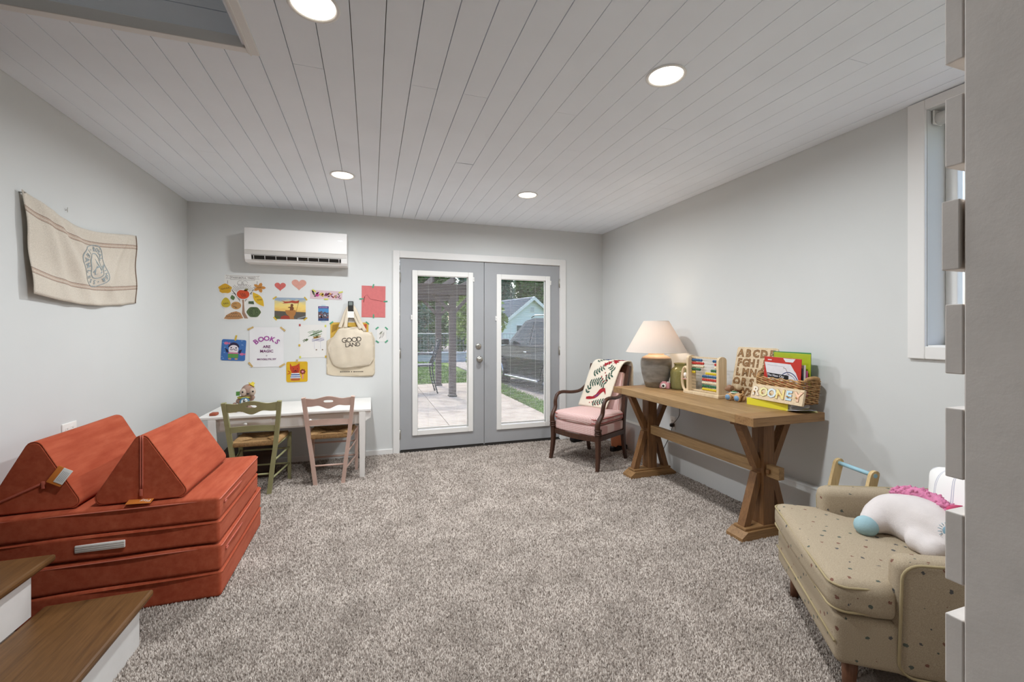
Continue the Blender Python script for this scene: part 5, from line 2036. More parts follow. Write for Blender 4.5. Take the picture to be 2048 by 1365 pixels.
for yc in (3.235 - oy, 2.075 - oy):
    b = B()
    b.bb(-0.225, 0.225, yc - 0.04, yc + 0.04, TZ - TT - 0.028, TZ - TT, bev=0.003)
    obj('cleat', b, m_pinez, tb)
    b = B()   # stepped foot
    pl = [(-0.232, 0.0), (0.232, 0.0), (0.232, 0.022), (0.185, 0.055), (-0.185, 0.055), (-0.232, 0.022)]
    b.prism(pl, -0.062, 0.062, M=T(0.0, yc, 0) @ R('X', 90))
    b.bb(-0.19, 0.19, yc - 0.046, yc + 0.046, 0.055, 0.072, bev=0.004)
    obj('foot', b, m_pinex, tb)
    b = B()
    b.bb(-0.044, 0.044, yc - 0.044, yc + 0.044, 0.070, TZ - TT - 0.028, bev=0.002)
    obj('post', b, m_pinez, tb)
    for sx in (-1, 1):
        for (z0, x0, z1, x1) in ((0.072, 0.155, 0.395, 0.052), (TZ - TT - 0.028, 0.185, 0.425, 0.052)):
            b = B()
            w_ = 0.028
            lo, hi = (z0, z1)
            vs = []
            for (zz, xx) in ((z0, x0), (z1, x1)):
                for dx in (-w_, w_):
                    for dy in (-0.026, 0.026):
                        vs.append((sx * (xx + dx * 0.9), yc + dy, zz))
            b.add(vs, [(0, 1, 3, 2), (4, 6, 7, 5), (0, 4, 5, 1), (2, 3, 7, 6), (0, 2, 6, 4), (1, 5, 7, 3)])
            obj('brace', b, m_pinez, tb)
b = B()
b.bb(-0.022, 0.022, 1.945 - oy, 3.335 - oy, 0.375, 0.448, bev=0.002)
obj('stretcher', b, m_pine, tb)
for yy in (2.012 - oy, 3.30 - oy):
    b = B()
    b.box((0, yy, 0.412), (0.075, 0.022, 0.024), bev=0.002)
    obj('wedge_peg', b, m_pinez, tb)

# ---- table lamp
lp = thing('table_lamp', 'lit table lamp with grey ceramic base and wide cream shade', 'lamp', (2.42, 3.225, TZ))
nn = N('grey_glaze')
nz = nn.noise(nn.mapping(scale=(1, 1, 2.5)), 9, 5)
sp = nn.n('ShaderNodeSeparateXYZ')
nn.l(nn.tc.outputs['Object'], sp.inputs[0])
low = nn.math('LESS_THAN', nn.math('ADD', sp.outputs[2], nn.math('MULTIPLY', nz, 0.05)), 0.075)
glz = nn.ramp(nz, [(0.3, lin('#6c6862')), (0.6, lin('#8b8780')), (0.8, lin('#a09c94'))])
nn.col(nn.mix(nn.math('MULTIPLY', low, 0.75), glz, nn.ramp(nz, [(0.35, lin('#5b4f3f')), (0.65, lin('#93836a'))])))
nn.set(0.35, 0, 0.4)
nn.bump(nz, 0.15, 0.004)
m_glaze = nn.mat
b = B()
b.lathe([(0, 0), (0.088, 0), (0.093, 0.006), (0.108, 0.06), (0.124, 0.12), (0.132, 0.18), (0.133, 0.228), (0.128, 0.250), (0.124, 0.258)], 40, cap=False)
obj('ceramic_base', b, m_glaze, lp)
b = B()
b.lathe([(0.124, 0.256), (0.118, 0.266), (0.085, 0.282), (0.068, 0.290), (0.066, 0.300), (0.050, 0.304), (0, 0.304)], 36, cap=False)
obj('ceramic_collar', b, mat('unglazed_clay', '#cbb5a0', 0.6, 0.05), lp)
b = B()
b.cyl((0, 0, 0.30), (0, 0, 0.44), 0.008, None, 10)
obj('stem', b, m_steel, lp)
m_sh = bpy.data.materials.new('linen_shade')
m_sh.use_nodes = True
tn = m_sh.node_tree
tn.nodes.clear()
so_ = tn.nodes.new('ShaderNodeOutputMaterial')
df = tn.nodes.new('ShaderNodeBsdfDiffuse')
tl_ = tn.nodes.new('ShaderNodeBsdfTranslucent')
mx = tn.nodes.new('ShaderNodeMixShader')
wz = tn.nodes.new('ShaderNodeTexNoise')
wz.inputs['Scale'].default_value = 300
cr = tn.nodes.new('ShaderNodeValToRGB')
cr.color_ramp.elements[0].color = lin('#ddd2c8')
cr.color_ramp.elements[1].color = lin('#efe6dc')
tn.links.new(wz.outputs[0], cr.inputs[0])
tn.links.new(cr.outputs[0], df.inputs[0])
tl_.inputs[0].default_value = lin('#e6d3c0')
mx.inputs[0].default_value = 0.30
tn.links.new(df.outputs[0], mx.inputs[1])
tn.links.new(tl_.outputs[0], mx.inputs[2])
tn.links.new(mx.outputs[0], so_.inputs[0])
b = B()
b.lathe([(0.262, 0.312), (0.108, 0.588), (0.1065, 0.588), (0.2605, 0.312), (0.262, 0.312)], 48, cap=False)
obj('lamp_shade', b, m_sh, lp)
b = B()
for r_, z_ in ((0.2612, 0.313), (0.1072, 0.587)):
    b.tube([(r_ * math.cos(a), r_ * math.sin(a), z_) for a in [2 * PI * k / 40 for k in range(40)]], 0.0022, 6, closed=True)
obj('shade_rim', b, mat('shade_binding', '#e2d8cc', 0.8, 0.02), lp)
b = B()
b.lathe([(0, 0.40), (0.013, 0.41), (0.015, 0.425), (0.026, 0.455), (0.029, 0.475), (0.022, 0.495), (0, 0.504)], 16, cap=False)
obj('bulb', b, emit('lit_bulb', '#ffdcae', 6.0), lp)
ld = bpy.data.lights.new('bulb_light', 'POINT')
ld.energy = LAMP_W
ld.color = (1.0, 0.80, 0.58)
ld.shadow_soft_size = 0.045
lo = bpy.data.objects.new('bulb_light', ld)
COL.objects.link(lo)
lo.parent = lp
lo.location = (0, 0, 0.46)
b = B()
b.tube(bez([(0.09, 0.02, 0.01), (0.19, 0.01, 0.008), (0.236, -0.01, -0.02), (0.236, -0.02, -0.20), (0.225, -0.02, -0.28), (0.19, 0.03, -0.36), (0.2, 0.06, -0.36), (0.25, 0.085, -0.375)], 8), 0.0028, 6)
b.box((0.252, 0.089, -0.377), (0.024, 0.03, 0.03), bev=0.004)
obj('power_cord', b, mat('dark_cord', '#4a3a2c', 0.6), lp)
b = B()
b.tube(bez([(2.655, 3.30, 0.40), (2.60, 3.25, 0.36), (2.59, 3.28, 0.28), (2.60, 3.34, 0.20), (2.58, 3.38, 0.09), (2.6, 3.34, 0.02), (2.60, 3.36, 0.008)], 8), 0.003, 6)
b.box((2.662, 3.318, 0.40), (0.03, 0.028, 0.028), bev=0.004)
tag(obj('wall_charger', b, m_black), 'black wall charger with thin lead plugged in under the long table', 'charger')

# ---- toy camera
t = thing('toy_camera', 'small pink wooden toy camera on the table beside the lamp', 'toy camera', (2.42, 3.105, TZ), -62)
m_pk = mat('pink_toy_paint', '#d79aa0', 0.45, 0.03)
b = B()
b.rbox((0, 0, 0.027), (0.088, 0.034, 0.054), 0.010, 3)
obj('body', b, m_pk, t)
b = B()
b.rbox((-0.005, 0, 0.056), (0.036, 0.026, 0.012), 0.004, 2)
obj('viewfinder', b, m_pk, t)
b = B()
b.lathe([(0.0, 0.0), (0.021, 0.0), (0.021, 0.014), (0.013, 0.016), (0, 0.016)], 20, M=T(0, -0.017, 0.026) @ R('X', 90))
ln = obj('lens', b, m_plate, t)
b = B()
b.lathe([(0.010, 0.0), (0.010, 0.002), (0, 0.002)], 14, M=T(0, -0.033, 0.026) @ R('X', 90))
obj('lens_hole', b, m_black, ln)
b = B()
b.lathe([(0.008, 0), (0.008, 0.008), (0, 0.009)], 12, c=(0.028, 0, 0.053))
obj('shutter_button', b, m_plate, t)

# ---- green glass jar
m_jar = bpy.data.materials.new('olive_glass')
m_jar.use_nodes = True
tn = m_jar.node_tree
tn.nodes.clear()
jo = tn.nodes.new('ShaderNodeOutputMaterial')
jt = tn.nodes.new('ShaderNodeBsdfTransparent')
jt.inputs[0].default_value = lin('#d6d2a0')
jd = tn.nodes.new('ShaderNodeBsdfDiffuse')
jn = tn.nodes.new('ShaderNodeTexNoise')
jn.inputs['Scale'].default_value = 14
jr = tn.nodes.new('ShaderNodeValToRGB')
jr.color_ramp.elements[0].color = lin('#b3ae6a')
jr.color_ramp.elements[1].color = lin('#cfc98c')
tn.links.new(jn.outputs[0], jr.inputs[0])
tn.links.new(jr.outputs[0], jd.inputs[0])
jg = tn.nodes.new('ShaderNodeBsdfGlossy')
jg.inputs['Roughness'].default_value = 0.06
jm = tn.nodes.new('ShaderNodeMixShader')
jm.inputs[0].default_value = 0.42
jf = tn.nodes.new('ShaderNodeFresnel')
jf.inputs[0].default_value = 1.45
jm2 = tn.nodes.new('ShaderNodeMixShader')
tn.links.new(jt.outputs[0], jm.inputs[1])
tn.links.new(jd.outputs[0], jm.inputs[2])
tn.links.new(jf.outputs[0], jm2.inputs[0])
tn.links.new(jm.outputs[0], jm2.inputs[1])
tn.links.new(jg.outputs[0], jm2.inputs[2])
tn.links.new(jm2.outputs[0], jo.inputs[0])
t = thing('glass_jar', 'olive green glass jar with short neck on the table', 'jar', (2.535, 3.045, TZ))
b = B()
b.lathe([(0, 0.0), (0.076, 0.0), (0.083, 0.006), (0.085, 0.02), (0.085, 0.145), (0.080, 0.165), (0.062, 0.182), (0.052, 0.188), (0.051, 0.212), (0.056, 0.216), (0.056, 0.222), (0.050, 0.223), (0.047, 0.213), (0.048, 0.190), (0.075, 0.163), (0.080, 0.143), (0.080, 0.02), (0.07, 0.010), (0, 0.010)], 36, cap=False)
obj('glass_body', b, m_jar, t)

# ---- abacus
m_beech = wood('pale_beech', '#d8c3a2', '#c2a883', 'Z', 0.5, 1.0, 0.05)
ab = thing('abacus', 'wooden bead abacus with ten coloured rows standing on the table', 'abacus', (2.50, 2.685, TZ), 3)
b = B()
b.bb(-0.09, 0.09, -0.175, 0.175, 0.0, 0.022, bev=0.003)
obj('base', b, m_beech, ab)
for s in (-1, 1):
    b = B()
    pl = [(-0.040, 0.022), (0.040, 0.022), (0.040, 0.275)] + circ(0, 0.275, 0.040, 0.030, 10, 0, 180)
    b.prism(pl, -0.010, 0.010, M=T(-0.03, s * 0.150, 0) @ R('Z', 90) @ R('X', 90) @ R('Y', 0) if False else Matrix(((1, 0, 0, -0.03), (0, 0, 1, s * 0.150), (0, 1, 0, 0), (0, 0, 0, 1))))
    obj('side_panel', b, m_beech, ab)
b = B()
b.bb(-0.036, -0.024, -0.14, 0.14, 0.285, 0.296)
b.bb(-0.036, -0.024, -0.14, 0.14, 0.026, 0.034)
obj('cross_bar', b, m_beech, ab)
cols = ['#2f5f8c', '#c23a30', '#ded3b4', '#2f6a4a', '#dcc22c'] * 2
left_n = [6, 7, 7, 5, 2, 0, 0, 0, 0, 0]
bead_m = {c_: mat('bead_' + c_.strip('#'), c_, 0.35, 0.03) for c_ in set(cols)}
for i in range(10):
    z = 0.268 - 0.0245 * i
    b = B()
    b.cyl((-0.03, -0.141, z), (-0.03, 0.141, z), 0.0016, None, 6)
    rod = obj('rod', b, m_steel, ab)
    # far end of the table is +y: seen on the left
    for k in range(10):
        if k < left_n[i]:
            y = 0.130 - 0.0172 * k
        else:
            y = -0.130 + 0.0172 * (9 - k)
        b = B()
        b.lathe([(0.0015, -0.0082), (0.0075, -0.0076), (0.0112, 0.0), (0.0075, 0.0076), (0.0015, 0.0082)], 10, M=T(-0.03, y, z) @ R('X', 90))
        obj('bead', b, bead_m[cols[i]], ab)
t = thing('wooden_ring', 'pale wooden ring toy with a crossbar standing behind the abacus', 'toy', (2.455, 2.888, TZ), 0)
b = B()
b.tube([(0.0, 0.042 * math.cos(a), 0.0 + 0.095 * math.sin(a) * 1.0) for a in [2 * PI * k / 32 for k in range(32)]], 0.011, 8, closed=True, M=T(0, 0, 0.1085))
obj('ring', b, m_beech, t)
b = B()
b.cyl((0, -0.042, 0.105), (0, 0.042, 0.105), 0.005, None, 8)
obj('crossbar', b, flat('#dba79c'), t)
b = B()
b.ell((0, 0.006, 0.14), (0.012, 0.015, 0.020), 10)
b.cyl((0, 0.006, 0.122), (0, 0.006, 0.108), 0.005, None, 8)
obj('white_bead', b, m_plate, t)

# ---- alphabet board
al = thing('alphabet_board', 'wooden alphabet puzzle board with recessed brown letters leaning on the wall', 'puzzle board')
AW, AH = 0.345, 0.385
al.matrix_world = T(2.605, 2.405, TZ) @ R('Z', -90) @ R('X', 90 - 12) 
# local: x to the right seen from the room, y up along the board, z towards the room
b = B()
b.prism(rrect(AW, AH, 0.016, 4, 0, AH / 2), -0.006, 0.006)
obj('board', b, m_beech, al)
m_let = mat('letter_recess_brown', '#7a5430', 0.6, 0.12, 60)
m_let2 = mat('letter_recess_inner', '#96724a', 0.6, 0.12, 60)
for r_, row in enumerate(('ABCDE', 'FGHIJK', 'LMNOP', 'QRSTU', 'VWXYZ')):
    for c_, chh in enumerate(row):
        n_ = len(row)
        x = -AW / 2 + 0.04 + (AW - 0.08) * c_ / (n_ - 1)
        y = AH - 0.048 - 0.072 * r_
        b = B()
        b.text(chh, 0.076, T(x, y, 0.0062), 0.0012, 0, bold=0.0042)
        b.text(chh, 0.074, T(x + 0.0012, y - 0.0012, 0.0075), 0.0004, 1, bold=0.0008)
        b.ell((x, y, 0.010), (0.005, 0.005, 0.006), 8, 2)
        obj('letter', b, [m_let, m_let2, m_beech], al)

# ---- wooden toy dog on wheels and a little hammer head
dg_ = thing('toy_dog', 'wooden pull-along dog with blue wheels on the table', 'wooden toy', (2.47, 2.40, TZ), 8)
m_nat = wood('natural_toy_wood', '#c9a274', '#b08658', 'Y', 0.5, 1.0, 0.05)
m_brw = mat('brown_toy_wood', '#8f6a50', 0.5, 0.06, 30)
m_blu = mat('blue_wheel_paint', '#6f93b5', 0.5, 0.04)
b = B()
b.rbox((0, 0, 0.040), (0.040, 0.095, 0.036), 0.014, 3)
obj('body', b, m_nat, dg_)
b = B()
b.ell((0, 0.045, 0.085), (0.022, 0.024, 0.026), 14)
b.ell((-0.004, 0.062, 0.078), (0.014, 0.018, 0.014), 12)
obj('head', b, m_brw, dg_)
b = B()
b.ell((0.0, 0.028, 0.088), (0.026, 0.008, 0.020), 10)
obj('ear', b, m_brw, dg_)
b = B()
b.ell((-0.002, 0.004, 0.058), (0.024, 0.026, 0.012), 14)
obj('saddle', b, flat('#4f8a62'), dg_)
b = B()
b.tube([(0.0235 * math.cos(a) - 0.002, 0.004 + 0.027 * math.sin(a), 0.060) for a in [2 * PI * k / 20 for k in range(20)]], 0.003, 6, closed=True)
obj('saddle_trim', b, m_plate, dg_)
b = B()
b.tube(bez([(0, -0.045, 0.05), (0, -0.06, 0.065), (0, -0.058, 0.08)], 4), 0.005, 8)
obj('tail', b, m_nat, dg_)
for (x, y) in ((-0.028, 0.034), (-0.028, -0.036), (0.028, 0.034), (0.028, -0.036)):
    b = B()
    s = -1 if x < 0 else 1
    b.lathe([(0, -0.008), (0.023, -0.008), (0.025, -0.005), (0.025, 0.005), (0.023, 0.008), (0, 0.008)], 20, M=T(x, y, 0.025) @ R('Y', 90))
    wh = obj('wheel', b, m_nat, dg_)
    b = B()
    b.lathe([(0, 0), (0.0195, 0), (0.0195, 0.0012), (0, 0.0012)], 20, M=T(x + s * 0.008, y, 0.025) @ R('Y', 90 * s))
    obj('hub_disc', b, m_blu, wh)
t = thing('toy_hammer', 'small wooden toy mallet resting on the table beside the dog', 'wooden toy', (2.575, 2.485, TZ), -20)
b = B()
b.lathe([(0, -0.035), (0.020, -0.035), (0.022, -0.03), (0.022, 0.03), (0.020, 0.035), (0, 0.035)], 18, M=T(0, 0, 0.085) @ R('X', 90))
obj('mallet_head', b, m_beech, t)
b = B()
b.cyl((0, 0, 0.0), (0, 0, 0.07), 0.012, 0.009, 12)
obj('handle', b, m_brw, t)

# ---- yellow binder, loose papers, name puzzle, basket with books
bi = thing('binder', 'bright yellow ring binder lying on the table under the name puzzle', 'binder', (2.555, 2.140, TZ), 5)
m_yel = mat('yellow_binder', '#dcd038', 0.35, 0.02)
b = B()
b.bb(-0.105, -0.100, -0.142, 0.142, 0.0, 0.046, bev=0.002)
obj('spine', b, m_yel, bi)
for z in (0.0, 0.042):
    b = B()
    b.bb(-0.100, 0.100, -0.142, 0.142, z, z + 0.004, bev=0.001)
    obj('cover', b, m_yel, bi)
b = B()
for k in range(8):
    z = 0.005 + 0.0046 * k
    b.bb(-0.092 + 0.002 * (k % 3), 0.09, -0.150 - 0.002 * (k % 4), 0.135, z, z + 0.0036)
obj('page_block', b, m_paper, bi)
for k in range(4):
    t = thing('loose_paper', ['white loose sheet sticking out of the yellow binder end', 'blue-edged loose sheet fanned out beside the yellow binder', 'grey loose sheet fanned out beside the yellow binder', 'pale yellow sheet lying furthest out beside the binder'][k], 'paper', (2.50 + 0.025 * k, 1.955, TZ + 0.0008 + 0.0022 * (3 - k)), [-8, -22, -34, -50][k])
    b = B()
    b.bb(-0.055, 0.055, -0.055, 0.028, 0.0, 0.0012)
    b.deform(lambda x, y, z: (x, y, z + 0.012 * max(0, -y / 0.055) ** 2 * (1 if k < 3 else 0.3)))
    obj('sheet', b, [m_paper, flat('#8796b8'), flat('#c9c9cf'), flat('#e6df9a')][k], t)
nm = thing('name_puzzle', 'wooden name puzzle with pastel letters leaning on the basket', 'puzzle')
nm.matrix_world = T(2.447, 2.062, TZ + 0.0475) @ R('Z', -90) @ R('X', 90 - 14)
PW, PH = 0.365, 0.098
b = B()
b.prism(rrect(PW, PH, 0.003, 2, 0, PH / 2), -0.008, 0.008)
obj('board', b, m_beech, nm)
pc = ['#e8dcc8', '#e2d9a0', '#d3dfe0', '#e6d28a', '#bcd7e2', '#edc3a4']
for i, chh in enumerate('ROONEY'):
    x = -PW / 2 + 0.034 + i * 0.0595
    b = B()
    b.text(chh, 0.080, T(x + 0.0006, PH / 2 - 0.0006, 0.0081), 0.0006, 1, bold=0.0048)  # brown underlay paints the shadow gap round each letter
    b.text(chh, 0.080, T(x, PH / 2, 0.0086), 0.0022, 0, bold=0.0028)
    lt = obj('letter', b, [mat('pastel_' + pc[i].strip('#'), pc[i], 0.5, 0.02), m_let], nm)
    b = B()
    b.ell((x - 0.004, PH / 2 - 0.004, 0.018), (0.0055, 0.0055, 0.006), 8)
    obj('peg', b, mat('pastel_peg', '#c99a55', 0.5, 0.1), lt)
bs = thing('seagrass_basket', 'woven seagrass basket with side handle holding folders on the table', 'basket', (2.562, 2.075, TZ + 0.0), 0)
m_sea = mat('seagrass', '#b08a5c', 0.8, 0.25, 45, 0.3, 200)
m_sea2 = mat('seagrass_dark', '#8a6238', 0.8, 0.25, 45, 0.3, 200)
BW, BL = 0.066, 0.150
def brow(z, ph, grow):
    pts = []
    base = rrect(2 * (BW + grow), 2 * (BL + grow), 0.02, 4)
    dense = []
    for i in range(len(base)):
        p, q = Vector(base[i]), Vector(base[(i + 1) % len(base)])
        m_ = max(1, int((q - p).length / 0.009))
        for j in range(m_):
            dense.append(p.lerp(q, j / m_))
    L_ = len(dense)
    for i, p in enumerate(dense):
        pts.append((p.x * (1 + 0.03 * math.sin(i * 0.9 + ph)), p.y * (1 + 0.012 * math.sin(i * 0.9 + ph)), z + 0.0035 * math.sin(i * 0.9 + ph + 1.2)))
    return pts
ROWS = 18
for r_ in range(ROWS):
    z = 0.052 + 0.0082 * r_
    b = B()
    b.tube(brow(z, (r_ % 2) * PI + r_ * 0.3, 0.006 + 0.0006 * r_), 0.0052, 6, closed=True)
    obj('woven_row', b, m_sea if r_ % 3 else m_sea2, bs)
b = B()
b.rbox((0, 0, 0.048), (2 * BW, 2 * BL, 0.006), 0.002, 1)
obj('base', b, m_sea2, bs)
for s in (-1, 1):
    b = B()
    b.tube(bez([(-0.05, s * (BL + 0.012), 0.190), (-0.045, s * (BL + 0.02), 0.205), (0.0, s * (BL + 0.026), 0.212), (0.045, s * (BL + 0.02), 0.205), (0.05, s * (BL + 0.012), 0.190)], 6), 0.011, 8)
    obj('handle', b, m_sea, bs)
def upright(name, label, x, yc, w, h, th, m, lean=0.0, roll=0.0, z=0.0515):
    t = thing(name, label, 'folder')
    t.matrix_world = T(x, yc, TZ + z) @ R('Z', -90) @ R('X', 90) @ R('Z', roll) @ R('X', -lean)
    b = B()
    b.bb(-w / 2, w / 2, 0.0, h, -th / 2, th / 2, bev=min(0.002, th * 0.3))
    obj('cover', b, m, t)
    return t
t = upright('red_folder', 'red and white folder with black title strip in the seagrass basket', 2.520, 2.085, 0.262, 0.276, 0.004, flat('#c8352a', 0.35), 2, -1.0)
b = B()
z1 = 0.0021
b.prism([(-.127, .240), (.060, .237), (.085, .20), (.098, .185), (.118, .14), (.122, .12), (-.098, .13)], z1, z1 + 0.0006, 0)
b.prism([(0.025, .25), (.075, .25), (.092, .272), (.008, .272)], z1, z1 + .0005, 0)
b.prism([(-.100, .140), (.050, .134), (.050, .164), (-.106, .170)], z1 + .0006, z1 + .0012, 1)
b.text('The New City', 0.021, T(-0.042, 0.154, z1 + 0.0013) @ R('Z', -2), 0.0003, 0, bold=0.0004)
b.strip([(q[0], q[1]) for q in circ(0.05, 0.095, 0.070, 0.09, 14, 30, 140)], 0.006, 0, z1 + 0.0009, 2)
b.strip([(q[0], q[1]) for q in circ(0.05, 0.085, 0.062, 0.085, 14, 40, 140)], 0.003, 0, z1 + 0.0009, 2)
b.strip([(0.01, .212), (.028, .207), (.045, .175), (.075, .162)], 0.0035, 0, z1 + 0.0009, 3)
b.strip([(-.105, .222), (.02, .218)], 0.004, 0, z1 + 0.0008, 4)
b.prism(rrect(0.030, 0.006, 0.002, 2, -0.09, 0.256), z1, z1 + 0.0004, 0)
obj('cover_print', b, [flat('#e9e6ea', 0.4), flat('#1c1a1b', 0.4), flat('#47507c', 0.4), flat('#8a6d60', 0.4), flat('#c9c6cc', 0.4)], t)
upright('dark_magazine', 'dark magazine standing behind the red folder in the basket', 2.545, 2.060, 0.205, 0.215, 0.006, flat('#2e3b52', 0.35), 1, 0.5)
upright('white_magazine', 'white magazine standing upright in the basket beside the handle', 2.558, 2.052, 0.205, 0.235, 0.008, m_paper, 1, 0)
upright('pink_folder', 'pink folder standing in the basket in front of the green folder', 2.572, 2.054, 0.222, 0.20, 0.004, flat('#c85a8c', 0.4), 0, 0)
upright('lime_folder', 'lime green folder standing tall at the back of the basket', 2.588, 2.07, 0.255, 0.305, 0.005, flat('#b3c22a', 0.4), 1, -0.8)
upright('green_folder', 'dark green folder behind the lime folder in the basket', 2.602, 2.075, 0.262, 0.312, 0.004, flat('#3f8a4c', 0.4), 0, 0.0)

# ================================================================== BEIGE ARMCHAIR
nn = N('beige_sprig_upholstery')
vo = nn.n('ShaderNodeTexVoronoi')
vo.inputs['Scale'].default_value = 25.0
vo.inputs['Randomness'].default_value = 0.35
mp = nn.mapping(scale=(1.0, 1.0, 1.0), rot=(0.6, 0.5, 0.4))
nn.l(mp, vo.inputs['Vector'])
dn = nn.noise(nn.mapping(), 150, 2.0)
dist = nn.math('ADD', vo.outputs['Distance'], nn.math('MULTIPLY', nn.math('SUBTRACT', dn, 0.5), 0.30))
dot = nn.math('LESS_THAN', dist, 0.17)
sepc = nn.n('ShaderNodeSeparateColor')
nn.l(vo.outputs['Color'], sepc.inputs[0])
mot = nn.ramp(sepc.outputs[0], [(0.0, lin('#3f4f4c')), (0.45, lin('#3a4048')), (0.72, lin('#6f443a'))], 'CONSTANT')
weave = nn.noise(nn.mapping(scale=(1, 1, 1)), 380, 2.0)
cloth_c = nn.ramp(weave, [(0.3, lin('#978873')), (0.7, lin('#b2a38b'))])
nn.col(nn.mix(nn.math('MULTIPLY', dot, 0.85), cloth_c, mot))
nn.set(0.9, 0, 0.15)
nn.bump(weave, 0.15, 0.002)
m_beige = nn.mat
m_bpipe = mat('beige_piping', '#a2926f', 0.85, 0.05)
m_wal = wood('walnut_leg', '#6f4a34', '#4a3022', 'Z', 0.45)
ac2 = thing('beige_armchair', 'low beige armchair with tiny sprig pattern and tapered legs', 'armchair', (2.0, 1.12, 0.0), -126)
b = B()
b.rbox((0, -0.005, 0.225), (0.70, 0.69, 0.17), 0.022, 3, sub=6)
fr = obj('seat_base', b, m_beige, ac2)
for z in (0.215,):
    b = B()
    b.tube([(-0.345, -0.352, z), (0.345, -0.352, z)], 0.0045, 6)
    obj('piping', b, m_bpipe, fr)
b = B()
def tcush(x, y, z):
    k = 1.0 if y < -0.12 else 0.735
    if -0.16 < y < -0.08:
        k = 1.0 + (0.735 - 1.0) * (y + 0.16) / 0.08
    pf = 0.014 * (1 - (x / 0.36) ** 2) * (1 - (y / 0.34) ** 2)
    return (x * k, y - 0.012 * (1 - (x / 0.36) ** 2) * (1 if y < -0.2 else 0), z + (pf if z > 0 else 0.0))
b.rbox((0, -0.035, 0.370), (0.725, 0.66, 0.120), 0.042, 4, sub=12, fn=tcush)
cu = obj('seat_cushion', b, m_beige, ac2)
for z, e in ((0.412, 0.0), (0.330, 0.0)):
    b = B()
    P = []
    for p in rrect(0.722, 0.655, 0.045, 6):
        q = tcush(p[0], p[1], -1)
        P.append((q[0], q[1] - 0.035, z))
    b.tube(P, 0.0045, 6, closed=True)
    obj('piping', b, m_bpipe, cu)
for s in (-1, 1):
    b = B()
    def armf(x, y, z):
        zz = z + (0.020 * (y + 0.0) / 0.28 if z > 0 else 0)
        return (x + s * 0.012 * (z / 0.2), y, zz)
    b.rbox((s * 0.318, 0.085, 0.34), (0.088, 0.54, 0.42), 0.034, 4, sub=6, fn=armf)
    am = obj('arm', b, m_beige, ac2)
    b = B()
    pts = rrect(0.54 - 0.02, 0.42 - 0.02, 0.05, 6)
    P = [(s * (0.361 + 0.012 * (p[1] / 0.2)), 0.085 + p[0], 0.34 + p[1] + (0.02 * p[0] / 0.28 if p[1] > 0 else 0)) for p in pts]
    b.tube(P, 0.0045, 6, closed=True)
    obj('piping', b, m_bpipe, am)
b = B()
b.rbox((0, 0, 0), (0.66, 0.13, 0.50), 0.05, 4, sub=6, M=T(0, 0.345, 0.50) @ R('X', -8))
obj('backrest', b, m_beige, ac2)
for (x, y) in ((-0.285, -0.285), (0.285, -0.285), (-0.285, 0.28), (0.285, 0.28)):
    b = B()
    b.cyl((x * 1.03, y * 1.03, 0.0), (x, y, 0.145), 0.017, 0.026, 16)
    obj('leg', b, m_wal, ac2)

# ---- pillow and plush unicorn on the chair
pw = thing('striped_pillow', 'white pillow with thin grey-lilac stripes leaning in the beige armchair', 'pillow', (2.225, 1.06, 0.462), -126, rot=(math.radians(-14), math.radians(-20), math.radians(-126)))
nn = N('pillow_stripes')
sp = nn.n('ShaderNodeSeparateXYZ')
nn.l(nn.tc.outputs['Object'], sp.inputs[0])
sv = nn.math('FRACT', nn.math('MULTIPLY', nn.math('ADD', sp.outputs[0], 5.0), 8.5))
nn.col(nn.ramp(sv, [(0.0, lin('#b9b9c6')), (0.045, lin('#f0eeeb')), (0.09, lin('#b9b9c6')), (0.13, lin('#f0eeeb'))], 'CONSTANT'))
nn.set(0.9, 0, 0.1)
b = B()
b.rbox((0, 0, 0.135), (0.44, 0.13, 0.31), 0.055, 4, sub=10, fn=lambda x, y, z: (x * (0.93 + 0.07 * (abs(z) / 0.155) ** 2), y * (1.0 - 0.72 * max(abs(x) / 0.2, abs(z) / 0.155) ** 3), z * (0.93 + 0.09 * (abs(x) / 0.2) ** 2)))
obj('pillow_cover', b, nn.mat, pw)

un = thing('plush_unicorn', 'white plush unicorn with pink mane and blue hooves lying in the beige armchair', 'plush toy', (2.07, 1.12, 0.44))
UO = Vector((2.07, 1.12, 0.44))
m_plush = mat('white_plush', '#d3cbc8', 0.95, 0.03, 20, 0.3, 260)
m_mane = mat('pink_plush', '#d080a2', 0.95, 0.15, 70, 0.5, 200)
m_hoof = mat('blue_plush', '#97b6bd', 0.9, 0.05, 40, 0.3, 200)
E_ = [(2.075, 1.215, .505, .080), (2.10, 1.16, .510, .098), (2.105, 1.10, .515, .090), (2.075, 1.045, .522, .082), (2.05, 0.985, .505, .062), (2.04, 0.95, .50, .05),
      (2.025, 1.228, .495, .052), (1.98, 1.222, .482, .046), (2.04, 1.11, .485, .052), (1.985, 1.065, .475, .044), (1.965, 1.01, .472, .042), (2.15, 1.22, .49, .05)]
vs, fs = blob([(e[0] - UO.x, e[1] - UO.y, e[2] - UO.z, e[3]) for e in E_], 0.014)
b = B()
b.add(vs, fs, 0, True)
obj('body', b, m_plush, un)
def u2(p):
    return (p[0] - UO.x, p[1] - UO.y, p[2] - UO.z)
for (c_, q) in (((1.945, 1.221, .474), (0.043, 0.042, 0.040)),):
    b = B()
    b.ell(u2(c_), q, 16)
    obj('hoof', b, m_hoof, un)
b = B()
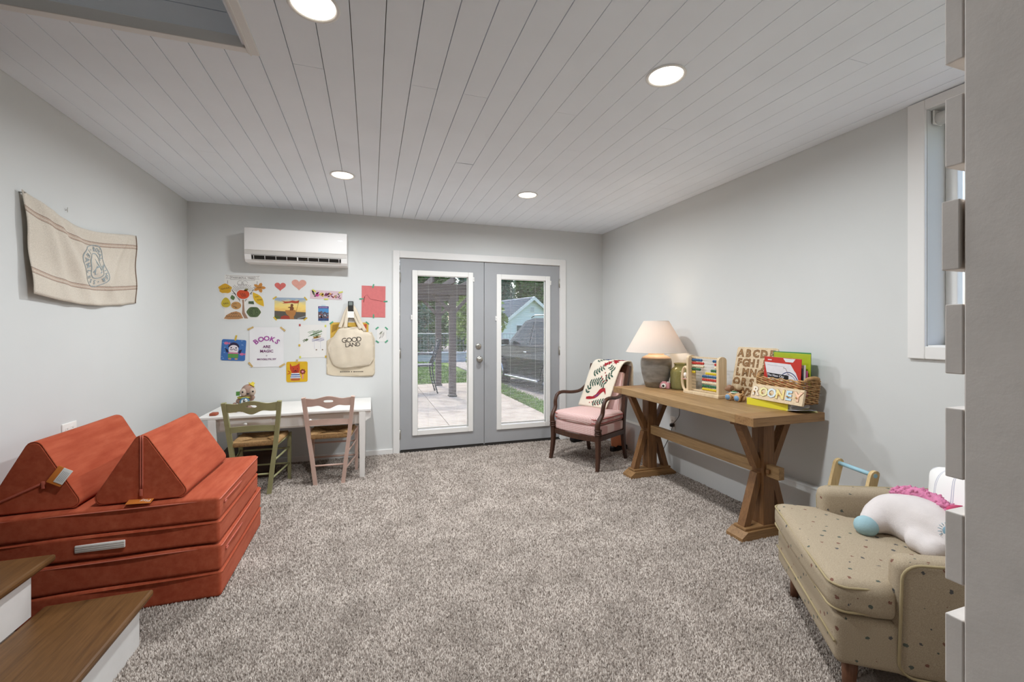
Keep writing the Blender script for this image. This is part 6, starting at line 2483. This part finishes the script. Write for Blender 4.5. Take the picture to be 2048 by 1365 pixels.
def tufts(b, path, r, n_, L_):
    P = bez(path, 6)
    for k in range(n_):
        p = P[random.randrange(len(P))]
        d = Vector((random.gauss(0, 1), random.gauss(0, 1), abs(random.gauss(0.3, 1)))).normalized()
        q = p + d * r * random.uniform(0.5, 1.0)
        e = q + d * L_ + Vector((random.gauss(0, 1), random.gauss(0, 1), random.gauss(0, 1))) * L_ * 0.4
        b.tube([tuple(p + d * r * 0.2), tuple(q), tuple(e)], [0.009, 0.007, 0.0015], 5)
mp_ = [u2(p) for p in ((2.13, 1.22, .585), (2.14, 1.165, .605), (2.145, 1.10, .60), (2.125, 1.06, .59), (2.095, 1.03, .595))]
b.tube(bez(mp_, 6), [0.022 + 0.006 * math.sin(PI * k / 24) for k in range(25)], 10)
tufts(b, mp_, 0.030, 420, 0.006)
obj('mane', b, m_mane, un)
b = B()
ep = [u2(p) for p in ((2.085, 1.015, .59), (2.08, 1.005, .615), (2.09, 0.985, .63))]
b.tube(bez(ep, 5), [0.020, 0.021, 0.020, 0.018, 0.015, 0.013, 0.011, 0.009, 0.006, 0.004, 0.001], 10, sq=(0.4, 1.0))
obj('ear', b, mat('pink_ear_satin', '#c84a72', 0.5, 0.08, 40), un)
# eye patch facing the room
ec = Vector((2.075, 1.045, .522))
ed = (Vector((0, 0, 1.2)) - ec)
ed = (ed.normalized() + Vector((0.0, -0.28, 0.02))).normalized()
b = B()
Mq = Matrix.Translation(Vector(u2(ec + ed * 0.0905))) @ ed.to_track_quat('Z', 'Y').to_matrix().to_4x4()
b.ell((0, 0, 0), (0.013, 0.018, 0.006), 14, M=Mq)
ey = obj('eye', b, mat('blue_eye_thread', '#7f9fae', 0.7, 0.06, 60), un)
b = B()
for k in range(9):
    a = math.radians(100 + 22 * k)
    b.tube([(0.016 * math.cos(a), 0.021 * math.sin(a), 0.001), (0.026 * math.cos(a), 0.031 * math.sin(a), 0.0)], 0.0012, 5, M=Mq)
obj('eyelashes', b, mat('blue_eye_thread', '#7f9fae'), ey)
b = B()
b.lathe([(0.016, 0), (0.012, 0.03), (0.006, 0.06), (0.0, 0.075)], 12, M=T(*u2((2.05, 0.985, .565))) @ R('X', 30))
obj('horn', b, mat('gold_satin', '#d9c48a', 0.4, 0.05), un)

# ---- push-along toy wagon between armchair and wall
wg = thing('push_wagon', 'wooden push-along wagon with blue handle bar behind the beige armchair', 'toy wagon', (2.34, 1.622, 0.0), 76)
m_wag = wood('wagon_maple', '#d6bb8a', '#c09f69', 'Z', 0.45, 1.0, 0.05)
b = B()
for (x0, x1, y0, y1) in ((-0.15, 0.15, -0.10, -0.088), (-0.15, 0.15, 0.088, 0.10), (-0.15, -0.138, -0.088, 0.088), (0.138, 0.15, -0.088, 0.088)):
    b.bb(x0, x1, y0, y1, 0.075, 0.19)
b.bb(-0.138, 0.138, -0.088, 0.088, 0.075, 0.087)
obj('tray', b, m_wag, wg)
for (x, y) in ((-0.10, -0.11), (0.10, -0.11), (-0.10, 0.11), (0.10, 0.11)):
    b = B()
    b.lathe([(0, -0.009), (0.044, -0.009), (0.046, -0.006), (0.046, 0.006), (0.044, 0.009), (0, 0.009)], 20, M=T(x, y, 0.046) @ R('X', 90))
    obj('wheel', b, m_blu, wg)
for s in (-1, 1):
    b = B()
    pl = [(-0.024, 0.10), (0.024, 0.10), (0.024, 0.47)] + circ(0, 0.47, 0.024, 0.024, 10, 0, 180)
    b.prism(pl, -0.009, 0.009, M=Matrix(((1, 0, 0, 0), (0, 0, 1, 0), (0, 1, 0, 0), (0, 0, 0, 1))))
    b.deform(lambda x, y, z: (x - 0.25 * z, y, z))
    obj('upright', b, m_wag, wg, loc=(s * 0.108, 0.0, 0.075), rot=(0, 0, math.radians(90)))
b = B()
b.cyl((-0.118, -0.118, 0.545), (0.118, -0.118, 0.545), 0.011, None, 12)
obj('handle_bar', b, mat('light_blue_paint', '#9cc4d2', 0.4, 0.02), wg)

# ================================================================== OUTSIDE THE DOORS
GZ = -0.12
nn = N('patio_concrete')
nz = nn.noise(nn.mapping(), 3.0, 6.0, 0.6)
nn.col(nn.ramp(nz, [(0.3, lin('#867e73')), (0.6, lin('#9d9589'))]))
nn.set(0.9, 0, 0.1)
nn.bump(nn.noise(nn.mapping(), 80, 3), 0.2, 0.004)
b = B()
joints_y = [YB + WT, 6.0, 7.3, 8.6, 9.9, 11.35]
patio_b = B()
patio_b.bb(-4.0, 2.78, YB + WT, 11.35, GZ - 0.12, GZ - 0.012)
patio = struct('patio', patio_b, m_gap)
for j in range(len(joints_y) - 1):
    for i in range(4):
        x0 = -4.0 + 1.70 * i
        x1 = min(2.78, x0 + 1.70)
        bb_ = B()
        bb_.bb(x0 + 0.005, x1 - 0.005, joints_y[j] + 0.005, joints_y[j + 1] - 0.005, GZ - 0.05, GZ, bev=0.004)
        obj('slab', bb_, nn.mat, patio)
nn = N('lawn_soil')
nz = nn.noise(nn.mapping(), 1.2, 6.0, 0.65)
nn.col(nn.ramp(nz, [(0.3, lin('#44592a')), (0.55, lin('#5c7339')), (0.75, lin('#7d874c'))]))
nn.set(0.95, 0, 0.05)
b = B()
b.bb(-60, 80, -60, 140, GZ - 0.4, GZ - 0.05)
struct('lawn', b, nn.mat)
nn = N('gravel_drive')
nz = nn.noise(nn.mapping(), 28.0, 4.0, 0.7)
nn.col(nn.ramp(nz, [(0.3, lin('#6f6b66')), (0.55, lin('#928d86')), (0.7, lin('#aca7a0'))]))
nn.set(0.95, 0, 0.05)
nn.bump(nz, 0.8, 0.03)
b = B()
b.bb(3.25, 7.2, -25, 40, GZ - 0.2, GZ - 0.015)  # stretched unseen past the side window so grey ground bounces light in
struct('driveway', b, nn.mat)

def blades(name, x0, x1, y0, y1, n_, h, parent=None):
    X = x0 + (x1 - x0) * rng.random(n_)
    Y = y0 + (y1 - y0) * rng.random(n_)
    V = np.zeros((n_, 3, 3), np.float32)
    a = rng.random(n_) * 2 * PI
    w = 0.012 * (1 + 0.1 * Y)
    V[:, 0, 0], V[:, 0, 1] = X - w * np.cos(a), Y - w * np.sin(a)
    V[:, 1, 0], V[:, 1, 1] = X + w * np.cos(a), Y + w * np.sin(a)
    V[:, :2, 2] = GZ - 0.055
    V[:, 2, 0] = X + 0.05 * rng.normal(size=n_)
    V[:, 2, 1] = Y + 0.05 * rng.normal(size=n_)
    V[:, 2, 2] = GZ - 0.05 + h * (0.5 + rng.random(n_))
    me = bpy.data.meshes.new(name)
    me.from_pydata(V.reshape(-1, 3).tolist(), [], np.arange(n_ * 3).reshape(-1, 3).tolist())
    me.materials.append(mat('grass_blade', '#6f8c3a', 0.7, 0.3, 2.0))
    o = bpy.data.objects.new(name, me)
    COL.objects.link(o)
    o['kind'] = 'stuff'
    return o
o = blades('grass_strip', 2.80, 3.20, 5.2, 14, 9000, 0.09)
tag(o, 'strip of short green grass between patio and gravel drive', 'grass')
o = blades('lawn_grass', -3, 2.79, 11.4, 19.2, 15000, 0.10)
tag(o, 'green lawn grass growing beyond the patio edge', 'grass')

# pergola
m_perg = mat('weathered_pergola_wood', '#5a4f4a', 0.8, 0.12, 6, 0.2, 40)
pg = thing('pergola', 'weathered brown pergola standing on the patio outside the doors', 'pergola', (0.4, 10.0, GZ))
for (x, y) in ((1.25, -0.93), (1.24, 1.0), (-1.5, -0.93), (-1.5, 1.0)):
    b = B()
    b.bb(x - 0.07, x + 0.07, y - 0.07, y + 0.07, 0, 2.30, bev=0.004)
    obj('post', b, m_perg, pg)
    b = B()
    b.bb(x - 0.085, x + 0.085, y - 0.085, y + 0.085, 0, 0.03)
    obj('post_base', b, m_dark, pg)
for y in (-0.93, 1.0):
    for dy in (-0.09, 0.09):
        b = B()
        b.bb(-1.9, 1.75, y + dy - 0.018, y + dy + 0.018, 2.16, 2.38, bev=0.003)
        obj('beam', b, m_perg, pg)
    for x in (1.25, -1.5):
        for s in (-1, 1):
            b = B()
            b.tube([(x, y, 1.75), (x + s * 0.42, y, 2.20)], 0.05, 4, up=(0, 1, 0))
            obj('knee_brace', b, m_perg, pg)
for i in range(9):
    x = -1.75 + 0.42 * i
    b = B()
    b.bb(x - 0.018, x + 0.018, -1.5, 1.5, 2.36, 2.50, bev=0.003)
    obj('rafter', b, m_perg, pg)

# bistro chair by the pergola, seen from the side
bc = thing('patio_chair', 'dark metal high-back chair on the patio beside the pergola post', 'chair', (1.13, 9.78, GZ), 0)
m_iron = mat('dark_iron', '#2e343b', 0.4, 0.1, 20, 0, 0, 0.6)
for y in (-0.22, 0.22):
    b = B()
    b.tube(bez([(0.28, y, 0.0), (0.20, y, 0.30), (0.16, y, 0.62), (0.22, y, 0.80), (0.30, y, 1.05), (0.33, y, 1.18)], 5), 0.016, 8)
    obj('leg', b, m_iron, bc)
    b = B()
    b.tube([(-0.26, y, 0.0), (-0.20, y, 0.62)], 0.016, 8)
    obj('leg', b, m_iron, bc)
    b = B()
    b.tube(bez([(0.24, y, 0.86), (0.0, y, 0.88), (-0.2, y, 0.85), (-0.21, y, 0.62)], 5), 0.014, 8)
    obj('armrest', b, m_iron, bc)
b = B()
b.rbox((-0.02, 0, 0.625), (0.46, 0.46, 0.045), 0.018, 2)
obj('seat', b, m_iron, bc)
for k in range(5):
    b = B()
    y = -0.18 + 0.09 * k
    b.tube([(0.18, y, 0.66), (0.32, -y, 1.14)], 0.008, 6)
    obj('back_lattice', b, m_iron, bc)
b = B()
b.tube([(0.33, -0.22, 1.18), (0.33, 0.22, 1.18)], 0.016, 8)
obj('top_rail', b, m_iron, bc)
b = B()
for z in (0.22, 0.40):
    b.tube([(-0.235, -0.22, z), (-0.235, 0.22, z)], 0.008, 6)
    b.tube([(0.22, -0.22, z), (0.22, 0.22, z)], 0.008, 6)
obj('stretcher', b, m_iron, bc)

# wire fence and low wall behind the lawn
m_galv = mat('galvanised_wire', '#8f979b', 0.45, 0.08, 10, 0, 0, 0.6)
fc = thing('wire_fence', 'galvanised wire fence with posts along the back of the lawn', 'fence', (2.5, 24.0, GZ))
for i in range(9):
    b = B()
    b.cyl((-6 + 1.8 * i, 0, 0), (-6 + 1.8 * i, 0, 1.25), 0.035, None, 8)
    obj('fence_post', b, m_galv, fc)
for z in (0.1, 1.22):
    b = B()
    b.cyl((-6.2, 0, z), (8.6, 0, z), 0.025, None, 6)
    obj('rail', b, m_galv, fc)
b = B()
for i in range(80):
    b.cyl((-6.2 + 0.185 * i, 0, 0.1), (-6.2 + 0.185 * i, 0, 1.22), 0.006, None, 4)
for z in (0.35, 0.6, 0.85):
    b.cyl((-6.2, 0, z), (8.6, 0, z), 0.006, None, 4)
wm = obj('wire_mesh', b, m_galv, fc)
wm['kind'] = 'stuff'
tw = thing('low_wall', 'low grey concrete wall on the lawn in front of the fence', 'wall', (3.2, 19.5, GZ))
b = B()
b.bb(-1.4, 2.2, -0.15, 0.15, -0.05, 0.36, bev=0.02)
obj('wall_body', b, mat('grey_concrete', '#9aa1a6', 0.85, 0.08, 5), tw)
b = B()
b.bb(-1.45, 2.25, -0.19, 0.19, 0.36, 0.42, bev=0.01)
obj('coping', b, mat('grey_concrete', '#9aa1a6'), tw)

# white gabled house
hs = thing('gabled_house', 'white sided house with grey shingled gable roof beyond the car', 'house', (14.3, 37.4, GZ), 12)
m_side = mat('pale_siding', '#d9dedb', 0.7, 0.03, 2)
m_shin = mat('grey_shingle', '#8d9299', 0.9, 0.15, 4)
HW, HE, HA, HD = 3.1, 2.15, 4.45, 9.0
b = B()
b.bb(-HW, HW, 0.0, HD, -0.3, HE)
b.add([(-HW, 0, HE), (HW, 0, HE), (0, 0, HA), (-HW, HD, HE), (HW, HD, HE), (0, HD, HA)], [(0, 1, 2), (3, 5, 4), (0, 2, 5, 3), (1, 4, 5, 2)])
obj('house_wall', b, m_side, hs)
z = -0.2
while z < HA - 0.25:
    w = HW if z < HE - 0.1 else HW * (HA - z - 0.16) / (HA - HE)
    b = B()
    vs = [(-w, -0.03, z), (w, -0.03, z), (w, -0.008, z + 0.165), (-w, -0.008, z + 0.165), (-w, 0.0, z), (w, 0.0, z), (w, 0.0, z + 0.165), (-w, 0.0, z + 0.165)]
    b.add(vs, [(0, 1, 2, 3), (4, 7, 6, 5), (0, 4, 5, 1), (3, 2, 6, 7), (0, 3, 7, 4), (1, 5, 6, 2)])
    obj('siding_board', b, m_side, hs)
    z += 0.165
sl_ = (HA - HE) / HW
for s in (-1, 1):
    b = B()
    ov = 0.45
    A = [(0, -0.4, HA + 0.12), (s * (HW + ov), -0.4, HE - ov * sl_ + 0.12), (s * (HW + ov), HD + 0.3, HE - ov * sl_ + 0.12), (0, HD + 0.3, HA + 0.12)]
    vs = A + [(p[0], p[1], p[2] - 0.10) for p in A]
    fs = [(0, 1, 2, 3), (7, 6, 5, 4), (0, 4, 5, 1), (1, 5, 6, 2), (2, 6, 7, 3), (3, 7, 4, 0)]
    if s > 0:
        fs = [tuple(reversed(f)) for f in fs]
    b.add(vs, fs)
    rf = obj('roof', b, m_shin, hs)
    b = B()
    for k in range(16):
        t0 = k / 16
        x = s * (HW + ov) * (1 - t0)
        zc = (HE - ov * sl_ + 0.12) + (HA - HE + ov * sl_) * t0
        b.bb(x - 0.11, x + 0.11, -0.4, HD + 0.3, zc - 0.01, zc + 0.028 + 0.06)
    b.deform(lambda x, y, z: (x, y, z - 0.03))
    obj('shingle_course', b, m_shin, rf)
    b = B()
    vs = [(0, -0.42, HA + 0.14), (s * (HW + ov), -0.42, HE - ov * sl_ + 0.14), (s * (HW + ov), -0.42, HE - ov * sl_ - 0.16), (0, -0.42, HA - 0.20)]
    vs += [(p[0], -0.36, p[2]) for p in vs]
    b.add(vs, [(0, 1, 2, 3), (7, 6, 5, 4), (0, 4, 5, 1), (3, 2, 6, 7), (0, 3, 7, 4), (1, 5, 6, 2)])
    obj('rake_board', b, m_trim, hs)
b = B()
b.bb(-0.24, 0.24, -0.06, -0.02, 3.10, 3.62)
gv_ = obj('gable_vent', b, m_trim, hs)
for k in range(6):
    b = B()
    b.bb(-0.2, 0.2, -0.075, -0.055, 3.15 + 0.075 * k, 3.19 + 0.075 * k)
    obj('vent_slat', b, mat('grey_concrete', '#9aa1a6'), gv_)
b = B()
b.bb(-1.75, -0.35, -0.07, -0.02, 0.75, 1.95)
wf = obj('house_window', b, m_trim, hs)
for (x0, x1) in ((-1.68, -1.08), (-1.02, -0.42)):
    b = B()
    b.bb(x0, x1, -0.09, -0.065, 0.82, 1.88)
    obj('window_pane', b, mat('dark_window', '#3d4a4c', 0.1, 0.1, 3, spec=0.8), wf)

# dark SUV on the drive
def suv():
    t = thing('parked_suv', 'dark grey parked SUV on the gravel drive outside', 'car', (4.42, 9.95, GZ - 0.015), 7.5)
    # local: forward +y, left side (-x) faces the patio; wheelbase 2.6
    m_body = mat('dark_car_paint', '#1d2024', 0.32, 0.03, 2, 0, 0, 0.0, 0.25)
    m_glass = mat('tinted_car_glass', '#1d2426', 0.08, 0.03, 2, 0, 0, 0.0, 0.12)
    m_tyre = mat('tyre_rubber', '#1e1e20', 0.85, 0.05)
    m_rim = mat('alloy_rim', '#b5b9bd', 0.25, 0.03, 5, 0, 0, 0.9)
    side = [(-2.15, 0.35), (-2.2, 0.60), (-2.16, 0.98), (-2.0, 1.05), (1.0, 1.04), (1.35, 1.00), (2.05, 0.90), (2.22, 0.78), (2.28, 0.50), (2.2, 0.32), (1.75, 0.28)]
    def arch(yc):
        return [(yc + 0.42 * math.cos(a), 0.34 + 0.42 * math.sin(a)) for a in [PI * k / 12 for k in range(13)]]
    outline = side[:]
    outline += [(p[0], max(p[1], 0.28)) for p in arch(1.30)]
    outline += [(0.85, 0.24), (-0.85, 0.24)]
    outline += [(p[0], max(p[1], 0.28)) for p in arch(-1.30)]
    outline += [(-1.75, 0.30)]
    n_ = len(outline)
    b = B()
    secs = [(-0.90, 0.985), (-0.93, 1.0), (-0.93, 1.0), (0.93, 1.0), (0.90, 0.985)]
    vs = []
    for (x, s) in secs:
        for (y, z) in outline:
            xx = x * (1 - 0.10 * max(0, (abs(y) - 1.7) / 0.55) ** 2)
            if z > 0.85:
                xx *= 0.965
            vs.append((xx, y * (0.99 + 0.01 * s), z))
    fs = []
    for j in range(len(secs) - 1):
        for i in range(n_):
            fs.append((j * n_ + i, j * n_ + (i + 1) % n_, (j + 1) * n_ + (i + 1) % n_, (j + 1) * n_ + i))
    b.add(vs, fs, 0, False)
    for j, rev in ((0, True), (len(secs) - 1, False)):
        poly = [j * n_ + i for i in range(n_)]
        b.f.append(tuple(reversed(poly)) if not rev else tuple(poly))
        b.m.append(0)
        b.s.append(False)
    body = obj('car_body', b, m_body, t)
    # cabin: glasshouse
    cab = [(-2.05, 1.03), (-1.92, 1.55), (-1.75, 1.68), (-0.2, 1.72), (0.22, 1.66), (1.05, 1.02)]
    b = B()
    vs = []
    for x, k in ((-0.88, 0.80), (0.88, 0.80)):
        for (y, z) in cab:
            q = 1.0 - 0.20 * (z - 1.0) / 0.7
            vs.append((x * q, y, z))
    n2 = len(cab)
    b.add(vs, [tuple(range(n2)), tuple(reversed(range(n2, 2 * n2)))] + [(i, n2 + i, n2 + (i + 1) % n2, (i + 1) % n2) for i in range(n2)])
    obj('cabin', b, m_body, t)
    def sidewin(pts, sx):
        b = B()
        V = []
        for (y, z) in pts:
            q = 1.0 - 0.20 * (z - 1.0) / 0.7
            V.append((sx * (0.88 * q + 0.006), y, z))
        k_ = len(V)
        V += [(p[0] - sx * 0.02, p[1], p[2]) for p in V]
        b.add(V, [tuple(range(k_)), tuple(reversed(range(k_, 2 * k_)))] + [(i, k_ + i, k_ + (i + 1) % k_, (i + 1) % k_) for i in range(k_)])
        obj('side_window', b, m_glass, t)
    for sx in (-1, 1):
        sidewin([(0.82, 1.08), (0.12, 1.60), (-0.25, 1.63), (-0.25, 1.08)], sx)
        sidewin([(-0.33, 1.08), (-0.33, 1.63), (-1.15, 1.62), (-1.25, 1.08)], sx)
        sidewin([(-1.33, 1.08), (-1.23, 1.61), (-1.68, 1.59), (-1.85, 1.15)], sx)
        b = B()
        b.rbox((sx * 1.02, 0.78, 1.13), (0.20, 0.10, 0.15), 0.03, 2)
        obj('wing_mirror', b, m_body, t)
        b = B()
        for y in (-0.02, -1.0):
            b.rbox((sx * 0.935, y - 0.15, 0.90), (0.03, 0.16, 0.03), 0.01, 1)
        obj('door_handle', b, m_rim, t)
        b = B()
        b.rbox((sx * 0.95, 0.0, 0.26), (0.12, 1.75, 0.06), 0.02, 2)
        obj('side_step', b, m_rim, t)
        b = B()
        b.tube([(sx * 0.66, -1.7, 1.73), (sx * 0.68, -1.5, 1.77), (sx * 0.68, -0.2, 1.79), (sx * 0.66, 0.0, 1.74)], 0.016, 6)
        obj('roof_rail', b, m_rim, t)
        for y in (1.30, -1.30):
            b = B()
            b.lathe([(0.20, -0.11), (0.33, -0.115), (0.355, -0.09), (0.36, 0.0), (0.355, 0.09), (0.33, 0.115), (0.20, 0.11)], 32, M=T(sx * 0.84, y, 0.36) @ R('Y', 90), cap=False)
            ty = obj('tyre', b, m_tyre, t)
            b = B()
            MM = T(sx * (0.84 + 0.10), y, 0.36) @ R('Y', 90)
            b.lathe([(0.235, -0.04), (0.262, 0.0), (0.250, 0.012), (0.232, -0.01)], 28, M=MM, cap=False)
            b.lathe([(0, 0.0), (0.06, 0.0), (0.06, 0.016), (0, 0.02)], 16, M=MM @ (R('X', 0 if sx > 0 else 180)))
            for k_ in range(6):
                a = 2 * PI * k_ / 6
                b.tube([(0.05 * math.cos(a), 0.05 * math.sin(a), 0), (0.245 * math.cos(a), 0.245 * math.sin(a), 0)], [0.03, 0.038], 4, M=MM)
            obj('wheel_rim', b, m_rim, ty)
            b = B()
            b.lathe([(0, -0.02), (0.235, -0.02), (0.235, -0.03), (0, -0.03)], 24, M=T(sx * 0.90, y, 0.36) @ R('Y', 90))
            obj('brake_backing', b, m_tyre, ty)
    b = B()
    V = [(-0.78, 0.90, 1.05), (0.78, 0.90, 1.05), (0.66, 0.25, 1.60), (-0.66, 0.25, 1.60)]
    V = [(p[0], p[1] + 0.065, p[2] + 0.05) for p in V] + [(p[0], p[1] + 0.03, p[2] + 0.02) for p in V]
    b.add(V, [(0, 1, 2, 3), (7, 6, 5, 4), (0, 4, 5, 1), (1, 5, 6, 2), (2, 6, 7, 3), (3, 7, 4, 0)])
    obj('windscreen', b, mat('windscreen_glass', '#8fa0a4', 0.1, 0.03, 2, 0, 0, 0.0, 0.6), t)
suv()

# trees and shrubs
def leaf_mat(name, h, h2):
    if name in MATS:
        return MATS[name]
    n_ = N(name)
    nz_ = n_.noise(n_.mapping(), 1.4, 5.0, 0.7)
    n_.col(n_.ramp(nz_, [(0.35, lin(h2)), (0.62, lin(h))]))
    n_.set(0.6, 0, 0.3)
    n_.b.inputs['Transmission Weight'].default_value = 0.0
    MATS[name] = n_.mat
    return n_.mat
leafA = leaf_mat('leaf_green', '#5c7a38', '#36502a')
leafB = leaf_mat('leaf_yellow_green', '#8ba043', '#566e2e')
leafC = leaf_mat('leaf_blue_green', '#54705a', '#33503f')
m_bark = mat('bark', '#5d4d40', 0.9, 0.2, 12, 0.4, 40)
def tree(name, label, cat, x, y, trunk_h, cr, ch_, n_, m, leaf_s=0.12, nclump=16, group=None, zc=None, cone=False):
    t = thing(name, label, cat, (x, y, GZ - 0.05), random.uniform(0, 360), group)
    zc = trunk_h + ch_ * 0.8 if zc is None else zc
    b = B()
    r0 = 0.05 + 0.035 * trunk_h
    b.tube(bez([(0, 0, 0), (0.05, 0.03, trunk_h * 0.5), (0, 0, trunk_h), (0.08, -0.05, zc)], 4), [r0 * (1 - 0.055 * k) for k in range(13)], 8)
    for k in range(6):
        a = 2 * PI * k / 6 + 0.4
        b.tube([(0, 0, trunk_h * 0.85 + 0.1 * k), (cr * 0.35 * math.cos(a), cr * 0.35 * math.sin(a), zc - 0.1 * ch_), (cr * 0.65 * math.cos(a), cr * 0.65 * math.sin(a), zc + 0.3 * ch_ * math.sin(k))], [r0 * 0.45, r0 * 0.3, r0 * 0.1], 6)
    obj('trunk', b, m_bark, t)
    # clumps of leaves spread over the crown
    C = []
    for k in range(nclump):
        v_ = rng.normal(size=3)
        v_ /= np.linalg.norm(v_)
        rr = 0.45 + 0.5 * rng.random()
        px, py, pz = v_ * rr
        if cone:
            kz = 1 - 0.45 * (pz + 1)
            px, py = px * kz, py * kz
        C.append((px * cr * 0.8, py * cr * 0.8, zc + pz * ch_ * 0.8, (0.30 + 0.22 * rng.random())))
    C = np.array(C)
    idx = rng.integers(0, nclump, n_)
    d = rng.normal(size=(n_, 3))
    d /= np.linalg.norm(d, axis=1)[:, None]
    rad = C[idx, 3] * (0.55 + 0.5 * rng.random(n_))
    P = C[idx, :3] + d * rad[:, None] * np.array([cr, cr, ch_])[None]
    u = rng.normal(size=(n_, 3)); u /= np.linalg.norm(u, axis=1)[:, None]
    w = np.cross(u, rng.normal(size=(n_, 3))); w /= np.linalg.norm(w, axis=1)[:, None]
    s = leaf_s * (0.6 + 0.8 * rng.random(n_))[:, None]
    V = np.stack([P - u * s, P + w * s * 0.55, P + u * s, P - w * s * 0.55], axis=1)
    me = bpy.data.meshes.new('foliage')
    me.from_pydata(V.reshape(-1, 3).tolist(), [], np.arange(n_ * 4).reshape(-1, 4).tolist())
    me.materials.append(m)
    o = bpy.data.objects.new('foliage', me)
    COL.objects.link(o)
    o.parent = t
    o['kind'] = 'stuff'
    return t
tree('garden_tree', 'sunlit yellow-green young tree behind the pergola post', 'tree', 3.7, 15.2, 0.9, 1.15, 1.35, 3000, leafB, 0.10)
tree('garden_shrub', 'round yellow-green shrub on the lawn behind the patio', 'shrub', 3.15, 12.6, 0.2, 0.45, 0.55, 1500, leafB, 0.06, 9)
tree('large_tree', 'large dark green tree behind the wire fence near the low wall', 'tree', 3.5, 33.0, 1.6, 2.3, 3.9, 5500, leafA, 0.20, 22, 'trees beyond the lawn')
tree('large_tree', 'tall green tree behind the wire fence towards the white house', 'tree', 8.6, 35.0, 1.6, 2.4, 4.2, 5500, leafC, 0.20, 22, 'trees beyond the lawn')
tree('hedge_tree', 'low dark hedge tree behind the wire fence, pergola side', 'tree', 2.7, 26.6, 0.3, 1.15, 1.5, 3500, leafC, 0.14, 14, 'trees beyond the lawn')
tree('hedge_tree', 'low green hedge tree behind the wire fence, house side', 'tree', 5.7, 26.8, 0.3, 1.2, 1.7, 3500, leafA, 0.14, 14, 'trees beyond the lawn')
tree('conifer', 'tall dark conifer beyond the white house roof', 'tree', 15.9, 52.0, 2.0, 2.2, 4.8, 4500, leafC, 0.24, 18, None, 5.6, True)
tree('large_tree', 'big leafy green tree rising behind the white house gable', 'tree', 22.2, 57.0, 3.0, 3.6, 5.0, 7000, leafA, 0.28, 26, 'trees beyond the lawn')
tree('hedge_tree', 'tall bushy green hedge tree behind the middle of the wire fence', 'tree', 4.25, 29.6, 0.6, 1.2, 2.4, 4500, leafA, 0.15, 18, 'trees beyond the lawn')
